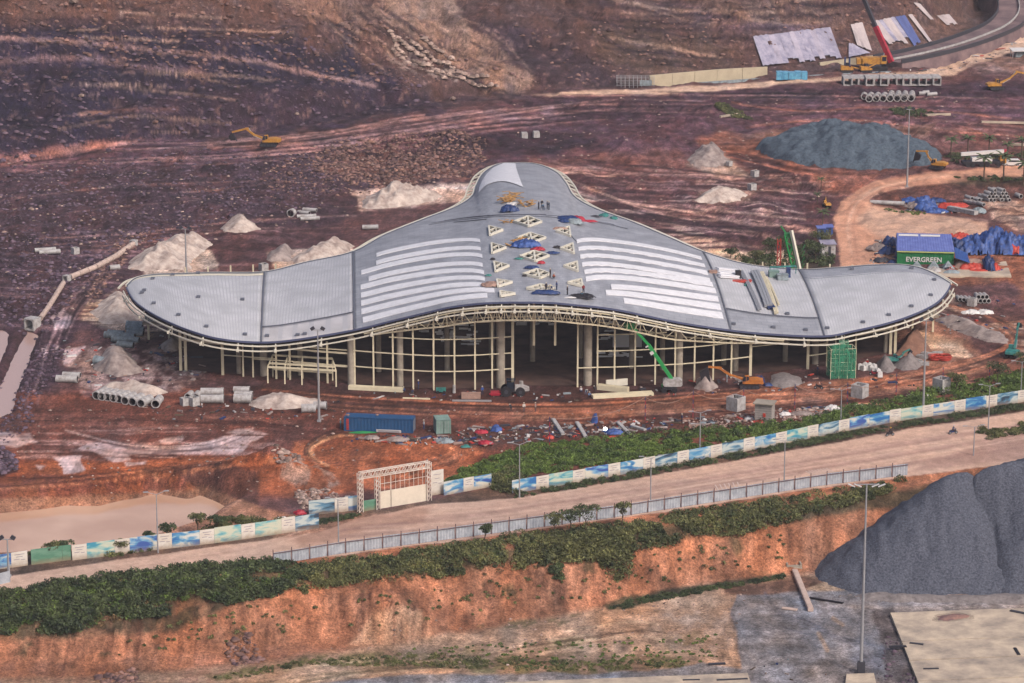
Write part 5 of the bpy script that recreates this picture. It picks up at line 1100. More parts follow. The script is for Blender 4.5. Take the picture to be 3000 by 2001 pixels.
# the long buried pipeline and its manholes
def pipeline(pts, r, lb, seg=2.6):
    W = [G(*p) for p in pts]; t = thing('long_pipeline', lb, 'pipeline', W[0])
    for a_, b_ in zip(W[:-1], W[1:]):
        L_ = (b_ - a_).length; n = max(1, int(L_ / seg)); 
        for k in range(n):
            p0 = a_.lerp(b_, k / n) - W[0] + Vector((0, 0, r)); p1 = a_.lerp(b_, (k + .97) / n) - W[0] + Vector((0, 0, r)); mb = MB(); mb.tube(p0, p1, r, n=12); mb.tube(p1 - (p1 - p0) * .12, p1, r * 1.1, n=12); part('pipe_segment', mb, M_PIPETAN, t)
    return t
M_PIPETAN = mat('dusty_pipe', (206, 182, 172), .9, var=.2, scale=1)
pipeline([(390, 722), (340, 758), (280, 790), (205, 820)], .58, 'upper run of the long dusty pipeline between its two manholes')
pipeline([(186, 835), (165, 870), (140, 910), (118, 940)], .5, 'lower run of the long dusty pipeline down to the ditch')
for px, py, s, lb in [(392, 720, .65, 'manhole block at the far end of the long pipeline'), (196, 824, .65, 'manhole block where the long pipeline bends'), (96, 965, 1.2, 'open concrete headwall where the pipeline meets the flooded ditch')]:
    KB.put(G(px, py) + Vector((0, 0, 0)), R(60), lb, 'pipeline manholes', s)

# ------------------------------------------------------------------ planks, beams, slabs
def lying(name, a_, b_, w_, h_, m, lb, cat, z=None, n=1, gap=0):
    p0 = G(*a_) if z is None else at(*a_, z); p1 = G(*b_) if z is None else at(*b_, z); t = thing(name, lb, cat, p0)
    d = (p1 - p0); nrm = Vector((-d.y, d.x, 0)).normalized()
    for k in range(n):
        o = nrm * (k - (n - 1) / 2) * (w_ + gap); mb = MB(); mb.bar(o + Vector((0, 0, h_ / 2 + .03)), d + o + Vector((0, 0, h_ / 2 + .03)), w_, h_)
        mb.bar(o + Vector((0, 0, h_ + .05)), d + o + Vector((0, 0, h_ + .05)), w_ * .75, .05); part('beam', mb, m, t)
    return t
lying('steel_beams', (1022, 1140), (1182, 1148), .5, .7, M_CREAM, 'pair of long cream beams lying under the left facade', 'beams', n=2, gap=.1)
lying('steel_beams', (1735, 1166), (1912, 1156), .5, .5, M_CREAM, 'three long cream beams laid along the ground right of the entrance', 'beams', n=3, gap=.12)
lying('steel_beams', (1752, 1140), (1840, 1150), .45, .9, M_CREAM, 'stack of shorter cream beams leaning behind the long ones', 'beams', n=2, gap=.3)
lying('steel_beams', (1775, 1133), (1838, 1128), .4, 1.2, M_CREAM2, 'pale beam across the back of the beam stack', 'beams')
lying('steel_beams', (1325, 1176), (1440, 1177), .35, .25, M_GREY, 'long thin white metal bar on the soil before the hall', 'bar')
lying('steel_beams', (1180, 1168), (1260, 1171), .3, .2, M_CREAM, 'thin cream bar on the soil left of the work bench', 'bar')
lying('pallet_box', (1352, 1166), (1408, 1166), 1.6, .9, M_TAN, 'low tan crate with a cream bar on its lid', 'crate')
lying('fallen_post', (2328, 1678), (2375, 1792), .85, .6, M_PIPETAN, 'long concrete pile lying from the brown ditch to the gravel', 'pile', z=YARD)
mb = MB()
for c, d in (((0, 0, .25), (2.6, 1.6, .5)), ((-1.1, 0, .8), (.3, 1.5, .8)), ((1.1, 0, .8), (.3, 1.5, .8)), ((0, .5, .8), (2, .3, .6)), ((0, -.5, .7), (2, .3, .4))): mb.box(c, d)
solo('pile_cap', mb, M_CONC, 'grey ribbed concrete cap at the upper end of the long pile', 'pile cap', at(2324, 1668, YARD), .1)
M_SLAB = mat('cast_slab', (216, 196, 174), .9, var=.1, scale=.22, rgb2=(150, 138, 130), bump=.02)
def slab(P, z, h, lb, joints=()):
    W = [at(px, py, z) for px, py in P]; o = W[0]; t = thing('concrete_slab', lb, 'slab', o)
    # split along joints (fractions down the slab)
    cuts = [0] + list(joints) + [1]
    for a_, b_ in zip(cuts[:-1], cuts[1:]):
        dz_ = Vector((0, 0, .03 * ((len(t.name) + int(a_ * 97)) % 3))); q = [W[0].lerp(W[3], a_ + .004) + dz_, W[1].lerp(W[2], a_ + .004) + dz_, W[1].lerp(W[2], b_ - .004) + dz_, W[0].lerp(W[3], b_ - .004) + dz_]
        mb = MB(); mb.add([v - o for v in q] + [v - o - Vector((0, 0, h)) for v in q], [(3, 2, 1, 0), (4, 5, 6, 7), (0, 1, 5, 4), (1, 2, 6, 5), (2, 3, 7, 6), (3, 0, 4, 7)]); part('slab_bay', mb, M_SLAB, t)
    return t
slab([(2608, 1794), (3300, 1770), (3500, 2080), (2735, 2110)], YARD + .5, .6, 'big cream concrete slab in bays at the lower right corner', (.29, .47, .66))
slab([(1480, 1999), (2190, 1972), (2225, 2080), (1480, 2100)], YARD + .4, .5, 'low cream concrete slab along the bottom edge', (.4,))
slab([(2480, 1975), (2560, 1972), (2580, 2060), (2470, 2060)], YARD + .4, .5, 'small concrete footing at the base of the tallest lamp mast')
for a_, b_, w_, lb, mm in [((2605, 1898), (2655, 1895), .8, 'dark board lying over the left edge of the big slab', M_BLK), ((2665, 1885), (2705, 1890), .5, 'brown offcut on the big slab beside the dark board', M_DARKS), ((2705, 1961), (2750, 1960), .25, 'comb-like rusty bar low on the big slab', M_DARKS), ((2973, 1900), (2985, 1920), .5, 'dark short board near the right edge of the slab', M_BLK),
                       ((2075, 1947), (2125, 1945), .6, 'dark plank on the gravel above the low slab', M_DARKS), ((2292, 1782), (2335, 1788), .8, 'tan slab fragment left of the long pile', M_PIPETAN), ((2372, 1752), (2470, 1768), .5, 'dark torn sheet by the long pile', M_BLK), ((2000, 1994), (2050, 1993), .3, 'dark bar on the low bottom slab', M_DARKS), ((2100, 1994), (2190, 1990), .4, 'long dark bar on the low bottom slab', M_DARKS),
                       ((2960, 1790), (3010, 1800), .7, 'heap of dark scraps on the far corner of the slab', M_DARKS)]:
    lying('plank', a_, b_, w_, .12, mm, lb, 'plank', z=YARD + (.5 if a_[0] > 2600 else (.4 if a_[1] > 1990 else .05)))
for a_, b_, lb in [((2110, 345), (2160, 337), 'thin pale strip on the red ground left of the stockpile'), ((2705, 340), (2785, 338), 'long pale kerb strip above the palms'), ((2875, 360), (3040, 364), 'long pale beam at the right edge above the palms'), ((2953, 425), (3000, 428), 'short pale beam behind the white car')]:
    lying('pale_beam', a_, b_, .7, .5, M_SLAB, lb, 'beam')
# ------------------------------------------------------------------ masts, lamps
def make_mast(h, heads=2, lamp=M_DARKS, arm=.9):
    t = thing('floodlight_mast', '', 'floodlight mast', (0, 0, 0)); mb = MB(); mb.tube((0, 0, 0), (0, 0, h), .24, .1, 10); mb.box((0, 0, .15), (.7, .7, .3)); part('pole', mb, M_GREY, t)
    mb = MB(); mb.bar((-arm, 0, h), (arm, 0, h), .12); part('crossbar', mb, M_GREY, t)
    for s in ((-1, 1) if heads == 2 else (-1, -.35, .35, 1)):
        mb = MB(); mb.box((0, 0, 0), (.75, .35, .55), Matrix.Rotation(R(35 * (1 if s > 0 else -1)), 3, 'Y')); mb.move((s * arm, -.1, h + .3)); part('floodlight', mb, lamp, t)
    return t
K2 = {}
for px, pyb, pyt, lb in [(935, 1235, 967, 'left floodlight mast in front of the low point of the roof'), (2704, 1212, 940, 'floodlight mast right of the hall with two dark heads'), (2657, 548, 325, 'floodlight mast beside the large blue grey stockpile'), (546, 800, 672, 'floodlight mast rising from behind the left wing tip'), (26, 1690, 1578, 'stubby floodlight pole at the left edge by the hoarding')]:
    p = G(px, pyb); h = (pyb - pyt) / (FPX / (p.y * CT + CAMH * ST)) / CT; key = round(h)
    r = make_mast(h); r.location = p; r['label'] = lb; r['group'] = 'floodlight masts'
p = at(2522, 1975, YARD); 
t = thing('lamp_mast', 'tallest lamp mast rising before the gravel mountain, with four arms', 'lamp mast', p)
h = (1975 - 1412) / (FPX / (p.y * CT - (YARD - CAMH) * ST)) / CT
mb = MB(); mb.tube((0, 0, 0), (0, 0, h), .26, .12, 12); part('pole', mb, M_GREY, t); mb = MB(); mb.box((0, 0, 1.0), (1.1, .7, 2.0)); part('control_box', mb, M_DARKS, t)
mb = MB(); mb.bar((-1.9, 0, h), (1.9, 0, h), .14); part('crossbar', mb, M_GREY, t)
for s in (-1.9, -1.1, 1.1, 1.9): mb = MB(); mb.box((0, 0, 0), (1.1, .35, .12), Matrix.Rotation(R(-22 if s > 0 else 22), 3, 'Y')); mb.move((s * 1.15, 0, h - .15)); part('lamp_head', mb, M_WPAINT, t)
def make_street(h):
    t = thing('street_lamp', '', 'street lamp', (0, 0, 0)); mb = MB(); mb.tube((0, 0, 0), (0, 0, h), .13, .07, 8); part('pole', mb, M_GREY, t)
    for s in (-1, 1): mb = MB(); mb.bar((0, 0, h - .1), (s * 1.3, .3, h + .25), .07); mb.box((s * 1.6, .3, h + .3), (.8, .3, .12)); part('lamp_arm', mb, M_GREY, t)
    return t
KS = Kind(make_street(9.0)); KS1 = None
for px, pyb, pyt, lb in [(1522, 1458, 1300, 'street lamp right of the leaning shrub by the hoarding'), (1906, 1468, 1340, 'street lamp on the near kerb before the metal fence'), (2050, 1335, 1208, 'street lamp behind the hoarding below the block hut'), (2463, 1240, 1142, 'street lamp among the shrubs left of the tall mast'), (2297, 1425, 1290, 'thin street lamp between road and metal fence'),
                         (2895, 1260, 1130, 'street lamp at the left tip of the hedge island'), (2852, 1335, 1250, 'street lamp rising beside the two painted strips by the island'), (992, 1600, 1460, 'thin lamp pole beside the road below the gate'), (463, 1620, 1445, 'lamp pole before the brown pond'), (2990, 1170, 1060, 'street lamp at the right edge behind the hoarding')]:
    p = at(px, pyb, 0); h = (pyb - pyt) / (FPX / (p.y * CT + CAMH * ST)) / CT; KS.put(p, R(12), lb, 'street lamps', (1, 1, h / 9.0))
# the one lit work lamp
p = G(1773, 1280); t = thing('work_lamp', 'lit round work lamp shining white beside a blue tarpaulin', 'work lamp', p)
me_, tt, bb = new_mat('lit_lamp'); bb.inputs['Emission Color'].default_value = (1, .97, .92, 1); bb.inputs['Emission Strength'].default_value = 14; bb.inputs['Base Color'].default_value = (.8, .8, .8, 1)
mb = MB(); mb.tube((0, 0, 0), (0, 0, 1.3), .05, n=6); mb.tube((-.4, 0, 0), (0, 0, .6), .03, n=5); mb.tube((.4, 0, 0), (0, 0, .6), .03, n=5); part('stand', mb, M_BLK, t)
mb = MB(); mb.tube((0, -.1, 1.5), (0, .15, 1.5), .34, .2, 16); part('housing', mb, M_GREY, t); mb = MB(); mb.tube((0, -.16, 1.5), (0, -.11, 1.5), .3, n=16); part('lamp', mb, me_, t)

# ------------------------------------------------------------------ hoarding, metal fence, gate
def hoard_mat(name, kind, seed):
    m, t, b = new_mat(name); N = t.nodes; L = t.links; tc = N.new('ShaderNodeTexCoord')
    mp = N.new('ShaderNodeMapping'); mp.inputs['Location'].default_value = (seed * 3.1, seed, seed * 1.7); mp.inputs['Scale'].default_value = (.28, .28, .95); L.new(tc.outputs['Object'], mp.inputs['Vector'])
    n = N.new('ShaderNodeTexNoise'); n.inputs['Scale'].default_value = 1.0; n.inputs['Detail'].default_value = 3; n.inputs['Distortion'].default_value = 1.2; L.new(mp.outputs[0], n.inputs['Vector'])
    cr = N.new('ShaderNodeValToRGB'); E = cr.color_ramp.elements
    cols = {0: [(222, 214, 206), (216, 206, 196), (226, 220, 214)], 1: [(40, 110, 176), (96, 160, 200), (214, 216, 212)], 2: [(46, 66, 88), (90, 140, 172), (196, 206, 206)], 3: [(64, 150, 178), (140, 190, 190), (206, 208, 190)], 4: [(92, 142, 120), (84, 134, 112), (110, 154, 134)], 5: [(60, 92, 168), (110, 168, 210), (216, 212, 200)]}[kind]
    E[0].position = .38; E[1].position = .6; E[0].color = (*alb(*cols[0]), 1); E[1].color = (*alb(*cols[2]), 1); e = E.new(.48); e.color = (*alb(*cols[1]), 1)
    L.new(n.outputs['Fac'], cr.inputs['Fac']); 
    # grime along the foot
    sx = N.new('ShaderNodeSeparateXYZ'); L.new(tc.outputs['Object'], sx.inputs[0]); n3 = N.new('ShaderNodeTexNoise'); n3.inputs['Scale'].default_value = 1.5; L.new(tc.outputs['Object'], n3.inputs['Vector'])
    ad = N.new('ShaderNodeMath'); ad.operation = 'MULTIPLY_ADD'; ad.inputs[1].default_value = -.9; L.new(n3.outputs['Fac'], ad.inputs[0]); L.new(sx.outputs[2], ad.inputs[2])
    mr_ = N.new('ShaderNodeMapRange'); mr_.inputs['From Min'].default_value = -.4; mr_.inputs['From Max'].default_value = .5; mr_.inputs['To Min'].default_value = .7; mr_.inputs['To Max'].default_value = 0; L.new(ad.outputs[0], mr_.inputs['Value'])
    mx = N.new('ShaderNodeMix'); mx.data_type = 'RGBA'; L.new(mr_.outputs[0], mx.inputs['Factor']); L.new(cr.outputs['Color'], mx.inputs['A']); mx.inputs['B'].default_value = (*alb(150, 124, 100), 1)
    L.new(mx.outputs['Result'], b.inputs['Base Color']); b.inputs['Roughness'].default_value = .5; return m
HM = {k: [hoard_mat(f'hoarding_print_{"abcdef"[k]}{s}', k, s * 2 + k) for s in range(3)] for k in range(6)}
M_INK = flat('printed_lettering', (120, 116, 140), .6)
def hoarding(pts, hgt, plan, lb, seed=0, wid=2.6):
    W = [at(px, py, 0) for px, py in pts]; t = thing('painted_hoarding', lb, 'hoarding', W[0]); segs = []; 
    ln = [0]; 
    for a_, b_ in zip(W[:-1], W[1:]): ln.append(ln[-1] + (b_ - a_).length)
    def pos(s):
        i = min(len(W) - 2, int(np.searchsorted(ln, s, 'right')) - 1); return W[i].lerp(W[i + 1], (s - ln[i]) / (ln[i + 1] - ln[i]))
    s = 0; k = 0; rr_ = random.Random(seed)
    while s < ln[-1] - .5:
        kd = plan[k % len(plan)]; w_ = wid * (1.0 if kd == 0 else 1.9); e = min(ln[-1], s + w_); a_, b_ = pos(s), pos(e - .03); d = (b_ - a_).normalized(); nrm = Vector((d.y, -d.x, 0))
        h_ = hgt * rr_.uniform(.97, 1.04); mb = MB(); o = a_ - W[0]; q = b_ - W[0]
        mb.bar(o + Vector((0, 0, h_ / 2)), q + Vector((0, 0, h_ / 2)), .06, h_); pn = part('hoarding_panel', mb, HM[kd][k % 3], t)
        if kd == 0 and hgt > 1.5:
            mb = MB()
            for r_, (f0, f1) in enumerate(((.2, .8), (.3, .7), (.15, .5), (.6, .85))):
                z_ = h_ * (.82 - .16 * r_) if r_ < 3 else h_ * .45
                mb.bar(o.lerp(q, f0) + nrm * .04 + Vector((0, 0, z_)), o.lerp(q, f1) + nrm * .04 + Vector((0, 0, z_)), .02, .07)
            part('printed_lines', mb, M_INK, pn)
        s = e; k += 1
    return t
hoarding([(-300, 1700), (0, 1668), (90, 1655)], 2.4, [5, 0, 5], 'far left stretch of painted hoarding, blue and white', 1)
hoarding([(92, 1655), (210, 1640)], 2.4, [4], 'green sheet stretch of hoarding at the left', 2)
hoarding([(212, 1642), (450, 1612), (660, 1588), (935, 1547)], 2.5, [0, 3, 0, 5, 0, 1, 0, 3, 0, 3, 0, 2], 'long painted hoarding below the pond with alternating white notice panels', 3, 2.35)
hoarding([(905, 1510), (1050, 1494)], 2.5, [2, 0, 1], 'short blue and white hoarding left of the gate', 4, 2.3)
hoarding([(1262, 1452), (1300, 1446)], 4.2, [0], 'tall white notice board right of the gate', 5, 2.6)
hoarding([(1300, 1452), (1440, 1426)], 2.3, [1, 0, 5, 0, 1], 'hoarding between the notice board and the leaning shrub', 6, 2.0)
hoarding([(1500, 1446), (1660, 1420), (1950, 1368), (2250, 1310), (2600, 1240), (3000, 1178), (3400, 1110)], 2.3, [1, 0, 3, 0, 5, 0, 1, 0, 2, 0, 1, 0, 2, 0, 1, 0, 3, 0, 2, 0, 5], 'long painted hoarding running to the right beside the road', 7, 2.4)
# grey metal fence: panel, post, rail
pts = [(800, 1655), (860, 1646), (1000, 1622), (1200, 1596), (1500, 1556), (1800, 1516), (2100, 1470), (2400, 1424), (2660, 1392)]
W = [at(px, py, 0) for px, py in pts]; ft = thing('metal_fence', 'grey sheet metal fence on steel posts between the road and the green bank', 'fence', W[0])
M_FEN = mat('fence_sheet', (184, 190, 200), .45, var=.12, scale=.8, rgb2=(150, 156, 168)); M_RUST = flat('rusty_steel', (104, 78, 84), .7)
ln = [0]
for a_, b_ in zip(W[:-1], W[1:]): ln.append(ln[-1] + (b_ - a_).length)
def pos(s):
    i = min(len(W) - 2, max(0, int(np.searchsorted(ln, s, 'right')) - 1)); return W[i].lerp(W[i + 1], (s - ln[i]) / (ln[i + 1] - ln[i])) - W[0]
npan = int(ln[-1] / 3.0); rr_ = random.Random(4)
for k in range(npan):
    a_, b_ = pos(k * ln[-1] / npan), pos((k + 1) * ln[-1] / npan - .08); mb = MB(); h_ = 2.0 + rr_.uniform(-.06, .06); d = (b_ - a_); nrm = Vector((d.y, -d.x, 0)).normalized()
    n_ = 12; P = []; F_ = []
    for i in range(n_ + 1):
        q = a_.lerp(b_, i / n_) + nrm * (.04 if i % 2 else -.04); P += [q + Vector((0, 0, .05)), q + Vector((0, 0, h_))]
    for i in range(n_): F_.append((2 * i, 2 * i + 2, 2 * i + 3, 2 * i + 1))
    mb.add(P, F_); part('sheet_panel', mb, M_FEN, ft)
    mb = MB(); mb.box(a_ + nrm * .12 + Vector((0, 0, 1.25)), (.12, .12, 2.5)); part('post', mb, M_RUST, ft)
    mb = MB(); mb.bar(a_ + nrm * .12 + Vector((0, 0, 1.85)), b_ + nrm * .12 + Vector((0, 0, 1.85)), .07, .1); part('rail', mb, M_RUST, ft)
# small grey fence at the far left
mb = MB(); a_, b_ = at(-40, 1722, 0), at(30, 1705, 0); mb.bar(a_ - a_ + Vector((0, 0, .9)), b_ - a_ + Vector((0, 0, .9)), .06, 1.8); solo('fence_sheet', mb, M_FEN, 'stray end of grey fence at the lower left edge', 'fence', a_)
# gate
A0, A1 = at(1056, 1497, 0), at(1254, 1478, 0); A0 = at(1056, 1500, 0); A1 = at(1256, 1466, 0)
gt = thing('site_gate', 'tall white lattice gate frame with half open sheet gates', 'gate', A0); D = A1 - A0; dn = D.normalized()
PP = lambda f, z, o=0.0: D * f + Vector((0, 0, z)) + Vector((dn.y, -dn.x, 0)) * o
M_GATE = mat('gate_white', (230, 220, 212), .5, var=.1, scale=.8, rgb2=(206, 184, 170))
for nm, f, h_ in (('tower', 0.0, 6.6), ('tower', .25, 6.2), ('tower', 1.0, 6.6)):
    mb = MB(); s = .35
    for ox in (-s, s):
        for oy in (-s, s): mb.bar(PP(f, 0, oy) + dn * ox, PP(f, h_, oy) + dn * ox, .13)
    for k in range(int(h_ / .8)):
        z0 = k * .8
        for oy in (-s, s): mb.bar(PP(f, z0, oy) - dn * s, PP(f, z0 + .8, oy) + dn * s, .07); mb.bar(PP(f, z0 + .8, oy) - dn * s, PP(f, z0 + .8, oy) + dn * s, .07)
    part('gate_tower', mb, M_GATE, gt)
for z_ in (5.7, 6.7):
    for o_ in (-.35, .35): mb = MB(); mb.bar(PP(-.01, z_, o_), PP(1.01, z_, o_), .14); part('truss_chord', mb, M_GATE, gt)
nn = 12
for k in range(nn):
    mb = MB()
    for o_ in (-.35, .35): mb.bar(PP(k / nn, 5.7, o_), PP((k + .5) / nn, 6.7, o_), .09); mb.bar(PP((k + .5) / nn, 6.7, o_), PP((k + 1) / nn, 5.7, o_), .09)
    part('truss_web', mb, M_GATE, gt)
M_GPAN = mat('gate_sheet', (228, 216, 200), .6, var=.1, scale=.6)
for f0, f1, hh in ((.27, .44, 3.0), (.45, .98, 3.0)):
    mb = MB(); mb.bar(PP(f0, hh / 2 - .1), PP(f1, hh / 2 - .1), .08, hh); lf = part('gate_leaf', mb, M_GPAN, gt)
    n_ = max(2, int((f1 - f0) * 16)); mb = MB()
    for k in range(n_ + 1):
        if f0 < .3 and k == 1: pass
        f = f0 + (f1 - f0) * k / n_; mb.bar(PP(f, hh - .1), PP(f, 5.5), .07)
    for z_ in (4.2, 5.5): mb.bar(PP(f0, z_), PP(f1, z_), .07)
    part('gate_bars', mb, M_GATE, lf)
mb = MB(); mb.bar(PP(.03, .9), PP(.23, .9), .08, 1.8); part('low_door', mb, HM[4][0], gt)

# ------------------------------------------------------------------ containers, hut, shed
def container(loc, rz, L, m, lb, wdt=2.44, hh=2.6):
    t = thing('shipping_container', lb, 'container', loc, rz); mb = MB(); n = int(L / .3); y0, y1 = -wdt / 2, wdt / 2
    for sgn, yy in ((-1, y0), (1, y1)):
        P = []; F_ = []
        for i in range(n + 1):
            x = -L / 2 + .1 + (L - .2) * i / n; y = yy + (sgn * -.05 if i % 2 else 0); P += [(x, y, .15), (x, y, hh - .1)]
        for i in range(n): F_.append((2 * i, 2 * i + 2, 2 * i + 3, 2 * i + 1))
        mb.add(P, F_)
    part('side_wall', mb, m, t)
    mb = MB(); mb.box((0, 0, hh - .05), (L, wdt, .1))
    for i in range(int(L / .6)): mb.box((-L / 2 + .4 + i * .6, 0, hh + .02), (.18, wdt - .3, .05))
    part('roof', mb, m, t)
    mb = MB()
    for x in (-L / 2, L / 2):
        for y in (y0, y1): mb.box((x, y, hh / 2), (.16, .16, hh))
    for y in (y0, y1): mb.box((0, y, .1), (L, .14, .2)); mb.box((0, y, hh - .08), (L, .14, .14))
    part('frame', mb, m, t)
    for s in (-1, 1):
        mb = MB(); mb.box((L / 2 + .02, s * wdt / 4, hh / 2), (.06, wdt / 2 - .1, hh - .3)); dr = part('door', mb, m, t)
        mb = MB(); mb.tube((L / 2 + .09, s * .3, .3), (L / 2 + .09, s * .3, hh - .3), .03, n=6); mb.tube((L / 2 + .09, s * .8, .3), (L / 2 + .09, s * .8, hh - .3), .03, n=6); part('lock_bar', mb, M_GREY, dr)
    mb = MB(); mb.box((-L / 2 + .02, 0, hh / 2), (.06, wdt - .1, hh - .2)); part('end_wall', mb, m, t)
    mb = MB(); mb.box((0, 0, .12), (L - .1, wdt - .1, .1)); part('floor', mb, M_DARKS, t)
    return t
M_CBL = mat('container_blue', (40, 84, 130), .6, var=.15, scale=.8); M_CGR = mat('container_grey_green', (132, 158, 152), .6, var=.25, scale=.8); M_CEG = mat('container_green', (30, 120, 72), .6, var=.15, scale=.8)
p0, p1 = at(1012, 1262, 0), at(1212, 1270, 0); c = (p0 + p1) / 2 + Vector((0, 1.2, 0)); ang = math.atan2((p1 - p0).y, (p1 - p0).x)
c1 = container(c, ang, (p1 - p0).length, M_CBL, 'long blue shipping container with a red stripe at its left end')
mb = MB()
for k in range(7): mb.box((-5.5, -1.3, .35 + k * .3), (.45, .05, .2))
part('red_lettering', mb, M_REDO, c1)
# white banner leaning on it
mb = MB(); mb.box((0, 0, .45), (4.4, .06, .55), Matrix.Rotation(R(12), 3, 'X')); bn_ = at(1139, 1270, 0); b1 = solo('white_banner', mb, M_WPAINT, 'long white banner propped against the blue container', 'banner', bn_ + Vector((0, -.1, 0)), ang)
mb = MB()
for z_ in (.35, .55): mb.bar((-1.9, -.09 + z_ * .04, z_), (1.9, -.09 + z_ * .04, z_), .03, .05)
o = part('printed_lines', mb, M_INK, b1)
for px, py, sx, lb in [(1025, 1208, .8, 'pale sack on the left end of the blue container roof'), (1110, 1213, .7, 'small white sack on the blue container roof')]:
    mb = MB(); v = OCT_V * np.array([.5, .4, .25]) * sx; mb.add([tuple(q) for q in v], [tuple(int(i) for i in f) for f in OCT_F]); solo('sack', mb, M_TAN, lb, 'sack', Vector((at(px, 1230, 0).x, c.y, 2.78)), .3)
p = at(1295, 1272, 0); container(p + Vector((0, 1.6, 0)), R(-80), 3.4, M_CGR, 'small grey green container with doors facing the road')
p0, p1 = at(2630, 777, 0), at(2794, 781, 0); c = (p0 + p1) / 2 + Vector((0, 1.2, 0)); ang = math.atan2((p1 - p0).y, (p1 - p0).x)
c3 = container(c, ang, (p1 - p0).length, M_CEG, 'long green container lettered EVERGREEN under a blue shed roof', hh=2.9)
fc = bpy.data.curves.new('lettering', 'FONT'); fc.body = 'EVERGREEN'; fc.size = 1.45; fc.extrude = .02; fc.align_x = 'CENTER'; fc.align_y = 'CENTER'; fc.offset = .03
fo = bpy.data.objects.new('lettering_src', fc); COL.objects.link(fo); dg = bpy.context.evaluated_depsgraph_get(); me2 = bpy.data.meshes.new_from_object(fo.evaluated_get(dg)); bpy.data.objects.remove(fo)
me2.materials.clear(); me2.materials.append(M_WPAINT); lo_ = link('lettering', me2, c3, (-.3, -1.30, 1.35)); lo_.rotation_euler = (R(90), 0, 0)
# blue shed roof behind and above
M_SHED = roof_mat('blue_ribbed_sheet', (116, 130, 196), (84, 96, 164), 1.1, 0)
def ribbed(name, P, m, parent, n=22, h_=.06):
    """ribbed sheet between four corners (front left, front right, back right, back left)"""
    mb = MB(); V_ = []; F_ = []
    for i in range(n * 2 + 1):
        f = i / (n * 2); dz = h_ if i % 2 else 0; V_ += [P[0].lerp(P[1], f) + Vector((0, 0, dz)), P[3].lerp(P[2], f) + Vector((0, 0, dz))]
    for i in range(n * 2): F_.append((2 * i, 2 * i + 2, 2 * i + 3, 2 * i + 1))
    mb.add(V_, F_); return part(name, mb, m, parent)
M_BSHEET = mat('blue_sheet', (112, 126, 190), .45, var=.15, scale=.8, rgb2=(92, 104, 172)); M_BDEEP = mat('deep_blue_sheet', (52, 86, 156), .45, var=.2, scale=.8)
sh = thing('site_shed', 'open work shed with blue ribbed roof behind the green container', 'shed', c + Vector((0, 0, 0)), ang)
V3 = Vector
ribbed('roof_slope', [V3((-6.1, -1.35, 3.2)), V3((6.2, -1.35, 3.2)), V3((5.6, 7.0, 5.2)), V3((-6.1, 7.0, 5.2))], M_BSHEET, sh)
ribbed('roof_slope', [V3((5.6, 7.0, 5.2)), V3((-6.1, 7.0, 5.2)), V3((-6.1, 13.0, 3.6)), V3((5.6, 13.0, 3.6))], M_BSHEET, sh)
ribbed('side_awning', [V3((6.3, -2.5, 2.2)), V3((9.4, -4.5, 1.6)), V3((9.0, 3.0, 2.0)), V3((6.3, 4.5, 3.0))], M_BDEEP, sh, 8)
for k in range(2):
    mb = MB(); a_ = V3((-5.6 + k * 4.7, 5.9, 5.05)); mb.box(a_ + V3((2, 0, 0)), (4.2, .9, .06), Matrix.Rotation(R(13), 3, 'X')); part('roof_light', mb, M_WPAINT, sh)
for x in (-6, -2, 2, 6):
    for y in (7, 12.8): mb = MB(); mb.box((x, y, 1.8), (.18, .18, 3.6)); part('post', mb, M_GREY, sh)
mb = MB(); mb.box((-6.2, 4, 2), (.1, 9, 4)); part('side_wall', mb, M_BDEEP, sh)
# yellow edge flashing in front
mb = MB(); mb.box((0, -1.45, 3.08), (12.2, .15, .2)); part('eaves_board', mb, mat('lime_edge', (206, 214, 130), .5, var=.1), sh)
# pad and steps in front of it
def padpoly(P, h, m, lb, cat='pad'):
    Wp = [at(px, py, 0) for px, py in P]; o = Wp[0]; n = len(Wp); mb = MB(); V_ = [v - o + V3((0, 0, h)) for v in Wp] + [v - o - V3((0, 0, .4)) for v in Wp]
    mb.add(V_, [tuple(range(n - 1, -1, -1))] + [(i, (i + 1) % n, n + (i + 1) % n, n + i) for i in range(n)]); return solo('concrete_pad', mb, m, lb, cat, o)
padpoly([(2790, 733), (2935, 733), (2948, 770), (2963, 812), (2740, 812), (2760, 780)], .25, M_SLAB, 'cream concrete pad right of the green container')
def mesh_tent(px, py, s, lb, m):
    mb = MB(); P = [V3((-s, -s * .8, 0)), V3((s, -s * .8, 0)), V3((s, s * .8, 0)), V3((-s, s * .8, 0)), V3((0, 0, s * 1.3))]; mb.add(P, [(0, 1, 4), (1, 2, 4), (2, 3, 4), (3, 0, 4)]); mb.box((0, 0, .1), (2.1 * s, 1.7 * s, .2)); return solo('covered_pile', mb, m, lb, 'covered pile', at(px, py, 0), random.uniform(-.3, .3))
for px, lb in ((2685, 'left of three grey pointed covers before the green container'), (2735, 'middle of three grey pointed covers before the green container'), (2777, 'right of three grey pointed covers before the green container')): mesh_tent(px, 789, 1.5, lb, M_PIPE2)
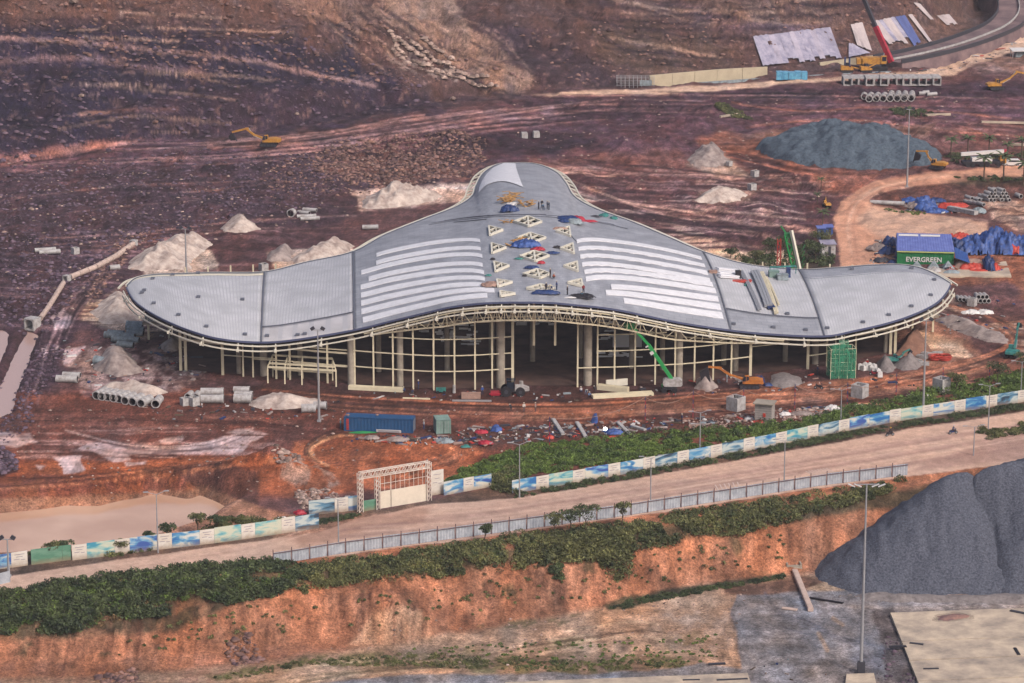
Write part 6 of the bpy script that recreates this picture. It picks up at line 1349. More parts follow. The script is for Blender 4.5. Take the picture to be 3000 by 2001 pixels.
# block hut
p = at(2240, 1232, 0); hu = thing('block_hut', 'small grey block hut with flat overhanging roof and a red brown hatch', 'hut', p, R(-18))
M_BLOCK = mat('block_wall', (168, 160, 156), .9, var=.18, scale=1.2, bump=.02)
mb = MB(); wv, dv, hv = 3.1, 2.3, 3.3
mb.box((0, 0, hv / 2), (wv, dv, hv)); part('wall', mb, M_BLOCK, hu)
mb = MB(); mb.box((0, -.1, hv + .12), (wv + .6, dv + .7, .2)); part('roof', mb, M_CONC, hu)
mb = MB(); mb.box((.2, -dv / 2 - .03, 1.35), (.5, .1, .7)); part('hatch', mb, M_REDO, hu)
mb = MB()
for k in range(7): mb.box((0, -dv / 2 - .012, .4 + k * .42), (wv - .1, .02, .03))
part('block_course', mb, M_DARKS, hu, stuff=True)
# far retaining wall, concrete strip, blue container boxes beside it
M_WALL = mat('cream_wall', (198, 184, 160), .9, var=.15, scale=.3)
def wallrun(name, pts, h_, th, m, lb, cat, seg=3.0, pn='wall_bay', z=0.0):
    Wp = [at(px, py, z) for px, py in pts]; t = thing(name, lb, cat, Wp[0])
    for a_, b_ in zip(Wp[:-1], Wp[1:]):
        n = max(1, int((b_ - a_).length / seg))
        for k in range(n):
            q0 = a_.lerp(b_, k / n) - Wp[0]; q1 = a_.lerp(b_, (k + .985) / n) - Wp[0]; mb = MB(); mb.bar(q0 + V3((0, 0, h_ / 2)), q1 + V3((0, 0, h_ / 2)), th, h_); part(pn, mb, m, t)
    return t
wallrun('retaining_wall', [(1902, 258), (2100, 240), (2248, 232)], 3.6, .5, M_WALL, 'long cream retaining wall at the foot of the hill, left part', 'wall', 6)
wallrun('retaining_wall', [(2400, 205), (2560, 184), (2700, 160), (2768, 146)], 2.2, .5, M_WALL, 'cream retaining wall behind the red crane', 'wall', 6)
wallrun('low_kerb_wall', [(2040, 250), (2240, 236), (2480, 222), (2620, 216)], .8, .5, M_PIPE2, 'low blue grey kerb wall in front of the retaining wall', 'wall', 6)
wallrun('tin_fence', [(2768, 152), (2840, 120)], 4.0, .2, M_BARK, 'dark brown wall panel where the road curves away', 'wall', 6)
wallrun('retaining_wall', [(2760, 172), (2850, 150), (2930, 118), (2990, 96)], 1.6, .5, M_WALL, 'cream wall stretch at the far right beside the curving road', 'wall', 6)
# curving raised road at the upper right
cpts = [(2600, 178, 2.5), (2700, 158, 2.8), (2800, 132, 3.2), (2880, 104, 3.6), (2940, 76, 4), (2972, 44, 5), (2976, 12, 6), (2960, -20, 7), (2925, -60, 8)]
Wp = np.array([tuple(at(px, py, z_)) for px, py, z_ in cpts]); tt_ = np.linspace(0, len(Wp) - 1.001, 60); Pc = catmull(Wp, tt_); dC = np.gradient(Pc, axis=0); nC = np.stack([-dC[:, 1], dC[:, 0], 0 * dC[:, 0]], -1); nC /= np.linalg.norm(nC, axis=1, keepdims=True)
mb = MB(); mb.rings([[V3(p_ + n_ * -5.5), V3(p_ + n_ * 5.5), V3(p_ + n_ * 7 + [0, 0, -8]), V3(p_ + n_ * -7 + [0, 0, -8])] for p_, n_ in zip(Pc, nC)]); cr_ = solo('curved_road', mb, mat('dark_new_road', (134, 112, 112), .9, var=.4, scale=.15, bump=.2, rgb2=(90, 74, 82)), None, None, kind='structure')
for o_ in (-5.5, -1, 5.5):
    mb = MB(); Q = [V3(p_ + n_ * o_ + [0, 0, .5]) for p_, n_ in zip(Pc, nC)]
    for a_, b_ in zip(Q[:-1], Q[1:]): mb.bar(a_, b_, .3, 1.2 if o_ != -1 else .6)
    o = link('parapet', mb.mesh('parapet', M_DARKS if o_ != -1 else M_PIPE)); o.parent = cr_
# tarpaulins on the far slope
def drape(corners, m, lb, n=14, mseed=0, ragged=.25):
    """strips of sheet hung down the slope; corners TL TR BR BL in photo pixels"""
    t = None; rs = random.Random(mseed); TL, TR, BR, BL = [np.array(c_, float) for c_ in corners]; W0 = G(*corners[0]); t = thing('slope_cover', lb, 'slope cover', W0)
    for k in range(n):
        f0, f1 = k / n, (k + 1) / n; end = 1 - rs.random() * ragged * (2 if rs.random() < .25 else 1)
        rows_ = []
        for j in range(6):
            g_ = j / 5 * end; a_ = (TL * (1 - f0) + TR * f0) * (1 - g_) + (BL * (1 - f0) + BR * f0) * g_; b_ = (TL * (1 - f1) + TR * f1) * (1 - g_) + (BL * (1 - f1) + BR * f1) * g_
            pa, pb = G(*a_, lo=750) + V3((0, -.3, .55)), G(*b_, lo=750) + V3((0, -.3, .55)); mid_ = (pa + pb) / 2 + V3((0, 0, rs.uniform(-.1, .3))); rows_.append([pa - W0, mid_ - W0, pb - W0])
        mb = MB(); mb.rings(rows_, close=False, cap=False); part('cover_strip', mb, m[k % len(m)], t)
    return t
M_LIL = mat('lilac_sheet', (176, 170, 188), .6, var=.2, scale=.5, rgb2=(142, 138, 162)); M_LIL2 = mat('pale_sheet', (196, 182, 184), .6, var=.12, scale=.3); M_BSH = mat('blue_slope_sheet', (92, 104, 160), .6, var=.15, scale=.3)
M_LIL3 = mat('lilac_sheet_pale', (182, 174, 192), .6, var=.2, scale=.3)
drape([(2206, 112), (2432, 84), (2466, 176), (2236, 200)], [M_LIL, M_LIL, M_LIL, M_LIL3], 'large lilac grey sheets covering the slope left of the crane', 15, 1, .18)
drape([(2492, 76), (2526, 70), (2556, 158), (2512, 140)], [M_LIL2], 'pair of pale sheets on the slope left of the crane boom', 3, 2, .05)
drape([(2486, 132), (2500, 134), (2550, 160), (2486, 172)], [M_LIL], 'torn lilac sheet low on the slope beside the crane', 2, 5, .0)
drape([(2550, 70), (2620, 54), (2682, 145), (2610, 140)], [M_LIL2, M_LIL2, M_LIL], 'white sheets on the slope behind the crane boom', 6, 3, .35)
drape([(2622, 54), (2652, 50), (2700, 132), (2680, 142)], [M_BSH], 'blue sheet hung on the slope right of the white ones', 3, 4, .05)
drape([(2660, 48), (2672, 46), (2730, 126), (2722, 128)], [M_LIL2], 'narrow white sheet at the right of the slope covers', 1, 6, .0)
drape([(2676, 12), (2696, 16), (2736, 62), (2726, 62)], [M_LIL2], 'thin pale strip high on the slope', 1, 7, .0)
drape([(2744, 50), (2780, 46), (2806, 76), (2776, 80)], [M_LIL2], 'torn white patch of sheet high at the right', 3, 8, .3)
# ------------------------------------------------------------------ machines
def excavator(loc, rz, paint_, lb, boom, scale=1.0, cabglass=M_GLASS, dark=M_BLK):
    """boom: list of (x, z) joints from the foot: foot, elbow, stick end, bucket tip; +x is forward"""
    t = thing('excavator', lb, 'excavator', loc, rz, scale=scale)
    for s in (-1, 1):
        mb = MB(); pr = []
        for k in range(9): a = math.pi / 2 + math.pi * k / 8; pr.append((-1.7 + .48 * math.cos(a), .48 + .48 * math.sin(a)))
        for k in range(9): a = -math.pi / 2 + math.pi * k / 8; pr.append((1.7 + .48 * math.cos(a), .48 + .48 * math.sin(a)))
        mb.poly(pr, .6); mb.move((0, s * 1.2, 0)); tr = part('track', mb, M_BLK, t)
        mb = MB()
        for x in (-1.7, -.9, 0, .9, 1.7): mb.tube((x, s * 1.2 - .33, .48), (x, s * 1.2 + .33, .48), .26 if abs(x) < 1 else .34, n=10)
        part('roller', mb, M_DARKS, tr, stuff=True)
    mb = MB(); mb.box((0, 0, .75), (2.2, 1.9, .5)); mb.tube((0, 0, .95), (0, 0, 1.15), .7, n=14); part('undercarriage', mb, dark, t)
    mb = MB(); mb.poly([(1.3, 1.15), (1.3, 1.6), (-.2, 2.1), (-1.9, 2.15), (-2.6, 1.9), (-2.7, 1.2)], 2.5); part('engine_body', mb, paint_, t)
    mb = MB(); mb.poly([(-2.2, 1.2), (-2.2, 2.0), (-2.9, 1.9), (-3.05, 1.35), (-2.7, 1.15)], 2.45); part('counterweight', mb, paint_, t)
    mb = MB(); mb.poly([(1.5, 1.2), (1.35, 2.2), (1.0, 2.9), (.1, 2.95), (0, 2.0), (.0, 1.2)], .95); mb.move((0, .75, 0)); cb = part('cab', mb, paint_, t)
    mb = MB(); mb.poly([(1.47, 1.75), (1.38, 2.25), (1.06, 2.8), (.75, 2.82), (.75, 1.75)], 1.0); mb.poly([(.65, 1.8), (.65, 2.8), (.15, 2.8), (.1, 2.1)], 1.0); mb.move((.02, .75, 0)); part('window', mb, cabglass, cb)
    f, e, s_, b_ = [V3((x, 0, z)) for x, z in boom]
    m1 = f.lerp(e, .5) + V3((0, 0, .0)); up = (e - f).cross(V3((0, 1, 0))).normalized() * -1
    m1 = f.lerp(e, .48) + up * .45
    mb = MB(); mb.bar(f, m1, .42, .55); mb.bar(m1 - (m1 - f) * .04, e, .38, .45); mb.box(e, (.5, .5, .5)); part('boom', mb, paint_, t)
    mb = MB(); ext = (e - s_).normalized() * .7; mb.bar(e + ext * .9, s_, .32, .42); part('stick', mb, paint_, t)
    mb = MB(); mb.bar(f + V3((.7, .3, -.1)), m1 + V3((0, .3, -.1)), .14); mb.bar(f + V3((.7, -.3, -.1)), m1 + V3((0, -.3, -.1)), .14); mb.bar(m1 + up * .35, e + ext, .15); mb.bar(e + ext * .3 + V3((.25, 0, 0)), s_ + (e - s_) * .2 + V3((.25, 0, 0)), .12); part('hydraulic_ram', mb, M_GREY, t)
    d = (b_ - s_); L_ = d.length; dn_ = d.normalized(); q = V3((-dn_.z, 0, dn_.x)) if dn_.x < 0 else V3((dn_.z, 0, -dn_.x))
    pts = [s_, s_ + dn_ * L_, s_ + dn_ * L_ * .8 + q * L_ * .55, s_ + dn_ * L_ * .25 + q * L_ * .6]; mb = MB(); mb.poly([(p_.x, p_.z) for p_ in pts], 1.15); bk = part('bucket', mb, dark, t)
    mb = MB()
    for y in (-.45, -.15, .15, .45): mb.bar(s_ + dn_ * L_ + V3((0, y, 0)), s_ + dn_ * L_ * 1.18 + V3((0, y, 0)), .09)
    part('tooth', mb, M_DARKS, bk, stuff=True)
    return t
excavator(G(788, 428), R(176), M_YEL, 'yellow excavator with an arched boom on the track below the left slope', [(1.2, 1.9), (5.6, 4.3), (9.2, 3.4), (8.2, 1.5)], 1.02)
excavator(G(2195, 1136), R(178), M_ORG, 'orange excavator digging at the foot of the right facade', [(1.2, 1.9), (6.6, 4.4), (8.9, 4.6), (8.3, 1.2)], .86)
excavator(G(2918, 262), R(12), M_YEL, 'yellow excavator at the far right edge reaching to the right', [(1.2, 1.9), (6.4, 5.0), (9.6, 4.2), (9.4, 2.2)], .95)
excavator(G(2745, 494), R(155), M_YEL, 'dull yellow excavator parked against the right end of the large stockpile', [(1.2, 1.9), (3.4, 4.8), (6.4, 4.6), (7.0, 1.8)], .85)
excavator(G(2618, 1066), R(12), M_TEAL, 'small teal excavator working at the right end of the hall', [(1.2, 1.9), (3.3, 3.6), (5.2, 4.4), (4.6, 3.0)], .62)
excavator(G(2968, 1046), R(66), M_TEAL, 'teal excavator seen from behind at the right edge with its boom raised', [(.9, 1.9), (3.0, 6.4), (4.4, 7.4), (5.6, 6.6)], .8)
excavator(G(2422, 607), R(100), M_YEL, 'small yellow machine on the edge of the dirt road behind the right wing', [(.9, 1.9), (2.0, 3.6), (2.4, 3.0), (2.6, 2.0)], .55)
# red boomed crawler crane
p = G(2560, 205); cr = thing('mobile_crane', 'crane with red lower boom and dark jib behind the box culverts', 'crane', p)
for s in (-1, 1): mb = MB(); mb.box((0, s * 2.0, .6), (7.5, 1.0, 1.2)); part('track', mb, M_BLK, cr)
mb = MB(); mb.box((0, 0, 1.5), (4, 3.4, .8)); part('undercarriage', mb, M_DARKS, cr)
mb = MB(); mb.box((-.6, 0, 2.8), (6.5, 3, 1.8)); mb.box((-4.3, 0, 2.7), (1.6, 3, 1.6)); part('engine_body', mb, M_YEL, cr)
mb = MB(); mb.box((2.6, -1.2, 3.2), (1.6, 1.2, 2.2)); part('cab', mb, M_YEL, cr)
mb = MB(); mb.box((2.7, -1.84, 3.5), (1.2, .06, 1.2)); part('window', mb, M_GLASS, cr)
def on_plane(px, py, Y):
    dx, dy, dz = ray(px, py); t_ = Y / dy; return V3((dx * t_, Y, CAMH + dz * t_))
foot = on_plane(2612, 182, p.y) ; mid = on_plane(2565, 78, p.y + 3); tip = on_plane(2508, -60, p.y + 7)
def lattice(a_, b_, w_, m, par, nm, th=.16):
    a_ = a_ - par.location; b_ = b_ - par.location; d = (b_ - a_).normalized(); sx = V3((0, 1, 0)); sz = d.cross(sx).normalized(); mb = MB(); n = max(3, int((b_ - a_).length / (w_ * 1.2)))
    cs = [(i, j) for i in (-1, 1) for j in (-1, 1)]
    for i, j in cs: mb.bar(a_ + sx * i * w_ / 2 + sz * j * w_ / 2, b_ + sx * i * w_ / 2 + sz * j * w_ / 2, th)
    for k in range(n):
        q0, q1 = a_.lerp(b_, k / n), a_.lerp(b_, (k + 1) / n)
        for i in (-1, 1): s_ = 1 if k % 2 else -1; mb.bar(q0 + sx * i * w_ / 2 + sz * s_ * w_ / 2, q1 + sx * i * w_ / 2 - sz * s_ * w_ / 2, th * .7)
        for j in (-1, 1): s_ = 1 if k % 2 else -1; mb.bar(q0 + sz * j * w_ / 2 + sx * s_ * w_ / 2, q1 + sz * j * w_ / 2 - sx * s_ * w_ / 2, th * .7)
    return part(nm, mb, m, par)
mb = MB(); q0, q1, q2 = foot - p, mid - p, tip - p; mb.bar(q0, q1, 1.25, 1.35); part('lower_boom', mb, M_RED, cr)
mb = MB(); mb.bar(q1, q2, .95, 1.0); part('upper_boom', mb, M_DARKS, cr)
mb = MB(); mb.bar(q0 + V3((-3.0, 0, 0)), q0 + (q1 - q0) * .35, .3); part('luffing_ram', mb, M_GREY, cr)
mb = MB(); mb.bar(q2, V3((q2.x, q2.y, 12)), .06); part('hoist_rope', mb, M_BLK, cr)
# yellow machines by the crane
for px, py, s, rz, lb in [(2480, 212, .85, 0, 'boxy yellow drill rig left of the red crane'), (2535, 212, .8, .2, 'low yellow loader beside the red crane')]:
    p = G(px, py); t = thing('yellow_machine', lb, 'machine', p, rz, scale=s)
    for q in (-1, 1): mb = MB(); mb.box((0, q * 1.1, .5), (4.2, .6, .9)); part('track', mb, M_BLK, t)
    mb = MB(); mb.poly([(-2, .9), (-2, 2.3), (.6, 2.3), (1.0, 1.6), (2.2, 1.5), (2.2, .9)], 2.3); part('engine_body', mb, M_YEL, t)
    mb = MB(); mb.box((.2, 0, 2.7), (1.2, 1.4, 1.0)); part('cab', mb, M_GLASS, t)
    mb = MB(); mb.bar((1.5, .5, 1.8), (4.2, .5, 2.9 if px > 2500 else 1.2), .35); part('arm', mb, M_YEL, t)
    if px < 2500:
        for x in (-.6, .9): mb = MB(); mb.tube((x, 0, 2.3), (x, 0, 5.2), .3, n=8); part('exhaust_stack', mb, M_BLUED, t)
# pale blue covered crates, steel works by the far wall
p = G(2318, 232); t = thing('covered_stack', 'light blue wrapped stack by the cream retaining wall', 'wrapped stack', p)
M_SKYB = mat('sky_blue_wrap', (112, 182, 214), .4, var=.25, scale=1.2, rgb2=(78, 140, 184))
for k in range(5): mb = MB(); mb.box((-3.4 + k * 1.75, .2 * (k % 2), 1.1), (1.68, 2.4, 2.3 - .15 * (k % 3))); part('wrapped_crate', mb, M_SKYB, t)
p = G(1860, 258); t = thing('steel_frame', 'half built steel scaffold frame at the end of the retaining wall', 'scaffold', p)
for i in range(10):
    mb = MB(); x = -5 + i * 1.15; mb.bar((x, 0, 0), (x, 0, 3.2), .12); mb.bar((x, 2.2, 0), (x, 2.2, 3.2), .12); part('upright', mb, M_GREY, t)
for z_ in (.8, 1.7, 2.6, 3.2):
    mb = MB()
    for y in (0, 2.2): mb.bar((-5.2, y, z_), (5.5, y, z_), .1)
    part('rail', mb, M_GREY, t)
mb = MB(); mb.box((3.0, -.3, 1.5), (3.4, .1, 1.6)); part('sheet', mb, M_PIPE2, t)
# telescopic lift (green) at the facade
p = G(1960, 1146); t = thing('boom_lift', 'green telescopic boom lift reaching up to the roof edge', 'boom lift', p)
mb = MB(); mb.box((0, 0, .75), (2.4, 2.0, .6)); part('chassis', mb, M_BLK, t)
for x in (-1, 1):
    for y in (-1.05, 1.05): mb = MB(); mb.tube((x, y - .2, .5), (x, y + .2, .5), .5, n=14); part('wheel', mb, M_RUBBER, t)
mb = MB(); pr = [(-.9, 1.1), (-1.2, 1.5), (-1.1, 2.2), (-.7, 2.45), (2.0, 2.45), (2.4, 2.1), (2.4, 1.4), (2.1, 1.1)]; mb.poly(pr, 1.9); part('counterweight', mb, M_PIPE, t)
J0 = V3((-1.4, -.2, 1.2)); J1 = on_plane(1968, 1110, p.y) - p; J2 = on_plane(1900, 1010, p.y + .5) - p; J3 = on_plane(1853, 958, p.y + .8) - p
M_GRN2 = mat('bright_green_paint', (46, 158, 86), .5, var=.1, scale=1)
mb = MB(); mb.bar(J0, J1, .35); mb.bar(J0 + V3((0, 0, -.3)), V3((.3, 0, 1.6)), .3); part('riser', mb, M_GRN2, t)
mb = MB(); mb.bar(J1, J2, .55, .6); part('main_boom', mb, M_GRN2, t); mb = MB(); mb.bar(J2, J3, .4, .45); part('fly_boom', mb, M_GRN2, t)
mb = MB(); mb.bar(J1.lerp(J3, .48), J1.lerp(J3, .53), .62, .68); mb.bar(J1.lerp(J3, .62), J1.lerp(J3, .64), .55, .6); part('boom_band', mb, M_WPAINT, t)
mb = MB(); c = J3 + V3((-.5, 0, .2))
for z_ in (-.5, .1, .6):
    for a_, b_ in (((-1, -.5), (1, -.5)), ((1, -.5), (1, .5)), ((1, .5), (-1, .5)), ((-1, .5), (-1, -.5))): mb.bar(c + V3((*a_, z_)), c + V3((*b_, z_)), .08)
for x in (-1, 0, 1):
    for y in (-.5, .5): mb.bar(c + V3((x, y, -.5)), c + V3((x, y, .6)), .07)
mb.box(c + V3((0, 0, -.5)), (2, 1, .08)); mb.box(c + V3((0, -.45, .05)), (1.4, .06, .9)); part('basket', mb, M_GRN, t)
# crane booms behind the right wing: green lattice with cream leader and red-orange mast
p = G(2330, 800); p = V3((p.x, 628, 0)); t = thing('piling_rig', 'green lattice piling rig with cream leader behind the right wing', 'piling rig', p)
mb = MB(); mb.box((0, 1, 1.2), (5, 4, 2)); part('engine_body', mb, M_GRN, t)
for s in (-1, 1): mb = MB(); mb.box((s * 2, 1, .5), (.9, 5.5, 1)); part('track', mb, M_BLK, t)
a0, a1 = on_plane(2332, 800, 628), on_plane(2306, 688, 630); lattice(V3(a0), V3(a1), 1.1, M_GRN2, t, 'lattice_boom', .22)
b0, b1 = on_plane(2345, 800, 627), on_plane(2318, 675, 629); mb = MB(); mb.bar(V3(b0) - p, V3(b1) - p, .55, .6); part('leader', mb, M_CREAM2, t)
c0, c1 = on_plane(2306, 688, 630), on_plane(2288, 662, 630); mb = MB(); mb.bar(V3(c0) - p, V3(c1) - p, .3); mb.box(V3(c0) - p, (1.2, .8, .8)); part('boom_head', mb, M_GRN, t)
mb = MB()
for k in range(8): z_ = k * 1.3; mb.bar((-.3 + 0, -.1, z_), (.2, -.1, z_ + 1.3), .1)
part('bracing', mb, M_GRN, t, stuff=True)
p = V3((*on_plane(2281, 790, 640)[:2], 0)); t = thing('lattice_mast', 'thin red lattice mast left of the green piling rig', 'mast', p); lattice(p, V3((p.x, p.y, on_plane(2284, 700, 640).z)), .7, flat('mast_red', (176, 60, 56)), t, 'lattice')
mb = MB(); mb.box((0, 0, .2), (1.5, 1.5, .4)); part('base', mb, M_CONC, t)
# tractor with blade at the entrance
p = G(1508, 1158); t = thing('tractor', 'tractor with pale bonnet and red blade parked at the hall entrance', 'tractor', p, R(2))
for x, y, r in ((1.0, -.9, .85), (1.0, .9, .85), (-1.6, -.9, .95), (-1.6, .9, .95)):
    mb = MB(); mb.tube((x, y - .25, r), (x, y + .25, r), r, n=18); wl = part('wheel', mb, M_RUBBER, t); mb = MB(); mb.tube((x, y - .28, r), (x, y + .28, r), r * .4, n=12); part('rim', mb, M_DARKS, wl)
mb = MB(); mb.poly([(.0, 1.3), (.1, 2.0), (1.6, 1.9), (2.6, 1.55), (2.7, 1.1), (2.5, .9), (0, .9)], 1.1); part('bonnet', mb, M_PIPE, t)
mb = MB(); mb.box((-.8, 0, 1.1), (2.4, 1.0, .7)); part('chassis', mb, M_BLK, t)
mb = MB(); 
for x in (-1.4, -.1):
    for y in (-.6, .6): mb.bar((x, y, 1.3), (x, y, 3.0), .1)
mb.box((-.75, 0, 3.05), (1.7, 1.5, .1)); mb.box((-.75, 0, 2.0), (1.2, 1.0, 1.2)); part('cab', mb, M_GLASS, t)
mb = MB(); mb.box((-3.6, 0, .45), (1.6, 1.8, .5)); mb.box((-3.6, -.95, .55), (2.2, .12, .25)); mb.bar((-3.2, 0, .6), (-1.6, 0, .8), .25); part('rear_blade', mb, M_RED, t)
# work bench, generator, small machines at the facade
p = G(1292, 1152); t = thing('generator_cart', 'small teal generator cart at the left facade', 'generator', p); mb = MB(); mb.box((0, 0, .7), (1.8, .8, .7)); part('body', mb, M_TEAL, t)
for x in (-.6, .6): mb = MB(); mb.tube((x, -.45, .3), (x, .45, .3), .3, n=10); part('wheel', mb, M_RUBBER, t)
mb = MB(); mb.tube((1.4, 0, 0), (1.4, 0, 1.5), .3, n=10); solo('gas_drum', mb, M_PIPE, 'grey drum standing right of the teal generator cart', 'drum', p + V3((1.0, .2, 0)))
mb = MB(); mb.tube((0, 0, 0), (0, 0, 1.3), .38, n=10); solo('gas_drum', mb, M_PIPE, 'grey drum standing at the left of the open entrance', 'drum', G(1527, 1136) )
# white multi axle mixer truck / tanker behind the palms
p = G(2880, 487); t = thing('tank_truck', 'white truck crane with long boom and red tip parked behind the palms', 'truck', p, R(4))
mb = MB(); mb.box((0, 0, 1.1), (10.5, 2.4, .7)); part('chassis', mb, M_BLK, t)
for x in (-4, -2.8, -.6, .8, 3.6):
    for y in (-1.1, 1.1): mb = MB(); mb.tube((x, y - .2, .55), (x, y + .2, .55), .55, n=12); part('wheel', mb, M_RUBBER, t)
mb = MB(); mb.box((-.5, 0, 1.9), (5, 2.3, .9)); part('body', mb, M_WPAINT, t)
mb = MB(); mb.poly([(4.0, .9), (4.0, 2.9), (5.2, 2.8), (5.5, 1.9), (5.5, .9)], 2.4); cb = part('cab', mb, M_YEL, t); mb = MB(); mb.poly([(4.2, 2.0), (4.2, 2.7), (5.1, 2.6), (5.35, 2.0)], 2.44); part('window', mb, M_GLASS, cb)
mb = MB(); mb.bar((-5.6, 0, 3.1), (5.0, 0, 3.7), .9, .8); part('boom', mb, M_WPAINT, t); mb = MB(); mb.box((5.3, 0, 3.7), (.6, .9, .95)); part('boom_tip', mb, M_RED, t)
# white people carrier
p = G(2963, 486); t = thing('white_car', 'white people carrier on the dirt road at the right edge', 'car', p, R(183))
mb = MB(); side = [(-2.25, .35), (-2.3, 1.0), (-2.15, 1.25), (-1.75, 1.7), (.7, 1.72), (1.35, 1.15), (2.1, 1.0), (2.3, .75), (2.25, .35)]
mb.rings([[V3((x, y, z)) if z < 1.2 else V3((x * (1 if y else 1), y * .86, z)) for x, z in side] for y in (-.9, .9)]); part('body', mb, M_WPAINT, t)
mb = MB(); mb.rings([[V3((x, y, z)) for x, z in [(-1.9, 1.18), (-1.65, 1.58), (.6, 1.6), (1.1, 1.18)]] for y in (-.93, .93)]); part('window', mb, M_GLASS, t)
for x in (-1.4, 1.4):
    for y in (-.82, .82): mb = MB(); mb.tube((x, y - .12, .34), (x, y + .12, .34), .34, n=14); wl = part('wheel', mb, M_RUBBER, t); mb = MB(); mb.tube((x, y - .13, .34), (x, y + .13, .34), .2, n=10); part('rim', mb, M_GREY, wl)
for y in (-.6, .6): mb = MB(); mb.box((2.24, y, .8), (.12, .35, .18)); part('headlight', mb, M_PIPE, t)

# ------------------------------------------------------------------ people
def body_mesh(joints, edges, radii, name):
    me = bpy.data.meshes.new(name); me.from_pydata(joints, edges, []); o = bpy.data.objects.new(name, me); COL.objects.link(o)
    m = o.modifiers.new('skin', 'SKIN'); m.use_smooth_shade = True; lay = me.skin_vertices[0].data
    for i, r in enumerate(radii): lay[i].radius = (r, r) if np.isscalar(r) else r
    lay[0].use_root = True
    s = o.modifiers.new('sub', 'SUBSURF'); s.levels = 1; s.render_levels = 1
    dg = bpy.context.evaluated_depsgraph_get(); me2 = bpy.data.meshes.new_from_object(o.evaluated_get(dg)); bpy.data.objects.remove(o); return me2
EDG = [(0, 1), (1, 2), (2, 3), (3, 4), (2, 5), (5, 6), (6, 7), (2, 8), (8, 9), (9, 10), (0, 11), (11, 12), (12, 13), (13, 14), (0, 15), (15, 16), (16, 17), (17, 18)]
RAD = [.14, (.17, .12), (.17, .12), .06, .105, .07, .05, .04, .07, .05, .04, .10, .075, .055, .05, .10, .075, .055, .05]
def pose(kind):
    if kind == 'stand': return [(0, 0, .95), (0, 0, 1.15), (0, 0, 1.4), (0, 0, 1.52), (0, .02, 1.66), (-.2, 0, 1.4), (-.27, .03, 1.12), (-.24, .14, .9), (.2, 0, 1.4), (.27, .03, 1.12), (.22, .16, .92), (-.1, 0, .88), (-.12, .02, .48), (-.13, -.02, .08), (-.13, .14, .04), (.1, 0, .88), (.13, .04, .48), (.14, .02, .08), (.14, .18, .04)]
    if kind == 'bend': return [(0, 0, .9), (0, .18, 1.05), (0, .42, 1.15), (0, .55, 1.17), (0, .68, 1.14), (-.2, .42, 1.1), (-.22, .5, .82), (-.16, .6, .58), (.2, .42, 1.1), (.22, .5, .82), (.14, .62, .58), (-.11, 0, .84), (-.14, .06, .46), (-.14, -.02, .08), (-.14, .14, .04), (.11, 0, .84), (.14, .08, .46), (.14, .0, .08), (.14, .16, .04)]
    if kind == 'squat': return [(0, -.1, .32), (0, 0, .5), (0, .12, .72), (0, .18, .84), (0, .22, .96), (-.2, .12, .72), (-.26, .32, .5), (-.14, .5, .42), (.2, .12, .72), (.26, .32, .5), (.14, .5, .42), (-.13, -.04, .3), (-.2, .32, .46), (-.17, .1, .08), (-.17, .26, .04), (.13, -.04, .3), (.2, .32, .46), (.17, .1, .08), (.17, .26, .04)]
    if kind == 'ride': return [(0, -.1, .82), (0, -.02, 1.0), (0, .06, 1.26), (0, .1, 1.38), (0, .13, 1.52), (-.2, .06, 1.26), (-.3, .26, 1.05), (-.28, .52, 1.04), (.2, .06, 1.26), (.3, .26, 1.05), (.28, .52, 1.04), (-.13, -.06, .8), (-.22, .34, .72), (-.2, .22, .34), (-.2, .4, .3), (.13, -.06, .8), (.22, .34, .72), (.2, .22, .34), (.2, .4, .3)]
BM = {}
CLO = {}
def cloth(rgb):
    if rgb not in CLO: CLO[rgb] = flat('cloth_%d_%d_%d' % rgb, rgb, .9)
    return CLO[rgb]
def person(loc, rz, kind, shirt, trous, lb, hat=(222, 214, 200), scale=1.0):
    if kind not in BM: BM[kind] = body_mesh(pose(kind), EDG, RAD, 'person_body')
    me = BM[kind].copy(); me.materials.clear()
    for m_ in (M_SKIN, cloth(shirt), cloth(trous), M_BLK): me.materials.append(m_)
    J = [np.array(j) for j in pose(kind)]; idx = []; cen = np.zeros(len(me.polygons) * 3); me.polygons.foreach_get('center', cen); cen = cen.reshape(-1, 3)
    reg = {1: 1, 2: 1, 5: 1, 6: 1, 8: 1, 9: 1, 0: 2, 11: 2, 12: 2, 13: 2, 15: 2, 16: 2, 17: 2, 14: 3, 18: 3, 3: 0, 4: 0, 7: 0, 10: 0}
    D_ = np.stack([np.linalg.norm(cen - j, axis=1) for j in J], 1); near = D_.argmin(1); me.polygons.foreach_set('material_index', [reg[int(k)] for k in near])
    o = link('person', me, None, loc, rz); tag(o, lb, 'person')
    if scale != 1: o.scale = (scale,) * 3
    hd = V3(pose(kind)[4]); mb = MB(); rg = []
    for k in range(4):
        a = k / 3 * 1.4; rg.append([hd + V3((.14 * math.cos(a) * math.cos(q), .15 * math.cos(a) * math.sin(q), .03 + .13 * math.sin(a))) for q in [2 * math.pi * i / 10 for i in range(10)]])
    mb.rings([[hd + V3((.17 * math.cos(q), .18 * math.sin(q) + .02, .03)) for q in [2 * math.pi * i / 10 for i in range(10)]]] + rg)
    h_ = part('hard_hat', mb, cloth(hat), o)
    mb = MB(); f = V3((0, .1, 0)); mb.box(hd + V3((-.045, .115, .0)), (.03, .02, .02)); mb.box(hd + V3((.045, .115, .0)), (.03, .02, .02)); mb.box(hd + V3((0, .125, -.035)), (.03, .04, .05)); mb.box(hd + V3((0, .115, -.075)), (.06, .015, .015)); part('face', mb, M_BLK, o)
    return o
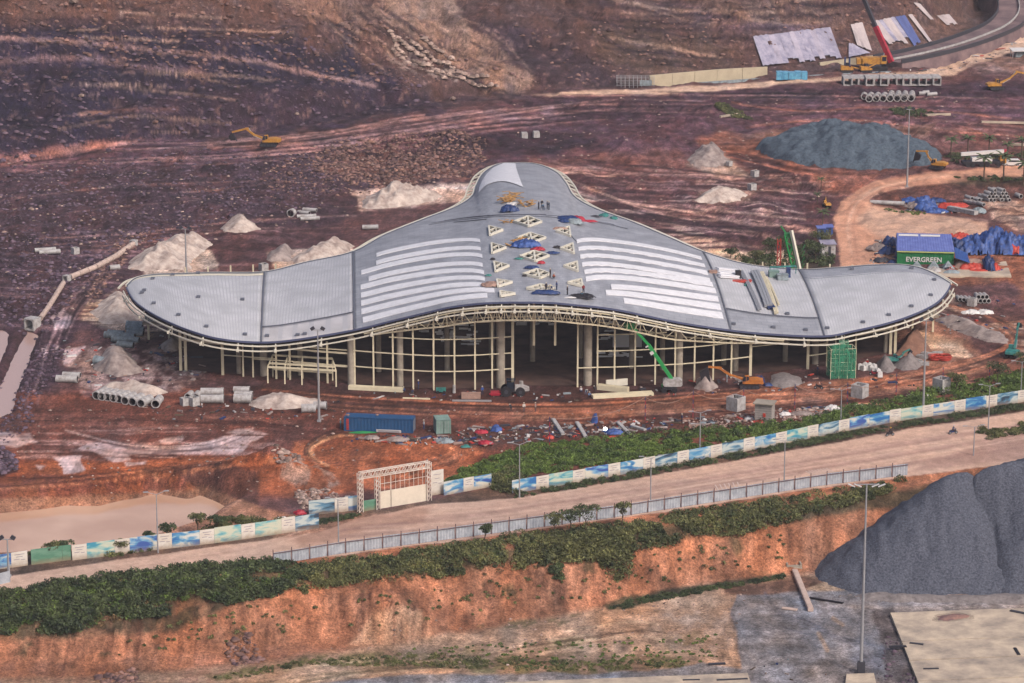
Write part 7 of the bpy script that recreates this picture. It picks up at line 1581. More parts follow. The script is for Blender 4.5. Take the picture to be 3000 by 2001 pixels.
GP = [(1497, 1206, 0, 'bend', (60, 56, 62), (44, 44, 52), 'person in dark clothes bending on the soil in front of the entrance'), (1535, 1207, 2, 'stand', (216, 206, 200), (96, 80, 84), 'left of two people in pale shirts walking before the entrance'), (1569, 1207, 1, 'stand', (206, 190, 186), (110, 90, 90), 'right of two people in pale shirts before the entrance'),
      (1186, 1149, 1, 'squat', (60, 90, 150), (40, 44, 70), 'person in blue squatting at the end of the cream beams'), (1206, 1150, 3, 'squat', (120, 90, 80), (50, 70, 110), 'second person squatting by the cream beams'), (1413, 1158, 2, 'stand', (48, 82, 150), (40, 50, 80), 'person in blue behind the tan crate'), (1226, 1140, 1, 'stand', (52, 84, 150), (50, 60, 90), 'person in blue standing between two mullions'),
      (1703, 1150, 0, 'squat', (206, 200, 206), (60, 70, 100), 'person in white squatting at the right gate post of the entrance'), (1716, 1157, 2, 'bend', (176, 190, 206), (60, 90, 130), 'person in pale blue stooping before the beam stack'), (1726, 1163, 2, 'squat', (120, 150, 190), (60, 80, 120), 'person in light blue crouching at the end of the long beams'),
      (1744, 1152, 4, 'bend', (66, 60, 64), (48, 46, 52), 'dark clothed person stooping by the short beams'), (2129, 1120, 3, 'stand', (206, 216, 222), (170, 176, 184), 'person in white beside the orange excavator'), (2395, 1097, 1, 'stand', (44, 56, 100), (40, 44, 60), 'person in navy left of the green netted scaffold'), (2539, 1068, 2, 'squat', (206, 60, 56), (60, 60, 90), 'person in a red vest behind the white bulk bags'),
      (2814, 955, 1, 'bend', (60, 54, 56), (50, 44, 46), 'dark figure below the flat blue tarpaulin'), (1242, 1258 , 1, 'stand', (196, 206, 216), (60, 80, 130), 'person in a pale shirt at the right end of the blue container'), (998, 1255, 1, 'stand', (120, 190, 206), (80, 110, 140), 'person in light blue at the left end of the blue container'), (1998, 1240, 1, 'stand', (44, 60, 110), (60, 50, 60), 'person in navy by the building rubble'),
      (1736, 1432 - 30, 1, 'stand', (206, 206, 196), (150, 150, 150), 'pale figure looking over the hoarding right of the leaning shrub'), (2126, 1322, 1, 'stand', (206, 212, 216), (180, 186, 190), 'pale figure behind the hoarding below the shrubs, far right')]
for px, py, rz, kd, sh_, tr_, lb in GP: person(G(px, py), rz * 1.57 + .3, kd, sh_, tr_, lb)
for px, py, rz, kd, sh_, tr_, lb in [(1578, 614, 1, 'stand', (50, 60, 84), (40, 44, 60), 'leftmost person of the group on the roof behind the skylights'), (1588, 611, 2, 'stand', (44, 48, 60), (40, 44, 60), 'second person of the group on the rear roof'), (1593, 618, 0, 'bend', (76, 110, 140), (60, 70, 90), 'person in pale blue stooping in the group on the rear roof'), (1603, 614, 3, 'stand', (40, 50, 70), (50, 56, 70), 'person beside the rightmost one in the rear roof group'), (1609, 616, 1, 'stand', (50, 70, 90), (40, 50, 60), 'rightmost person of the rear roof group'),
                                (1612, 814, 1, 'stand', (50, 40, 40), (60, 40, 40), 'person standing at the right end of the fourth diamond skylight'), (1620, 818, 3, 'squat', (206, 110, 80), (60, 50, 50), 'person in orange squatting by the fourth diamond skylight'), (1600, 857, 2, 'stand', (44, 44, 60), (40, 40, 50), 'dark figure standing at the lowest diamond skylight'), (1616, 857, 0, 'bend', (206, 196, 170), (50, 60, 100), 'person in a cream top at the lowest diamond skylight'),
                                (1631, 851, 1, 'stand', (50, 80, 140), (50, 70, 110), 'person in blue with a white helmet right of the lowest diamond'), (1662, 866, 1, 'stand', (50, 44, 50), (44, 44, 50), 'lone dark figure near the eave right of the diamonds'), (1709, 862, 2, 'stand', (140, 50, 60), (50, 44, 50), 'person with a red top near the eave by the dark tools'), (1706, 872, 0, 'squat', (60, 90, 110), (50, 60, 60), 'person crouching over dark tools near the eave'), (2168, 818, 1, 'stand', (50, 50, 60), (44, 44, 50), 'dark figure beside the orange tray on the right wing')]:
    person(roof_at(px, py, .1), rz * 1.5 + .4, kd, sh_, tr_, lb)
# motorbikes
def motorbike(loc, rz, m, lb):
    t = thing('motorbike', lb, 'motorbike', loc, rz)
    for y in (-.62, .62):
        mb = MB(); mb.tube((-.05, y, .29), (.05, y, .29), .29, n=16); wl = part('wheel', mb, M_RUBBER, t); mb = MB(); mb.tube((-.06, y, .29), (.06, y, .29), .15, n=10); part('rim', mb, M_GREY, wl)
    mb = MB(); mb.box((0, -.1, .5), (.22, .7, .25)); mb.bar((0, .2, .5), (0, .45, .85), .2); mb.box((0, -.55, .68), (.2, .45, .12)); part('body', mb, m, t)
    mb = MB(); mb.box((0, -.15, .76), (.24, .7, .1)); part('seat', mb, M_BLK, t)
    mb = MB(); mb.bar((0, .62, .3), (0, .45, .95), .08); mb.bar((-.32, .42, 1.0), (.32, .42, 1.0), .05); part('handlebar', mb, M_BLK, t)
    mb = MB(); mb.box((0, .55, .85), (.16, .12, .14)); part('headlight', mb, M_PIPE, t)
for px, py, rz, m, lb, sh_, ht, rl_ in [(2607, 1278, R(-62), M_BLK, 'dark motorbike heading right on the far lane of the road', (70, 60, 60), (226, 186, 60), 'rider in dark clothes and yellow helmet on the left motorbike'), (2792, 1272, R(-68), M_BLUED, 'dark motorbike near the hedge island', (96, 100, 130), (216, 216, 220), 'rider with a white helmet on the motorbike near the island')]:
    p = at(px, py, 0); motorbike(p, rz, m, lb); person(p, rz, 'ride', sh_, (56, 50, 60), rl_, ht)
for px, py, lb in [(2398, 1140, 'dark motorbike parked on the reddish track below the netted scaffold'), (2455, 1108, 'dark motorbike at the foot of the netted scaffold'), (2560, 1100, 'dark motorbike before the white bulk bags')]: motorbike(G(px, py), R(70), M_RED if px == 2560 else M_BLK, lb)

# ------------------------------------------------------------------ cloth heaps, bags, reels, scaffold
def lump(loc, s, m, lb, cat='tarpaulin heap', name='tarpaulin_heap', seed=0, k=1.0):
    """a crumpled sheet thrown over a heap: s = half sizes"""
    n = 26; X_, Y_ = np.meshgrid(np.linspace(-1.15, 1.15, n), np.linspace(-1.15, 1.15, n)); r = np.sqrt(X_ ** 2 + Y_ ** 2) + .38 * fbm(X_ * 1.9 + seed, Y_ * 1.9, 3, seed)
    fold = np.abs(fbm(X_ * 3 + seed * 2, Y_ * 3, 3, seed + 5)); Z_ = np.clip(1 - r ** 2, 0, None) ** .6 * (1 - 1.1 * fold * k) + .05 * fold
    co = np.stack([X_ * s[0], Y_ * s[1], Z_ * s[2]], -1).reshape(-1, 3); idx = np.arange(n * n).reshape(n, n); fa = np.stack([idx[:-1, :-1], idx[:-1, 1:], idx[1:, 1:], idx[1:, :-1]], -1).reshape(-1, 4)
    keep = (r.ravel()[fa] < 1.12).all(1); fa = fa[keep]; used, inv = np.unique(fa, return_inverse=True); me = np_mesh(name, co[used] + [0, 0, .03], inv.reshape(-1, 4), m)
    return tag(link(name, me, None, loc), lb, cat)
for i, (px, py, sx, sy, sz, m, lb) in enumerate([(2705, 606, 2.6, 2.4, 2.8, M_BLUE, 'tallest blue tarpaulin mound on the traffic island'), (2668, 592, 2.4, 2.0, 1.3, M_BLUE, 'low blue tarpaulin left of the tall mound on the island'), (2712, 614, 2.4, 2.0, 2.2, M_BLUE, 'blue tarpaulin with a white top in the middle of the island'), (2738, 624, 2.6, 1.8, 1.4, M_BLUE, 'blue tarpaulin at the front edge of the island'), (2758, 622, 1.6, 1.6, .8, M_BLUE, 'small blue tarpaulin at the right front of the island'), (2745, 590, 2.0, 1.6, 1.0, M_BLUED, 'dark blue tarpaulin behind the orange netting'),
        (2680, 606, 2.6, 2.4, 1.4, M_SANDG, 'grey heap of bags between the blue tarpaulins'), (2793, 608, 4.0, 2.0, 1.3, M_REDO, 'orange netting heap on the island'), (2868, 622, 1.6, 1.4, 1.2, M_PIPE2, 'grey green bundle at the end of the long pale trough'),
        (2800, 735, 2.8, 3.0, 3.2, M_BLUED, 'leftmost blue tarpaulin of the long covered pile'), (2812, 720, 3.2, 3, 3.0, M_REDO, 'red orange sheet over the left end of the covered pile'), (2842, 735, 3.2, 3.6, 3.6, M_BLUE, 'pale blue tarpaulin in the covered pile right of the red one'), (2878, 736, 3.6, 3.6, 4.8, M_BLUE, 'high blue tarpaulin in the middle of the covered pile'), (2915, 734, 3.6, 3.6, 6.0, M_BLUE, 'highest peak of the blue covered pile'), (2905, 738, 2.2, 2.2, 2.6, M_BLUED, 'dark blue fold in front of the highest peak'), (2950, 738, 3.2, 3.4, 4.8, M_BLUE, 'blue tarpaulin right of the highest peak'), (2975, 742, 2.2, 2.0, 2.8, M_REDO, 'orange sheet low in the right of the covered pile'), (2990, 738, 3.0, 3.2, 4.2, M_BLUE, 'rightmost blue tarpaulin of the covered pile'), (2832, 738, 1.0, 1.6, 2.6, M_REDO, 'narrow red orange strip hanging in the covered pile'),
        (2850, 782, 4.4, 2.4, 1.8, M_TAN, 'tan sheet covered heap on the cream pad'), (2848, 788, 3.0, 1.5, 1.4, M_REDO, 'rusty orange stain coloured heap before the tan sheet'), (2896, 786, 1.5, 2.6, 3.0, M_BLUED, 'dark blue upright bundle on the cream pad'), (2914, 790, 1.2, 1.4, 1.7, M_REDO, 'orange bundle beside the dark blue one on the pad'), (2872, 795, 2.4, .8, .5, M_REDO, 'flat orange strip at the front of the pad'), (2925, 793, 1.0, .8, .6, M_BLUED, 'small navy heap at the right of the pad'),
        (2600, 740, 2.0, 2.0, 1.6, M_BLUED, 'blue bundle left of the shed'), (2608, 716, 1.8, 2.0, 2.0, M_BLUED, 'dark blue sheet on the shed corner'), (2570, 730, 2.2, 2.0, 1.4, M_SANDG, 'brown bush-like heap left of the shed'), (2585, 765, 1.8, 1.2, .9, M_DARKS, 'dark scrap heap left of the green container'), (2615, 770, 1.0, .8, .8, M_BLUED, 'small blue heap at the container corner'),
        (2790, 802, 2.2, 1.0, 1.0, M_PIPE2, 'grey metal scrap before the cream pad'), (2735, 796, 1.6, 1.2, 1.2, M_PIPE, 'grey scrap between the pointed covers'),
        (2845, 918, 1.8, 1.0, .8, M_WPAINT, 'white bags in a row on the reddish ground right of the wing tip'), (2885, 918, 1.6, 1.0, .9, M_WPAINT, 'second cluster of white bags right of the wing tip'),
        (1454, 1262, .95, .8, 1.2, M_BLUE, 'blue domed cover on the rubbish strip'), (1410, 1268, 1.2, .7, .7, M_RED, 'dark red cloth on the rubbish strip behind the blue dome'), (1422, 1300, 1.3, .8, .7, M_RED, 'dark red cloth low on the rubbish strip'), (1365, 1310, .9, .5, .5, M_TEAL, 'small teal cloth at the front of the rubbish strip'), (1305, 1296, 1.6, .9, .9, M_PIPE2, 'pale grey teal bag heap in front of the small container'), (1165, 1290, 1.8, .9, .7, M_SANDG, 'grey bag heap in front of the blue container'), (1090, 1285, 1.5, .8, .6, M_SANDG, 'pale grey heap in front of the blue container, left'), (1062, 1268, 2.4, .5, .3, M_GRN, 'flat green mat at the foot of the blue container'), (1173, 1300, .6, .3, .3, M_BLUED, 'small blue tray on the soil before the container'),
        (1742, 1240, .6, .5, 2.0, M_BLUE, 'upright blue cloth on a pole in the rubbish strip'), (1800, 1270, 1.9, .8, .9, M_BLUE, 'blue tarpaulin right of the lit lamp'), (1795, 1285, .8, .5, .5, M_REDO, 'orange cloth below the lit lamp'), (1611, 1285, .8, .5, .7, M_REDO, 'orange and blue cloth bundle on the rubbish strip'),
        (2225, 1238, 1.0, .6, .5, M_REDO, 'red cloth at the foot of the block hut'), (2440, 1200, 1.4, .9, 1.0, M_WPAINT, 'white bag heap right of the block hut'), (2300, 1215, 1.0, .7, .6, M_WPAINT, 'white sack right of the block hut'), (2512, 1190, 1.6, .6, .4, M_WPAINT, 'pale sheet among the roadside shrubs'), (2695, 1160, 2.2, .6, .5, M_WPAINT, 'pale twisted sheet by the foot of the tall mast'), (2350, 1215, 2.2, 1.0, .7, M_SANDG, 'grey rubbish heap right of the hut'), (2196, 1228, .8, .5, .4, M_WPAINT, 'white sheet left of the hut'),
        (2225, 1120, 1.1, .9, 1.4, M_BLUED, 'blue covered machine right of the orange excavator'), (2290 - 40, 1130, .8, .6, .6, M_BLUED, 'little blue heap at the foot of the grey gravel cone'),
        (280, 1018 + 10, .3, .3, .3, M_REDO, 'tiny red object by the teal pipes'), (880, 1505, 1.0, .7, .7, M_RED, 'red cloth behind the long hoarding'), (828, 1520, .9, .5, .4, M_WPAINT, 'pale cloth left of the red one behind the hoarding'), (590, 1265, .1, .1, .1, M_WPAINT, 'speck of white litter')]):
    if sx < .2: continue
    lump(G(px, py), (sx, sy, sz), m, lb, seed=i + 3)
# rooftop clutter
for i, (px, py, sx, sy, sz, m, lb) in enumerate([(1492, 620, 2.0, 2.2, 1.5, M_BLUED, 'navy tarpaulin on the rear roof below the timber'), (1502, 600, 1.2, 1.6, .5, M_WPAINT, 'white sheet between timber and navy tarpaulin'),
        (1665, 645, 2.6, 3.0, 1.0, M_BLUED, 'navy and red cloth pile right of the top diamond skylight'), (1680, 648, 2.6, 2.6, 1.1, M_RED, 'red cloth on the pile right of the top diamond'), (1683, 655, 1.8, 2.0, 1.1, M_PIPE2, 'grey dome in front of the red cloth pile'), (1650, 650, 1.0, 1.6, .6, M_BLUED, 'small navy cloth left of the red pile'), (1725, 650, 1.6, 1.2, .4, M_RED, 'trailing red cloth right of the grey dome'), (1640, 672, 1.4, 1.4, .5, M_TAN, 'tan bundle left of the right hand top triangle'),
        (1540, 722, 2.6, 2.4, 1.6, M_BLUE, 'blue tarpaulin over the left of the second diamond'), (1575, 733, 1.3, 1.6, .6, M_RED, 'red cloth between the second and third diamond'), (1620, 744, 1.3, 1.4, .5, M_BLUED, 'navy cloth right of the third diamond'), (1632, 726, .9, 1.0, .4, M_BLK, 'black bag left of a right hand triangle'), (1520, 760, .9, .8, .3, M_TEAL, 'teal cloth left of the third diamond'), (1558, 786, 1.4, 1.4, .6, M_BLUED, 'navy and red cloth above the fourth diamond'), (1587, 773, .8, .9, .6, M_RED, 'small red white bundle below the third diamond'), (1444, 761, .5, .8, .4, M_BLK, 'black box left of the third diamond'), (1431, 808, .7, .8, .3, M_TEAL, 'green cloth beside the left white strips'), (1440, 835, 1.8, 3.0, .7, M_TAN, 'crumpled translucent sheets at the left bottom triangle'),
        (1598, 860, 2.6, 1.8, .8, M_BLUED, 'navy tarpaulin at the lowest diamond skylight'), (1702, 870, 2.6, 2.4, .7, M_BLK, 'dark tool heap at the right end near the eave'), (1668, 873, 1.2, .8, .2, M_WPAINT, 'white board near the eave'), (1538, 810, .5, .6, .4, M_BLK, 'black bag at the left end of the fourth diamond'),
        (1770, 633, 1.0, 2, .6, M_TEAL, 'green bundle on the right rear shoulder of the roof'), (1798, 642, .8, 1.4, .6, M_TEAL, 'second green bundle on the right rear shoulder'), (1745, 636, 1.4, 1.2, .4, M_DARKS, 'dark bundle on the right rear shoulder')]):
    lump(roof_at(px, py, .05), (sx, sy * .55, sz), m, lb, seed=i + 90)
for px, py, rad, n_, ln_, lb in [(1483, 592, 1.5, 22, 2.2, 'tangled pile of yellow timber on the rear roof'), (1502, 578, 1.4, 12, 2.0, 'rear pile of yellow timber on the rear roof'), (1540, 603, 1.3, 24, 1.3, 'round heap of timber offcuts on the rear roof'), (1524, 714, .8, 10, 2.2, 'yellow boards propped by the blue tarpaulin'), (1497, 722, .8, 6, 1.2, 'loose yellow boards left of the blue tarpaulin'), (1488, 650, 1.2, 8, 1.6, 'scattered orange boards left of the top diamond')]:
    t = thing('timber_pile', lb, 'timber', roof_at(px, py, .05)); r_ = random.Random(px)
    for k in range(n_):
        mb = MB(); a = r_.uniform(0, 6.28); c_ = V3((r_.uniform(-rad, rad), r_.uniform(-rad, rad), .12 + .9 * (k / n_) * (1 if n_ > 8 else .2))); e_ = V3((math.cos(a), math.sin(a), r_.uniform(-.25, .35))) * ln_ * r_.uniform(.4, .8); mb.bar(c_ - e_, c_ + e_, .22, .09); part('board', mb, M_WOOD, t)
# stacks of roof sheet and rails lying down the right wing
for a_, b_, w_, h_, m, lb in [((2210, 803), (2252, 905), 1.6, .5, M_GREY, 'wide stack of long roof sheets lying down the right wing'), ((2232, 805), (2275, 925), .8, .4, M_CREAM, 'narrow cream rails beside the sheet stack on the right wing'), ((2172, 800), (2225, 915), .7, .25, M_GREY, 'thin grey sheets left of the wide stack'), ((2245, 820), (2283, 900), .5, .35, M_CREAM, 'short cream rails right of the sheet stack'), ((2240, 880), (2262, 910), 1.4, .3, M_BLUED, 'blue edged end of the sheet stack')]:
    (ua, va), (ub_, vb) = roof_uv(*a_), roof_uv(*b_); pts = rl(ua, ub_, va, vb, 14, .3 + h_ / 2); t = thing('sheet_stack', lb, 'sheet stack', pts[0])
    for k in range(3 if w_ > .6 else 2):
        mb = MB(); o = V3(((k - 1) * w_ / 3, 0, .06 * k))
        for q0, q1 in zip(pts[:-1], pts[1:]): mb.bar(q0 - pts[0] + o, q1 - pts[0] + o, w_ / 3 * .92, h_)
        part('long_sheet', mb, m, t)
for a_, b_, lb in [((2100, 792), (2160, 797), 'upper of three white sheets by the right joint'), ((2104, 803), (2160, 807), 'middle of three white sheets by the right joint'), ((2106, 811), (2160, 815), 'lower of three white sheets by the right joint')]:
    P0, P1 = roof_at(*a_, .45), roof_at(*b_, .45); mb = MB(); mb.bar(V3((0, 0, 0)), P1 - P0, 1.4, .25); mb.bar(V3((0, -.6, -.25)), P1 - P0 + V3((0, -.6, -.25)), 1.0, .25); solo('white_sheets', mb, M_WHITE, lb, 'sheet stack', P0)
for px, py, d_, m, lb in [(2265, 812, (2.0, 1.6, 1.2), M_CGR, 'grey green crate on the right wing'), (2292, 820, (2.2, 1.4, 1.1), M_PIPE2, 'grey tool chest on the right wing'), (2308, 812, (.8, 1.2, 1.8), M_BLUED, 'blue cabinet on the right wing'), (2170, 826, (4.2, 1.2, .25), M_REDO, 'orange tray near the joint of the right wing'), (2162, 815, (1.0, .8, 1.5), M_BLK, 'dark machine stand on the right wing'), (2188, 838, (1.0, .5, .3), M_TEAL, 'small teal box on the right wing'), (2088, 800, (1.6, 1.2, .4), M_TAN, 'tan board at the right joint')]:
    mb = MB(); mb.box((0, 0, d_[2] / 2), d_, taper=.94); mb.box((0, 0, d_[2] + .04), (d_[0] * 1.04, d_[1] * 1.04, .08)); solo('roof_crate', mb, m, lb, 'crate', roof_at(px, py, .02), .1)
P0, P1 = roof_at(2255, 806, 1.6), roof_at(2330, 803, 1.6); mb = MB(); mb.bar(V3((0, 0, 0)), P1 - P0, .3); mb.bar(V3((0, 0, 0)), V3((0, 0, -1.5)), .15); mb.bar(P1 - P0, P1 - P0 + V3((0, 0, -1.5)), .15); solo('roof_rack', mb, M_TEAL, 'teal rail rack above the crates on the right wing', 'rack', P0)
# flat blue tarpaulin sheet and a long trough
mb = MB(); W = [G(2752, 948), G(2790, 951), G(2822, 935), G(2800, 928)]; o = W[0]; mb.rings([[W[0].lerp(W[1], f) - o + V3((0, 0, .25 + .08 * (k % 2))) for k, f in enumerate(np.linspace(0, 1, 9))], [W[3].lerp(W[2], f) - o + V3((0, 0, .3)) for f in np.linspace(0, 1, 9)]], close=False, cap=False)
solo('flat_tarpaulin', mb, M_BLUE, 'flat blue tarpaulin spread on the grey sand right of the wing', 'tarpaulin', o)
lying('trough', (2780, 615), (2860, 630), 1.3, .9, M_PIPE, 'long pale grey trough on the traffic island', 'trough')
# bulk bags
k = 0
for px, py in [(2520, 1082), (2530, 1085), (2540, 1084), (2551, 1086), (2562, 1090), (2572, 1096), (2535, 1078), (2548, 1079), (2560, 1082), (2578, 1104)]:
    mb = MB(); mb.box((0, 0, .5), (.95, .95, .95), taper=.86); mb.box((0, 0, 1.05), (.35, .35, .2)); solo('bulk_bag', mb, M_WPAINT, f'{ORD[k]} white bulk bag from the left in the cluster by the netted scaffold', 'bulk bag', G(px, py), k * .7, 'white bulk bags'); k += 1
for a_, b_, lb in [((2700, 1065), (2745, 1020), 0, ), ((2715, 1065), (2760, 1025), 0), ((2735, 1062), (2775, 1035), 0), ((2680, 1068), (2720, 1030), 0)]: pass
for i, (px, py) in enumerate([(2688, 1062), (2700, 1050), (2715, 1042), (2730, 1046), (2705, 1070), (2745, 1040)]):
    mb = MB(); mb.box((0, 0, .3), (2.2, .7, .5)); mb.box((.1, .1, .62), (2.0, .5, .14)); solo('concrete_offcut', mb, M_PIPE, f'{ORD[i]} pale offcut block left of the red hose coils', 'block', G(px, py), -.8 + i * .15, 'pale offcuts by the red coils')
# red hose coils
for px, py, r, lb in [(2765, 1054, 1.7, 'large red hose coil lying on the dirt right of the hall'), (2738, 1054, 1.3, 'smaller red hose coil left of the large one')]:
    t = thing('hose_coil', lb, 'hose coil', G(px, py)); rs = random.Random(px)
    for k in range(7):
        mb = MB(); q = r * (.62 + .38 * rs.random()); z_ = .1 + .13 * k; ring = []
        n = 26; T = V3((rs.uniform(-.15, .15), rs.uniform(-.15, .15), z_))
        rg = []
        for i in range(n + 1):
            a = 2 * math.pi * i / n; c_ = T + V3((q * math.cos(a), q * math.sin(a), .05 * math.sin(3 * a + k))); e_ = V3((math.cos(a), math.sin(a), 0)); rg.append([c_ + e_ * (.1 * math.cos(b_)) + V3((0, 0, .1 * math.sin(b_))) for b_ in (0, 1.57, 3.14, 4.71)])
        mb.rings(rg, cap=False); part('hose_turn', mb, M_REDO, t)
# green netted scaffold tower
p = G(2464, 1104); t = thing('netted_scaffold', 'scaffold tower wrapped in green netting before the right facade', 'scaffold', p, R(8))
m, tt, bb = new_mat('green_netting'); N = tt.nodes; L = tt.links; tr = N.new('ShaderNodeBsdfTransparent'); mxs = N.new('ShaderNodeMixShader'); nz = N.new('ShaderNodeTexNoise'); nz.inputs['Scale'].default_value = 3.0; mr_ = N.new('ShaderNodeMapRange'); mr_.inputs['From Min'].default_value = .3; mr_.inputs['From Max'].default_value = .75; mr_.inputs['To Min'].default_value = .85; mr_.inputs['To Max'].default_value = .35
L.new(nz.outputs['Fac'], mr_.inputs['Value']); L.new(mr_.outputs[0], mxs.inputs['Fac']); L.new(tr.outputs[0], mxs.inputs[1]); L.new(bb.outputs[0], mxs.inputs[2]); L.new(mxs.outputs[0], N['Material Output'].inputs['Surface']); bb.inputs['Base Color'].default_value = (*alb(44, 138, 106), 1); bb.inputs['Roughness'].default_value = .8; M_NET = m
wv, dv, hv = 4.8, 3.0, 5.8
for x in (-wv / 2, -.8, .8, wv / 2):
    for y in (-dv / 2, dv / 2): mb = MB(); mb.bar((x, y, 0), (x, y, hv + (1.8 if abs(x) < 1 else 0)), .08); part('standard', mb, M_CREAM, t)
for z_ in (1.6, 3.2, 4.8, 5.8):
    mb = MB()
    for y in (-dv / 2, dv / 2): mb.bar((-wv / 2, y, z_), (wv / 2, y, z_), .07)
    for x in (-wv / 2, wv / 2): mb.bar((x, -dv / 2, z_), (x, dv / 2, z_), .07)
    part('ledger', mb, M_CREAM, t)
def netpanel(a_, b_, z0, z1, sd_):
    mb = MB(); rs = random.Random(sd_); n = 9; rows_ = []
    for j in range(5):
        rows_.append([V3(a_).lerp(V3(b_), i / (n - 1)) + V3((rs.uniform(-.1, .1), rs.uniform(-.14, .14), z0 + (z1 - z0) * j / 4 + rs.uniform(-.1, .1))) for i in range(n)])
    mb.rings(rows_, close=False, cap=False); part('netting', mb, M_NET, t)
for k, (a_, b_) in enumerate([((-wv / 2, -dv / 2 - .1, 0), (0, -dv / 2 - .1, 0)), ((0, -dv / 2 - .1, 0), (wv / 2, -dv / 2 - .1, 0)), ((wv / 2 + .1, -dv / 2, 0), (wv / 2 + .1, dv / 2, 0)), ((-wv / 2 - .1, -dv / 2, 0), (-wv / 2 - .1, dv / 2, 0)), ((-wv / 2, dv / 2, 0), (wv / 2, dv / 2, 0))]): netpanel(a_, b_, .1, hv, k)
netpanel((-.9, -dv / 2 - .1, 0), (.9, -dv / 2 - .1, 0), hv, hv + 1.8, 9); netpanel((-wv / 2, -dv / 2 - .1, 0), (-.9, -dv / 2 - .1, 0), hv, hv + .9, 10)
# cream steel canopy frame before the left facade
p = G(785, 1120); t = thing('canopy_frame', 'low cream steel canopy frame standing before the left facade', 'frame', p); q = lambda px, py, z_=0: at(px, py, z_) - p
F0, F1, B0, B1 = q(785, 1122), q(985, 1133), q(800, 1105), q(975, 1116)
for z_, (a_, b_) in ((4.3, (B0, B1)), (3.1, (F0, F1)), (3.5, (F0.lerp(B0, .3), F1.lerp(B1, .3))), (1.6, (B0, B1))): mb = MB(); mb.bar(a_ + V3((0, 0, z_)), b_ + V3((0, 0, z_)), .28, .34); part('beam', mb, M_CREAM, t)
for a_, b_, n_, h0 in ((F0, F1, 5, 3.1), (B0, B1, 5, 4.3)):
    for k in range(n_): mb = MB(); c_ = a_.lerp(b_, k / (n_ - 1)); mb.box(c_ + V3((0, 0, h0 / 2)), (.24, .24, h0)); part('post', mb, M_CREAM, t)
for k in range(5): mb = MB(); mb.bar(F0.lerp(F1, k / 4) + V3((0, 0, 3.1)), B0.lerp(B1, k / 4) + V3((0, 0, 4.3)), .2); part('rafter', mb, M_CREAM, t)
# blue and grey sheds beside the dirt road behind the wing
for px, py, d_, m, rm, lb in [(2404, 700, (1.6, 1.4, 2.6), M_BDEEP, M_BSHEET, 'narrow blue cabin left of two beside the dirt road'), (2426, 686, (1.8, 1.6, 1.8), M_BDEEP, M_BSHEET, 'lower blue cabin right of two beside the dirt road'), (2424, 745, (3.0, 2.6, 2.6), M_PIPE, M_LIL, 'white and grey kiosk with pale blue roof beside the dirt road')]:
    t = thing('site_cabin', lb, 'cabin', G(px, py), .1); mb = MB(); mb.box((0, 0, d_[2] / 2), d_); part('wall', mb, m, t); mb = MB(); mb.box((0, 0, d_[2] + .1), (d_[0] + .4, d_[1] + .6, .12), Matrix.Rotation(.1, 3, 'X')); part('roof', mb, rm, t); mb = MB(); mb.box((.2, -d_[1] / 2 - .02, d_[2] * .42), (.6, .06, d_[2] * .75)); part('door', mb, M_DARKS, t)
t = thing('small_structure', 'white roofed shed at the upper right beside the pale road', 'shed', G(2985, 168), .1)
mb = MB(); mb.box((0, 0, 2.3), (5, 3.5, .25), Matrix.Rotation(.12, 3, 'X')); part('roof', mb, M_WPAINT, t)
for x in (-2.2, 2.2):
    for y in (-1.4, 1.4): mb = MB(); mb.box((x, y, 1.1), (.15, .15, 2.2)); part('post', mb, M_GREY, t)
mb = MB(); mb.box((.4, .4, .8), (3, 2, 1.4)); part('wall', mb, M_PIPE2, t)
# rope barrier posts and the string between them
RPOST = [(1610, 1310, 1218), (1890, 1232, 1160), (2030, 1222, 1142), (2178, 1200, 1135), (2328, 1200, 1122), (2482, 1190, 1118), (2625, 1160, 1090), (2762, 1120, 1073), (2898, 1115, 1063), (3010, 1070, 1010)]
tops = []; gpst = 'red and blue rope posts'
rp = None
for k, (px, pyb, pyt) in enumerate(RPOST):
    p = G(px, pyb); hgt = min(5.5, (pyb - pyt) / 16.2); t = thing('rope_post', f'{ORD[k]} thin red and dark post from the left carrying the sagging rope', 'post', p, 0, gpst); n = 6
    for j in range(n): mb = MB(); mb.tube((0, 0, hgt * j / n), (0, 0, hgt * (j + 1) / n), .07, n=6); part('band', mb, M_RED if j % 2 == 0 else M_BLUED, t)
    tops.append(p + V3((0, 0, hgt * .97)))
tr_ = thing('sagging_rope', 'thin pale rope sagging between the striped posts along the site edge', 'rope', tops[0])
for a_, b_ in zip(tops[:-1], tops[1:]):
    mb = MB(); pr = None
    for i in range(13): f = i / 12; c_ = a_.lerp(b_, f) - tops[0] - V3((0, 0, 1.6 * 4 * f * (1 - f))); (mb.bar(pr, c_, .06) if pr is not None else None); pr = c_
    part('rope_span', mb, M_TAN, tr_)
# little litter on the rubbish strip and by the hall
rs = random.Random(21); LIT = [M_WPAINT, M_BLUED, M_TAN, M_PIPE, M_DARKS, M_DARKS, M_BARK, M_SANDG, M_DARKS, M_PIPE2, M_SANDG, M_REDO]
def litter(P, n, lb, seed, smax=.9):
    pts_ = inpoly_pts(P, n, seed); zz = height(pts_[:, 0], pts_[:, 1]); mb = MB(); r_ = random.Random(seed)
    for (x, y), z_ in zip(pts_, zz):
        mb.mi = r_.randrange(len(LIT)); s = smax * r_.random() ** 2 + .15
        mb.box((x, y, z_ + .1), (s * r_.uniform(.5, 2.4), s * r_.uniform(.3, .8), r_.uniform(.06, .35)), Matrix.Rotation(r_.uniform(0, 3), 3, 'Z') @ Matrix.Rotation(r_.uniform(-.3, .3), 3, 'X'))
    o = link('litter', mb.mesh('litter', LIT)); o['kind'] = 'stuff'; o['label'] = lb; o['category'] = 'litter'
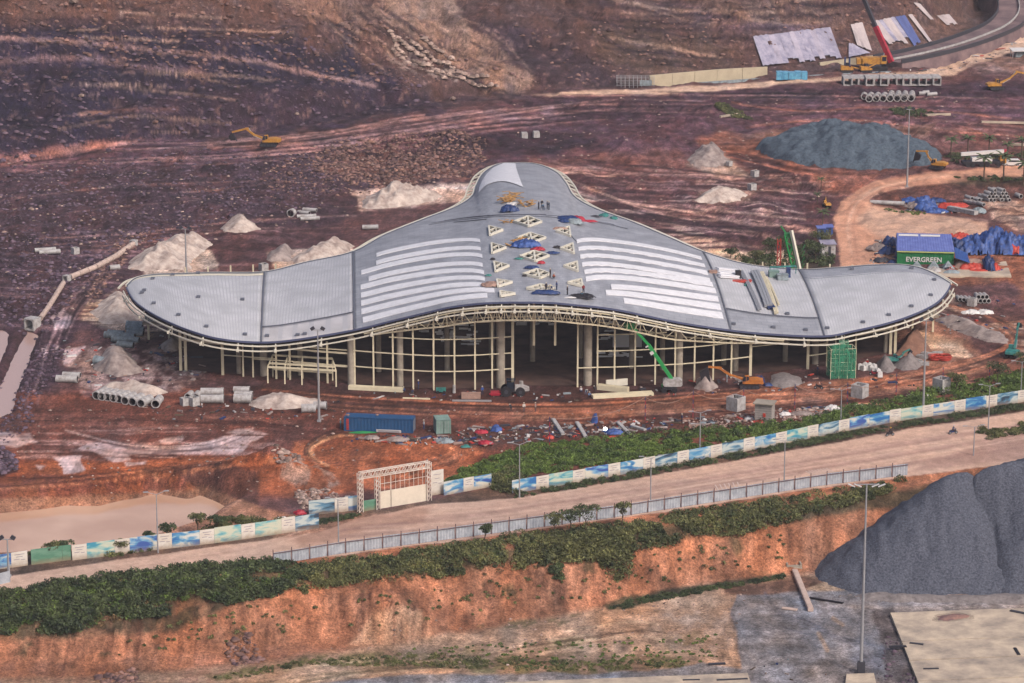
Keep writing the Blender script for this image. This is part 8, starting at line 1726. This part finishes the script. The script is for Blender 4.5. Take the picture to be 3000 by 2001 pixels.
litter([(1340, 1260), (1500, 1245), (1640, 1250), (1640, 1290), (1500, 1300), (1380, 1325), (1340, 1310)], 170, 'mixed rubbish strewn between the small container and the shrubs', 1)
litter([(1020, 1278), (1330, 1278), (1340, 1300), (1200, 1305), (1030, 1295)], 110, 'rubbish strewn in front of the containers', 2)
litter([(1640, 1240), (2200, 1215), (2240, 1235), (1900, 1265), (1650, 1285)], 190, 'boards and rubbish between the rope posts and the shrubs', 3, 1.1)
litter([(2280, 1200), (2440, 1190), (2420, 1215), (2280, 1228)], 60, 'rubbish right of the block hut', 4)
litter([(2560, 715), (2620, 715), (2625, 785), (2545, 780)], 90, 'scrap and sheets left of the green container', 5, 1.2)
litter([(2680, 785), (2800, 790), (2790, 812), (2700, 806)], 50, 'metal scrap before the green container', 6, 1.2)
litter([(2480, 232), (2700, 215), (2980, 120), (2990, 150), (2700, 228)], 90, 'materials strewn along the far pale road', 7, 1.6)
litter([(2660, 590), (2860, 600), (2800, 628), (2650, 615)], 80, 'scraps between the tarpaulins on the island', 8, 1.1)
litter([(180, 1000), (420, 950), (620, 1040), (600, 1110), (260, 1170), (180, 1100)], 130, 'offcuts and broken concrete on the sand left of the hall', 11, 1.0)
litter([(420, 1190), (1000, 1170), (1000, 1230), (420, 1230)], 70, 'offcuts on the red ground before the left wing', 12, .8)
litter([(1850, 1120), (2600, 1090), (2700, 1130), (1900, 1165)], 80, 'offcuts along the right part of the facade', 13, .8)
litter([(2700, 860), (3000, 900), (2980, 1000), (2760, 1000)], 60, 'scraps on the sandy ground right of the wing', 14, .9)
litter([(1050, 1148), (1700, 1150), (1700, 1180), (1050, 1170)], 60, 'offcuts lying before the hall', 9, .8)
litter([(2170, 1775), (2560, 1790), (2560, 1990), (2200, 1990)], 26, 'a few pale scraps on the gravel yard', 10, .7)
for k, (a_, b_) in enumerate([((1690, 1240), (1720, 1290)), ((1810, 1240), (1845, 1275)), ((1620, 1230), (1650, 1275)), ((1850, 1250), (1890, 1262))]):
    lying('plank', a_, b_, .7, .3, M_PIPE, ['pale slanting board left of the lit lamp', 'pale slanting board right of the blue tarpaulin', 'thin slanting board at the rubbish strip middle', 'short pale board by the rubbish strip right end'][k], 'plank')
# stripes of paint on the road near the fence (rumble bars)
M_LINE = flat('road_paint', (222, 196, 184), .7)
for P, n_, lb in (([(2360, 1380), (2420, 1371), (2490, 1408), (2430, 1416)], 8, 'a'), ([(2095, 1420), (2160, 1412), (2170, 1436), (2110, 1444)], 6, 'b')):
    mb = MB()
    for k in range(n_):
        f = k / (n_ - 1); A_ = at(*[P[0][i] * (1 - f) + P[1][i] * f for i in (0, 1)], .03); B_ = at(*[P[3][i] * (1 - f) + P[2][i] * f for i in (0, 1)], .03); mb.bar(A_, B_, .22, .02)
    solo('road_marking', mb, M_LINE, None, None, kind='structure')

# ------------------------------------------------------------------ vegetation
def belt(P, n, r0, r1, per, size, m, lb, seed, z=None, cat='shrubs', name='shrub_belt', hscale=.85, z0=0.0):
    n = int(n * 1.5); per = int(per * .62); r0 *= .8; r1 *= .95; pts_ = hitpts(P, int(n * 1.25), seed, hi=1000 if P[0][1] < 700 else 760); pts_ = pts_[fbm(pts_[:, 0] / 3.2, pts_[:, 1] / 2.6, 3, 77) > -.3]; n = len(pts_); rs = np.random.RandomState(seed + 5); zz = height(pts_[:, 0], pts_[:, 1]); r = r0 + (r1 - r0) * rs.rand(n) ** 1.5
    cen = np.stack([pts_[:, 0], pts_[:, 1], zz + r * .35 * hscale], -1); rad = np.stack([r, r, r * (.7 + .5 * rs.rand(n)) * hscale], -1)
    stuff(name, leaves(name, cen, rad, per, size, m, seed), lb, cat)
belt([(-100, 1758), (0, 1738), (300, 1692), (560, 1662), (820, 1645), (920, 1668), (900, 1700), (790, 1752), (620, 1778), (480, 1805), (420, 1812), (300, 1800), (240, 1855), (0, 1862), (-100, 1870)], 760, .6, 1.6, 110, .26, M_LEAFD, 'dense dark shrub belt on the bank below the road, left', 1, z0=-2)
belt([(860, 1666), (1100, 1636), (1500, 1572), (1650, 1555), (2000, 1505), (2400, 1446), (2640, 1408), (2600, 1450), (2400, 1506), (2150, 1576), (2040, 1570), (1960, 1600), (1800, 1625), (1500, 1672), (1440, 1655), (1300, 1700), (1200, 1680), (1000, 1716), (880, 1740)], 820, .5, 1.4, 90, .22, M_LEAF, 'green shrubs along the foot of the metal fence', 2, z0=-1)
belt([(1560, 1580), (1760, 1550), (1860, 1590), (1830, 1690), (1800, 1705), (1740, 1650), (1600, 1650)], 110, .8, 2.0, 130, .25, M_LEAF, 'taller shrub tongue running down the orange bank', 3, z0=-2)
belt([(1610, 1665), (1640, 1655), (1650, 1695), (1620, 1695)], 10, .6, 1.2, 110, .24, M_LEAFD, 'dark shrub tuft below the fence', 4, z0=-3)
belt([(1295, 1412), (1420, 1352), (1560, 1306), (1800, 1284), (1950, 1274), (2200, 1252), (2450, 1212), (2480, 1225), (2300, 1275), (2050, 1318), (1850, 1350), (1600, 1388), (1480, 1412), (1440, 1425), (1300, 1425)], 720, .5, 1.25, 90, .2, M_LEAF2, 'bright green shrub belt between the site and the painted hoarding', 5)
belt([(2400, 1235), (2480, 1200), (2620, 1180), (2720, 1140), (2840, 1120), (3000, 1090), (3200, 1060), (3200, 1120), (3000, 1158), (2700, 1210), (2450, 1255)], 330, .6, 1.7, 100, .22, M_LEAF2, 'taller green shrubs at the right behind the hoarding', 6)
belt([(1440, 1400), (1500, 1375), (1540, 1400), (1530, 1440), (1490, 1455), (1450, 1440)], 34, .8, 1.6, 150, .22, M_LEAF, 'large shrub leaning over the gap in the hoarding', 7)
belt([(1500, 1462), (1700, 1430), (2150, 1348), (2600, 1262), (3000, 1200), (3300, 1150), (3300, 1135), (3000, 1183), (2600, 1246), (2150, 1330), (1700, 1414), (1500, 1450)], 640, .3, .8, 50, .16, M_LEAFD, 'weeds along the foot of the painted hoarding', 8)
belt([(2862, 1262), (2900, 1248), (3000, 1240), (3300, 1200), (3300, 1240), (3000, 1270), (2900, 1288), (2870, 1282)], 130, .5, 1.0, 110, .2, M_LEAF, 'clipped hedge on the traffic island at the right', 9)
belt([(470, 1590), (600, 1560), (680, 1510), (780, 1530), (900, 1520), (880, 1545), (700, 1575), (500, 1604)], 90, .5, 1.2, 90, .2, M_LEAF, 'shrubs between the pond and the long hoarding', 10)
belt([(300, 1625), (480, 1590), (470, 1608), (330, 1632)], 30, .5, 1.0, 90, .2, M_LEAF, 'low shrubs left of the pole behind the hoarding', 11)
belt([(880, 1535), (1050, 1505), (1060, 1515), (900, 1545)], 40, .3, .6, 60, .16, M_LEAFD, 'weeds at the foot of the short hoarding', 12)
belt([(2160, 760), (2440, 700), (2440, 780), (2350, 790), (2200, 795)], 70, .8, 1.7, 90, .26, M_LEAFD, 'dark shrubs behind the right wing by the piling rig', 13)
belt([(2085, 300), (2110, 302), (2180, 338), (2200, 352), (2140, 345)], 46, .5, 1.1, 60, .26, M_LEAF, 'green scrub on the red mound right of centre', 14)
belt([(2600, 322), (2660, 315), (2740, 335), (2700, 345), (2620, 338)], 40, .5, 1.1, 60, .26, M_LEAFD, 'green scrub behind the stockpile mast', 15)
belt([(2780, 520), (3000, 512), (3200, 505), (3200, 525), (2900, 535)], 60, .4, .9, 60, .22, M_LEAFD, 'low scrub above the pyramid pipe stack', 16)
belt([(2570, 608), (2700, 625), (2760, 632), (2700, 632), (2600, 618)], 30, .25, .5, 50, .16, M_LEAF2, 'grass verge at the front of the traffic island', 17)
belt([(1780, 1785), (1860, 1755), (2060, 1722), (2300, 1685), (2300, 1695), (2060, 1738), (1880, 1770), (1800, 1795)], 150, .25, .6, 50, .15, M_LEAFD, 'weeds in the drain at the foot of the orange bank', 18, z0=YARD)
belt([(620, 1985), (900, 1935), (1250, 1915), (1600, 1940), (2000, 1935), (2010, 1955), (1600, 1970), (1250, 1955), (900, 1950), (640, 2000)], 260, .2, .6, 46, .14, M_LEAF, 'grass clumps along the yard edge', 19, z0=YARD)
belt([(1200, 1900), (2100, 1860), (2100, 1940), (1500, 1960)], 110, .15, .5, 46, .14, M_LEAF2, 'scattered grass tufts on the tan yard', 20, z0=YARD)
belt([(2760, 455), (2960, 450), (3100, 455), (3100, 470), (2800, 480)], 60, .6, 1.2, 70, .24, M_LEAFD, 'dark shrubs around the parked truck crane', 21)
belt([(-50, 1765), (300, 1710), (700, 1680), (900, 1690), (600, 1770), (300, 1830), (0, 1862)], 90, .3, .8, 60, .2, M_DRY, 'dry tan scrub scattered through the dark shrub belt', 22)
belt([(-50, 1765), (300, 1710), (700, 1680), (900, 1690), (600, 1770), (300, 1830), (0, 1862)], 150, .5, 1.5, 80, .2, M_LEAF2, 'lighter green scrub scattered through the dark shrub belt', 23)
belt([(900, 1680), (1500, 1600), (2400, 1470), (2400, 1510), (1800, 1640), (1500, 1680), (950, 1720)], 160, .3, .9, 60, .18, M_DRY, 'dry brown weeds among the fence shrubs', 24)
belt([(900, 1660), (1500, 1580), (2400, 1460), (2400, 1500), (1800, 1620), (1500, 1660), (950, 1700)], 170, .4, 1.3, 80, .2, M_LEAFD, 'darker bushes among the fence shrubs', 25)
belt([(1300, 1410), (1600, 1290), (2200, 1240), (3000, 1095), (3000, 1150), (2200, 1290), (1600, 1385)], 150, .4, 1.2, 70, .2, M_LEAFD, 'darker clumps in the bright roadside shrubs', 26)
belt([(500, 1800), (1300, 1720), (2300, 1560), (2300, 1640), (1500, 1790), (700, 1880), (300, 1930)], 90, .2, .6, 50, .18, M_LEAF, 'small tufts clinging to the orange bank', 27)
# single small trees and palms
def tree(loc, h, r, lb, m=M_LEAF, n=7, seed=0, cat='tree'):
    t = thing('small_tree', lb, cat, loc); rs = random.Random(seed); mb = MB(); mb.tube((0, 0, 0), (.1, .05, h * .55), .1, .06, 7); tips = []
    for k in range(5): a = k * 1.3 + rs.random(); e = V3((.1 + math.cos(a) * r * .6, math.sin(a) * r * .6, h * (.7 + .2 * rs.random()))); mb.tube((.1, .05, h * (.35 + .04 * k)), e, .045, .02, 5); tips.append(e)
    part('trunk', mb, M_BARK, t); cen = np.array([[p_.x, p_.y, p_.z] for p_ in tips] + [[0, 0, h * .85], [.2, .1, h * .6]]); rad = np.array([[r * rs.uniform(.45, .7)] * 3 for _ in cen]) * [1, 1, .8]
    me = leaves('crown', cen, rad, 70, .2, m, seed); link('crown', me, t)
for i, (px, py, h, r, lb) in enumerate([(150, 1640, 2.8, 1.3, 'left of two bushy trees behind the green hoarding'), (187, 1632, 2.6, 1.3, 'right of two bushy trees behind the green hoarding'), (103, 1645, 1.6, 1.0, 'small bush left of the bushy trees by the pond'), (352, 1622, 2.2, 1.1, 'small tree by the pond behind the hoarding'), (435, 1605, 2.8, 1.0, 'thin tree left of the lamp pole by the pond'), (490, 1590, 3.0, 1.3, 'tree right of the lamp pole by the pond'), (578, 1565, 3.4, 1.4, 'taller tree over the pond corner'), (635, 1555, 2.6, 1.5, 'rounded tree right of the taller pond tree'), (1420, 1590, 3.0, 1.0, 'small tree poking over the metal fence, left'), (1622, 1575, 4.0, 1.6, 'arching shrub over the metal fence'), (1670, 1568, 4.4, 1.6, 'dark shrub tree over the metal fence'), (1715, 1568, 5.2, 2.3, 'largest tree over the metal fence'), (1822, 1545, 4.4, 1.4, 'tree climbing a fence post right of the largest'),
                                       (2318 - 60, 760, 4.6, 2.0, 'tree behind the right wing, left of the red mast'), (2290, 755, 4.6, 1.6, 'tree right behind the red mast'), (2212, 770, 2.6, 1.8, 'low round tree behind the right wing'), (2388, 770, 4.2, 2.4, 'broad tree left of the grey kiosk'), (2140, 757, 2.0, 1.6, 'low bush at the back edge of the right wing'), (2400, 740, 5, 2.2, 'tall tree beside the dirt road behind the wing'), (3000, 1110, 5.0, 2.2, 'tall bushy tree at the right edge behind the hoarding'), (2920, 1130, 4.2, 2.0, 'bushy tree behind the hoarding left of the right edge'), (2800, 1150, 3.6, 1.8, 'bush tree beside the open concrete box at the right'), (1050, 1560, 0.9, .4, 'tiny shrub at the gate corner')]):
    if h < 1: continue
    tree(G(px, py), h, r, lb, M_LEAFD if i % 3 else M_LEAF, seed=i)
def palm(h):
    t = thing('palm_tree', '', 'palm tree', (0, 0, 0)); mb = MB(); mb.tube((0, 0, 0), (.05, 0, h), .17, .11, 8); part('trunk', mb, M_BARK, t)
    for k in range(11):
        a = k * 2.4; el = .9 - .09 * k; mb = MB(); pr = V3((.05, 0, h)); d = V3((math.cos(a) * math.cos(el), math.sin(a) * math.cos(el), math.sin(el))); w_ = .1; rows_ = []
        for j in range(6):
            sd_ = d.cross(V3((0, 0, 1))).normalized(); ww = .32 * math.sin(math.pi * (j + .6) / 6.6); rows_.append([pr - sd_ * ww - V3((0, 0, ww * .5)), pr, pr + sd_ * ww - V3((0, 0, ww * .5))]); pr = pr + d * .38; d = (d + V3((0, 0, -.22))).normalized()
        mb.rings(rows_, close=False, cap=False); part('frond', mb, M_LEAFD, t)
    return t
KP = Kind(palm(4.2))
for px, py, s, lb in [(2785, 462, 1.1, 'leftmost palm behind the truck crane'), (2835, 460, 1.15, 'second palm behind the truck crane'), (2897, 458, 1.1, 'third palm behind the truck crane'), (2951, 470, 1.0, 'thin palm left of the right edge'), (2993, 468, 1.2, 'rightmost palm behind the white car'), (2882, 530, 1.35, 'left palm at the near side of the dirt road'), (2940, 525, 1.35, 'right palm at the near side of the dirt road'), (2405, 560, .7, 'small palm at the bend of the dirt road'), (2410, 668, .9, 'palm at the roadside above the blue cabins'), (2395, 600, .6, 'little palm left of the small yellow machine'), (2998, 545, 1.3, 'palm cut by the right edge beside the road'), (2657, 356, .8, 'palm like shrub behind the stockpile mast')]:
    KP.put(G(px, py), random.random() * 6, lb, 'palms and saplings along the dirt road', s)
# ------------------------------------------------------------------ haze over the site
if HAZE > 0:
    mb = MB(); mb.box((60, 2900, 72), (13000, 7200, 176)); hzo = solo('haze', mb, None, 'thin pale haze over the whole site', None, kind='stuff')
    m = bpy.data.materials.new('haze'); m.use_nodes = True; N = m.node_tree.nodes; N.remove(N['Principled BSDF']); v_ = N.new('ShaderNodeVolumePrincipled'); v_.inputs['Color'].default_value = (.86, .84, .95, 1); v_.inputs['Density'].default_value = HAZE; v_.inputs['Anisotropy'].default_value = .0
    m.node_tree.links.new(v_.outputs[0], N['Material Output'].inputs['Volume']); hzo.data.materials.clear(); hzo.data.materials.append(m)
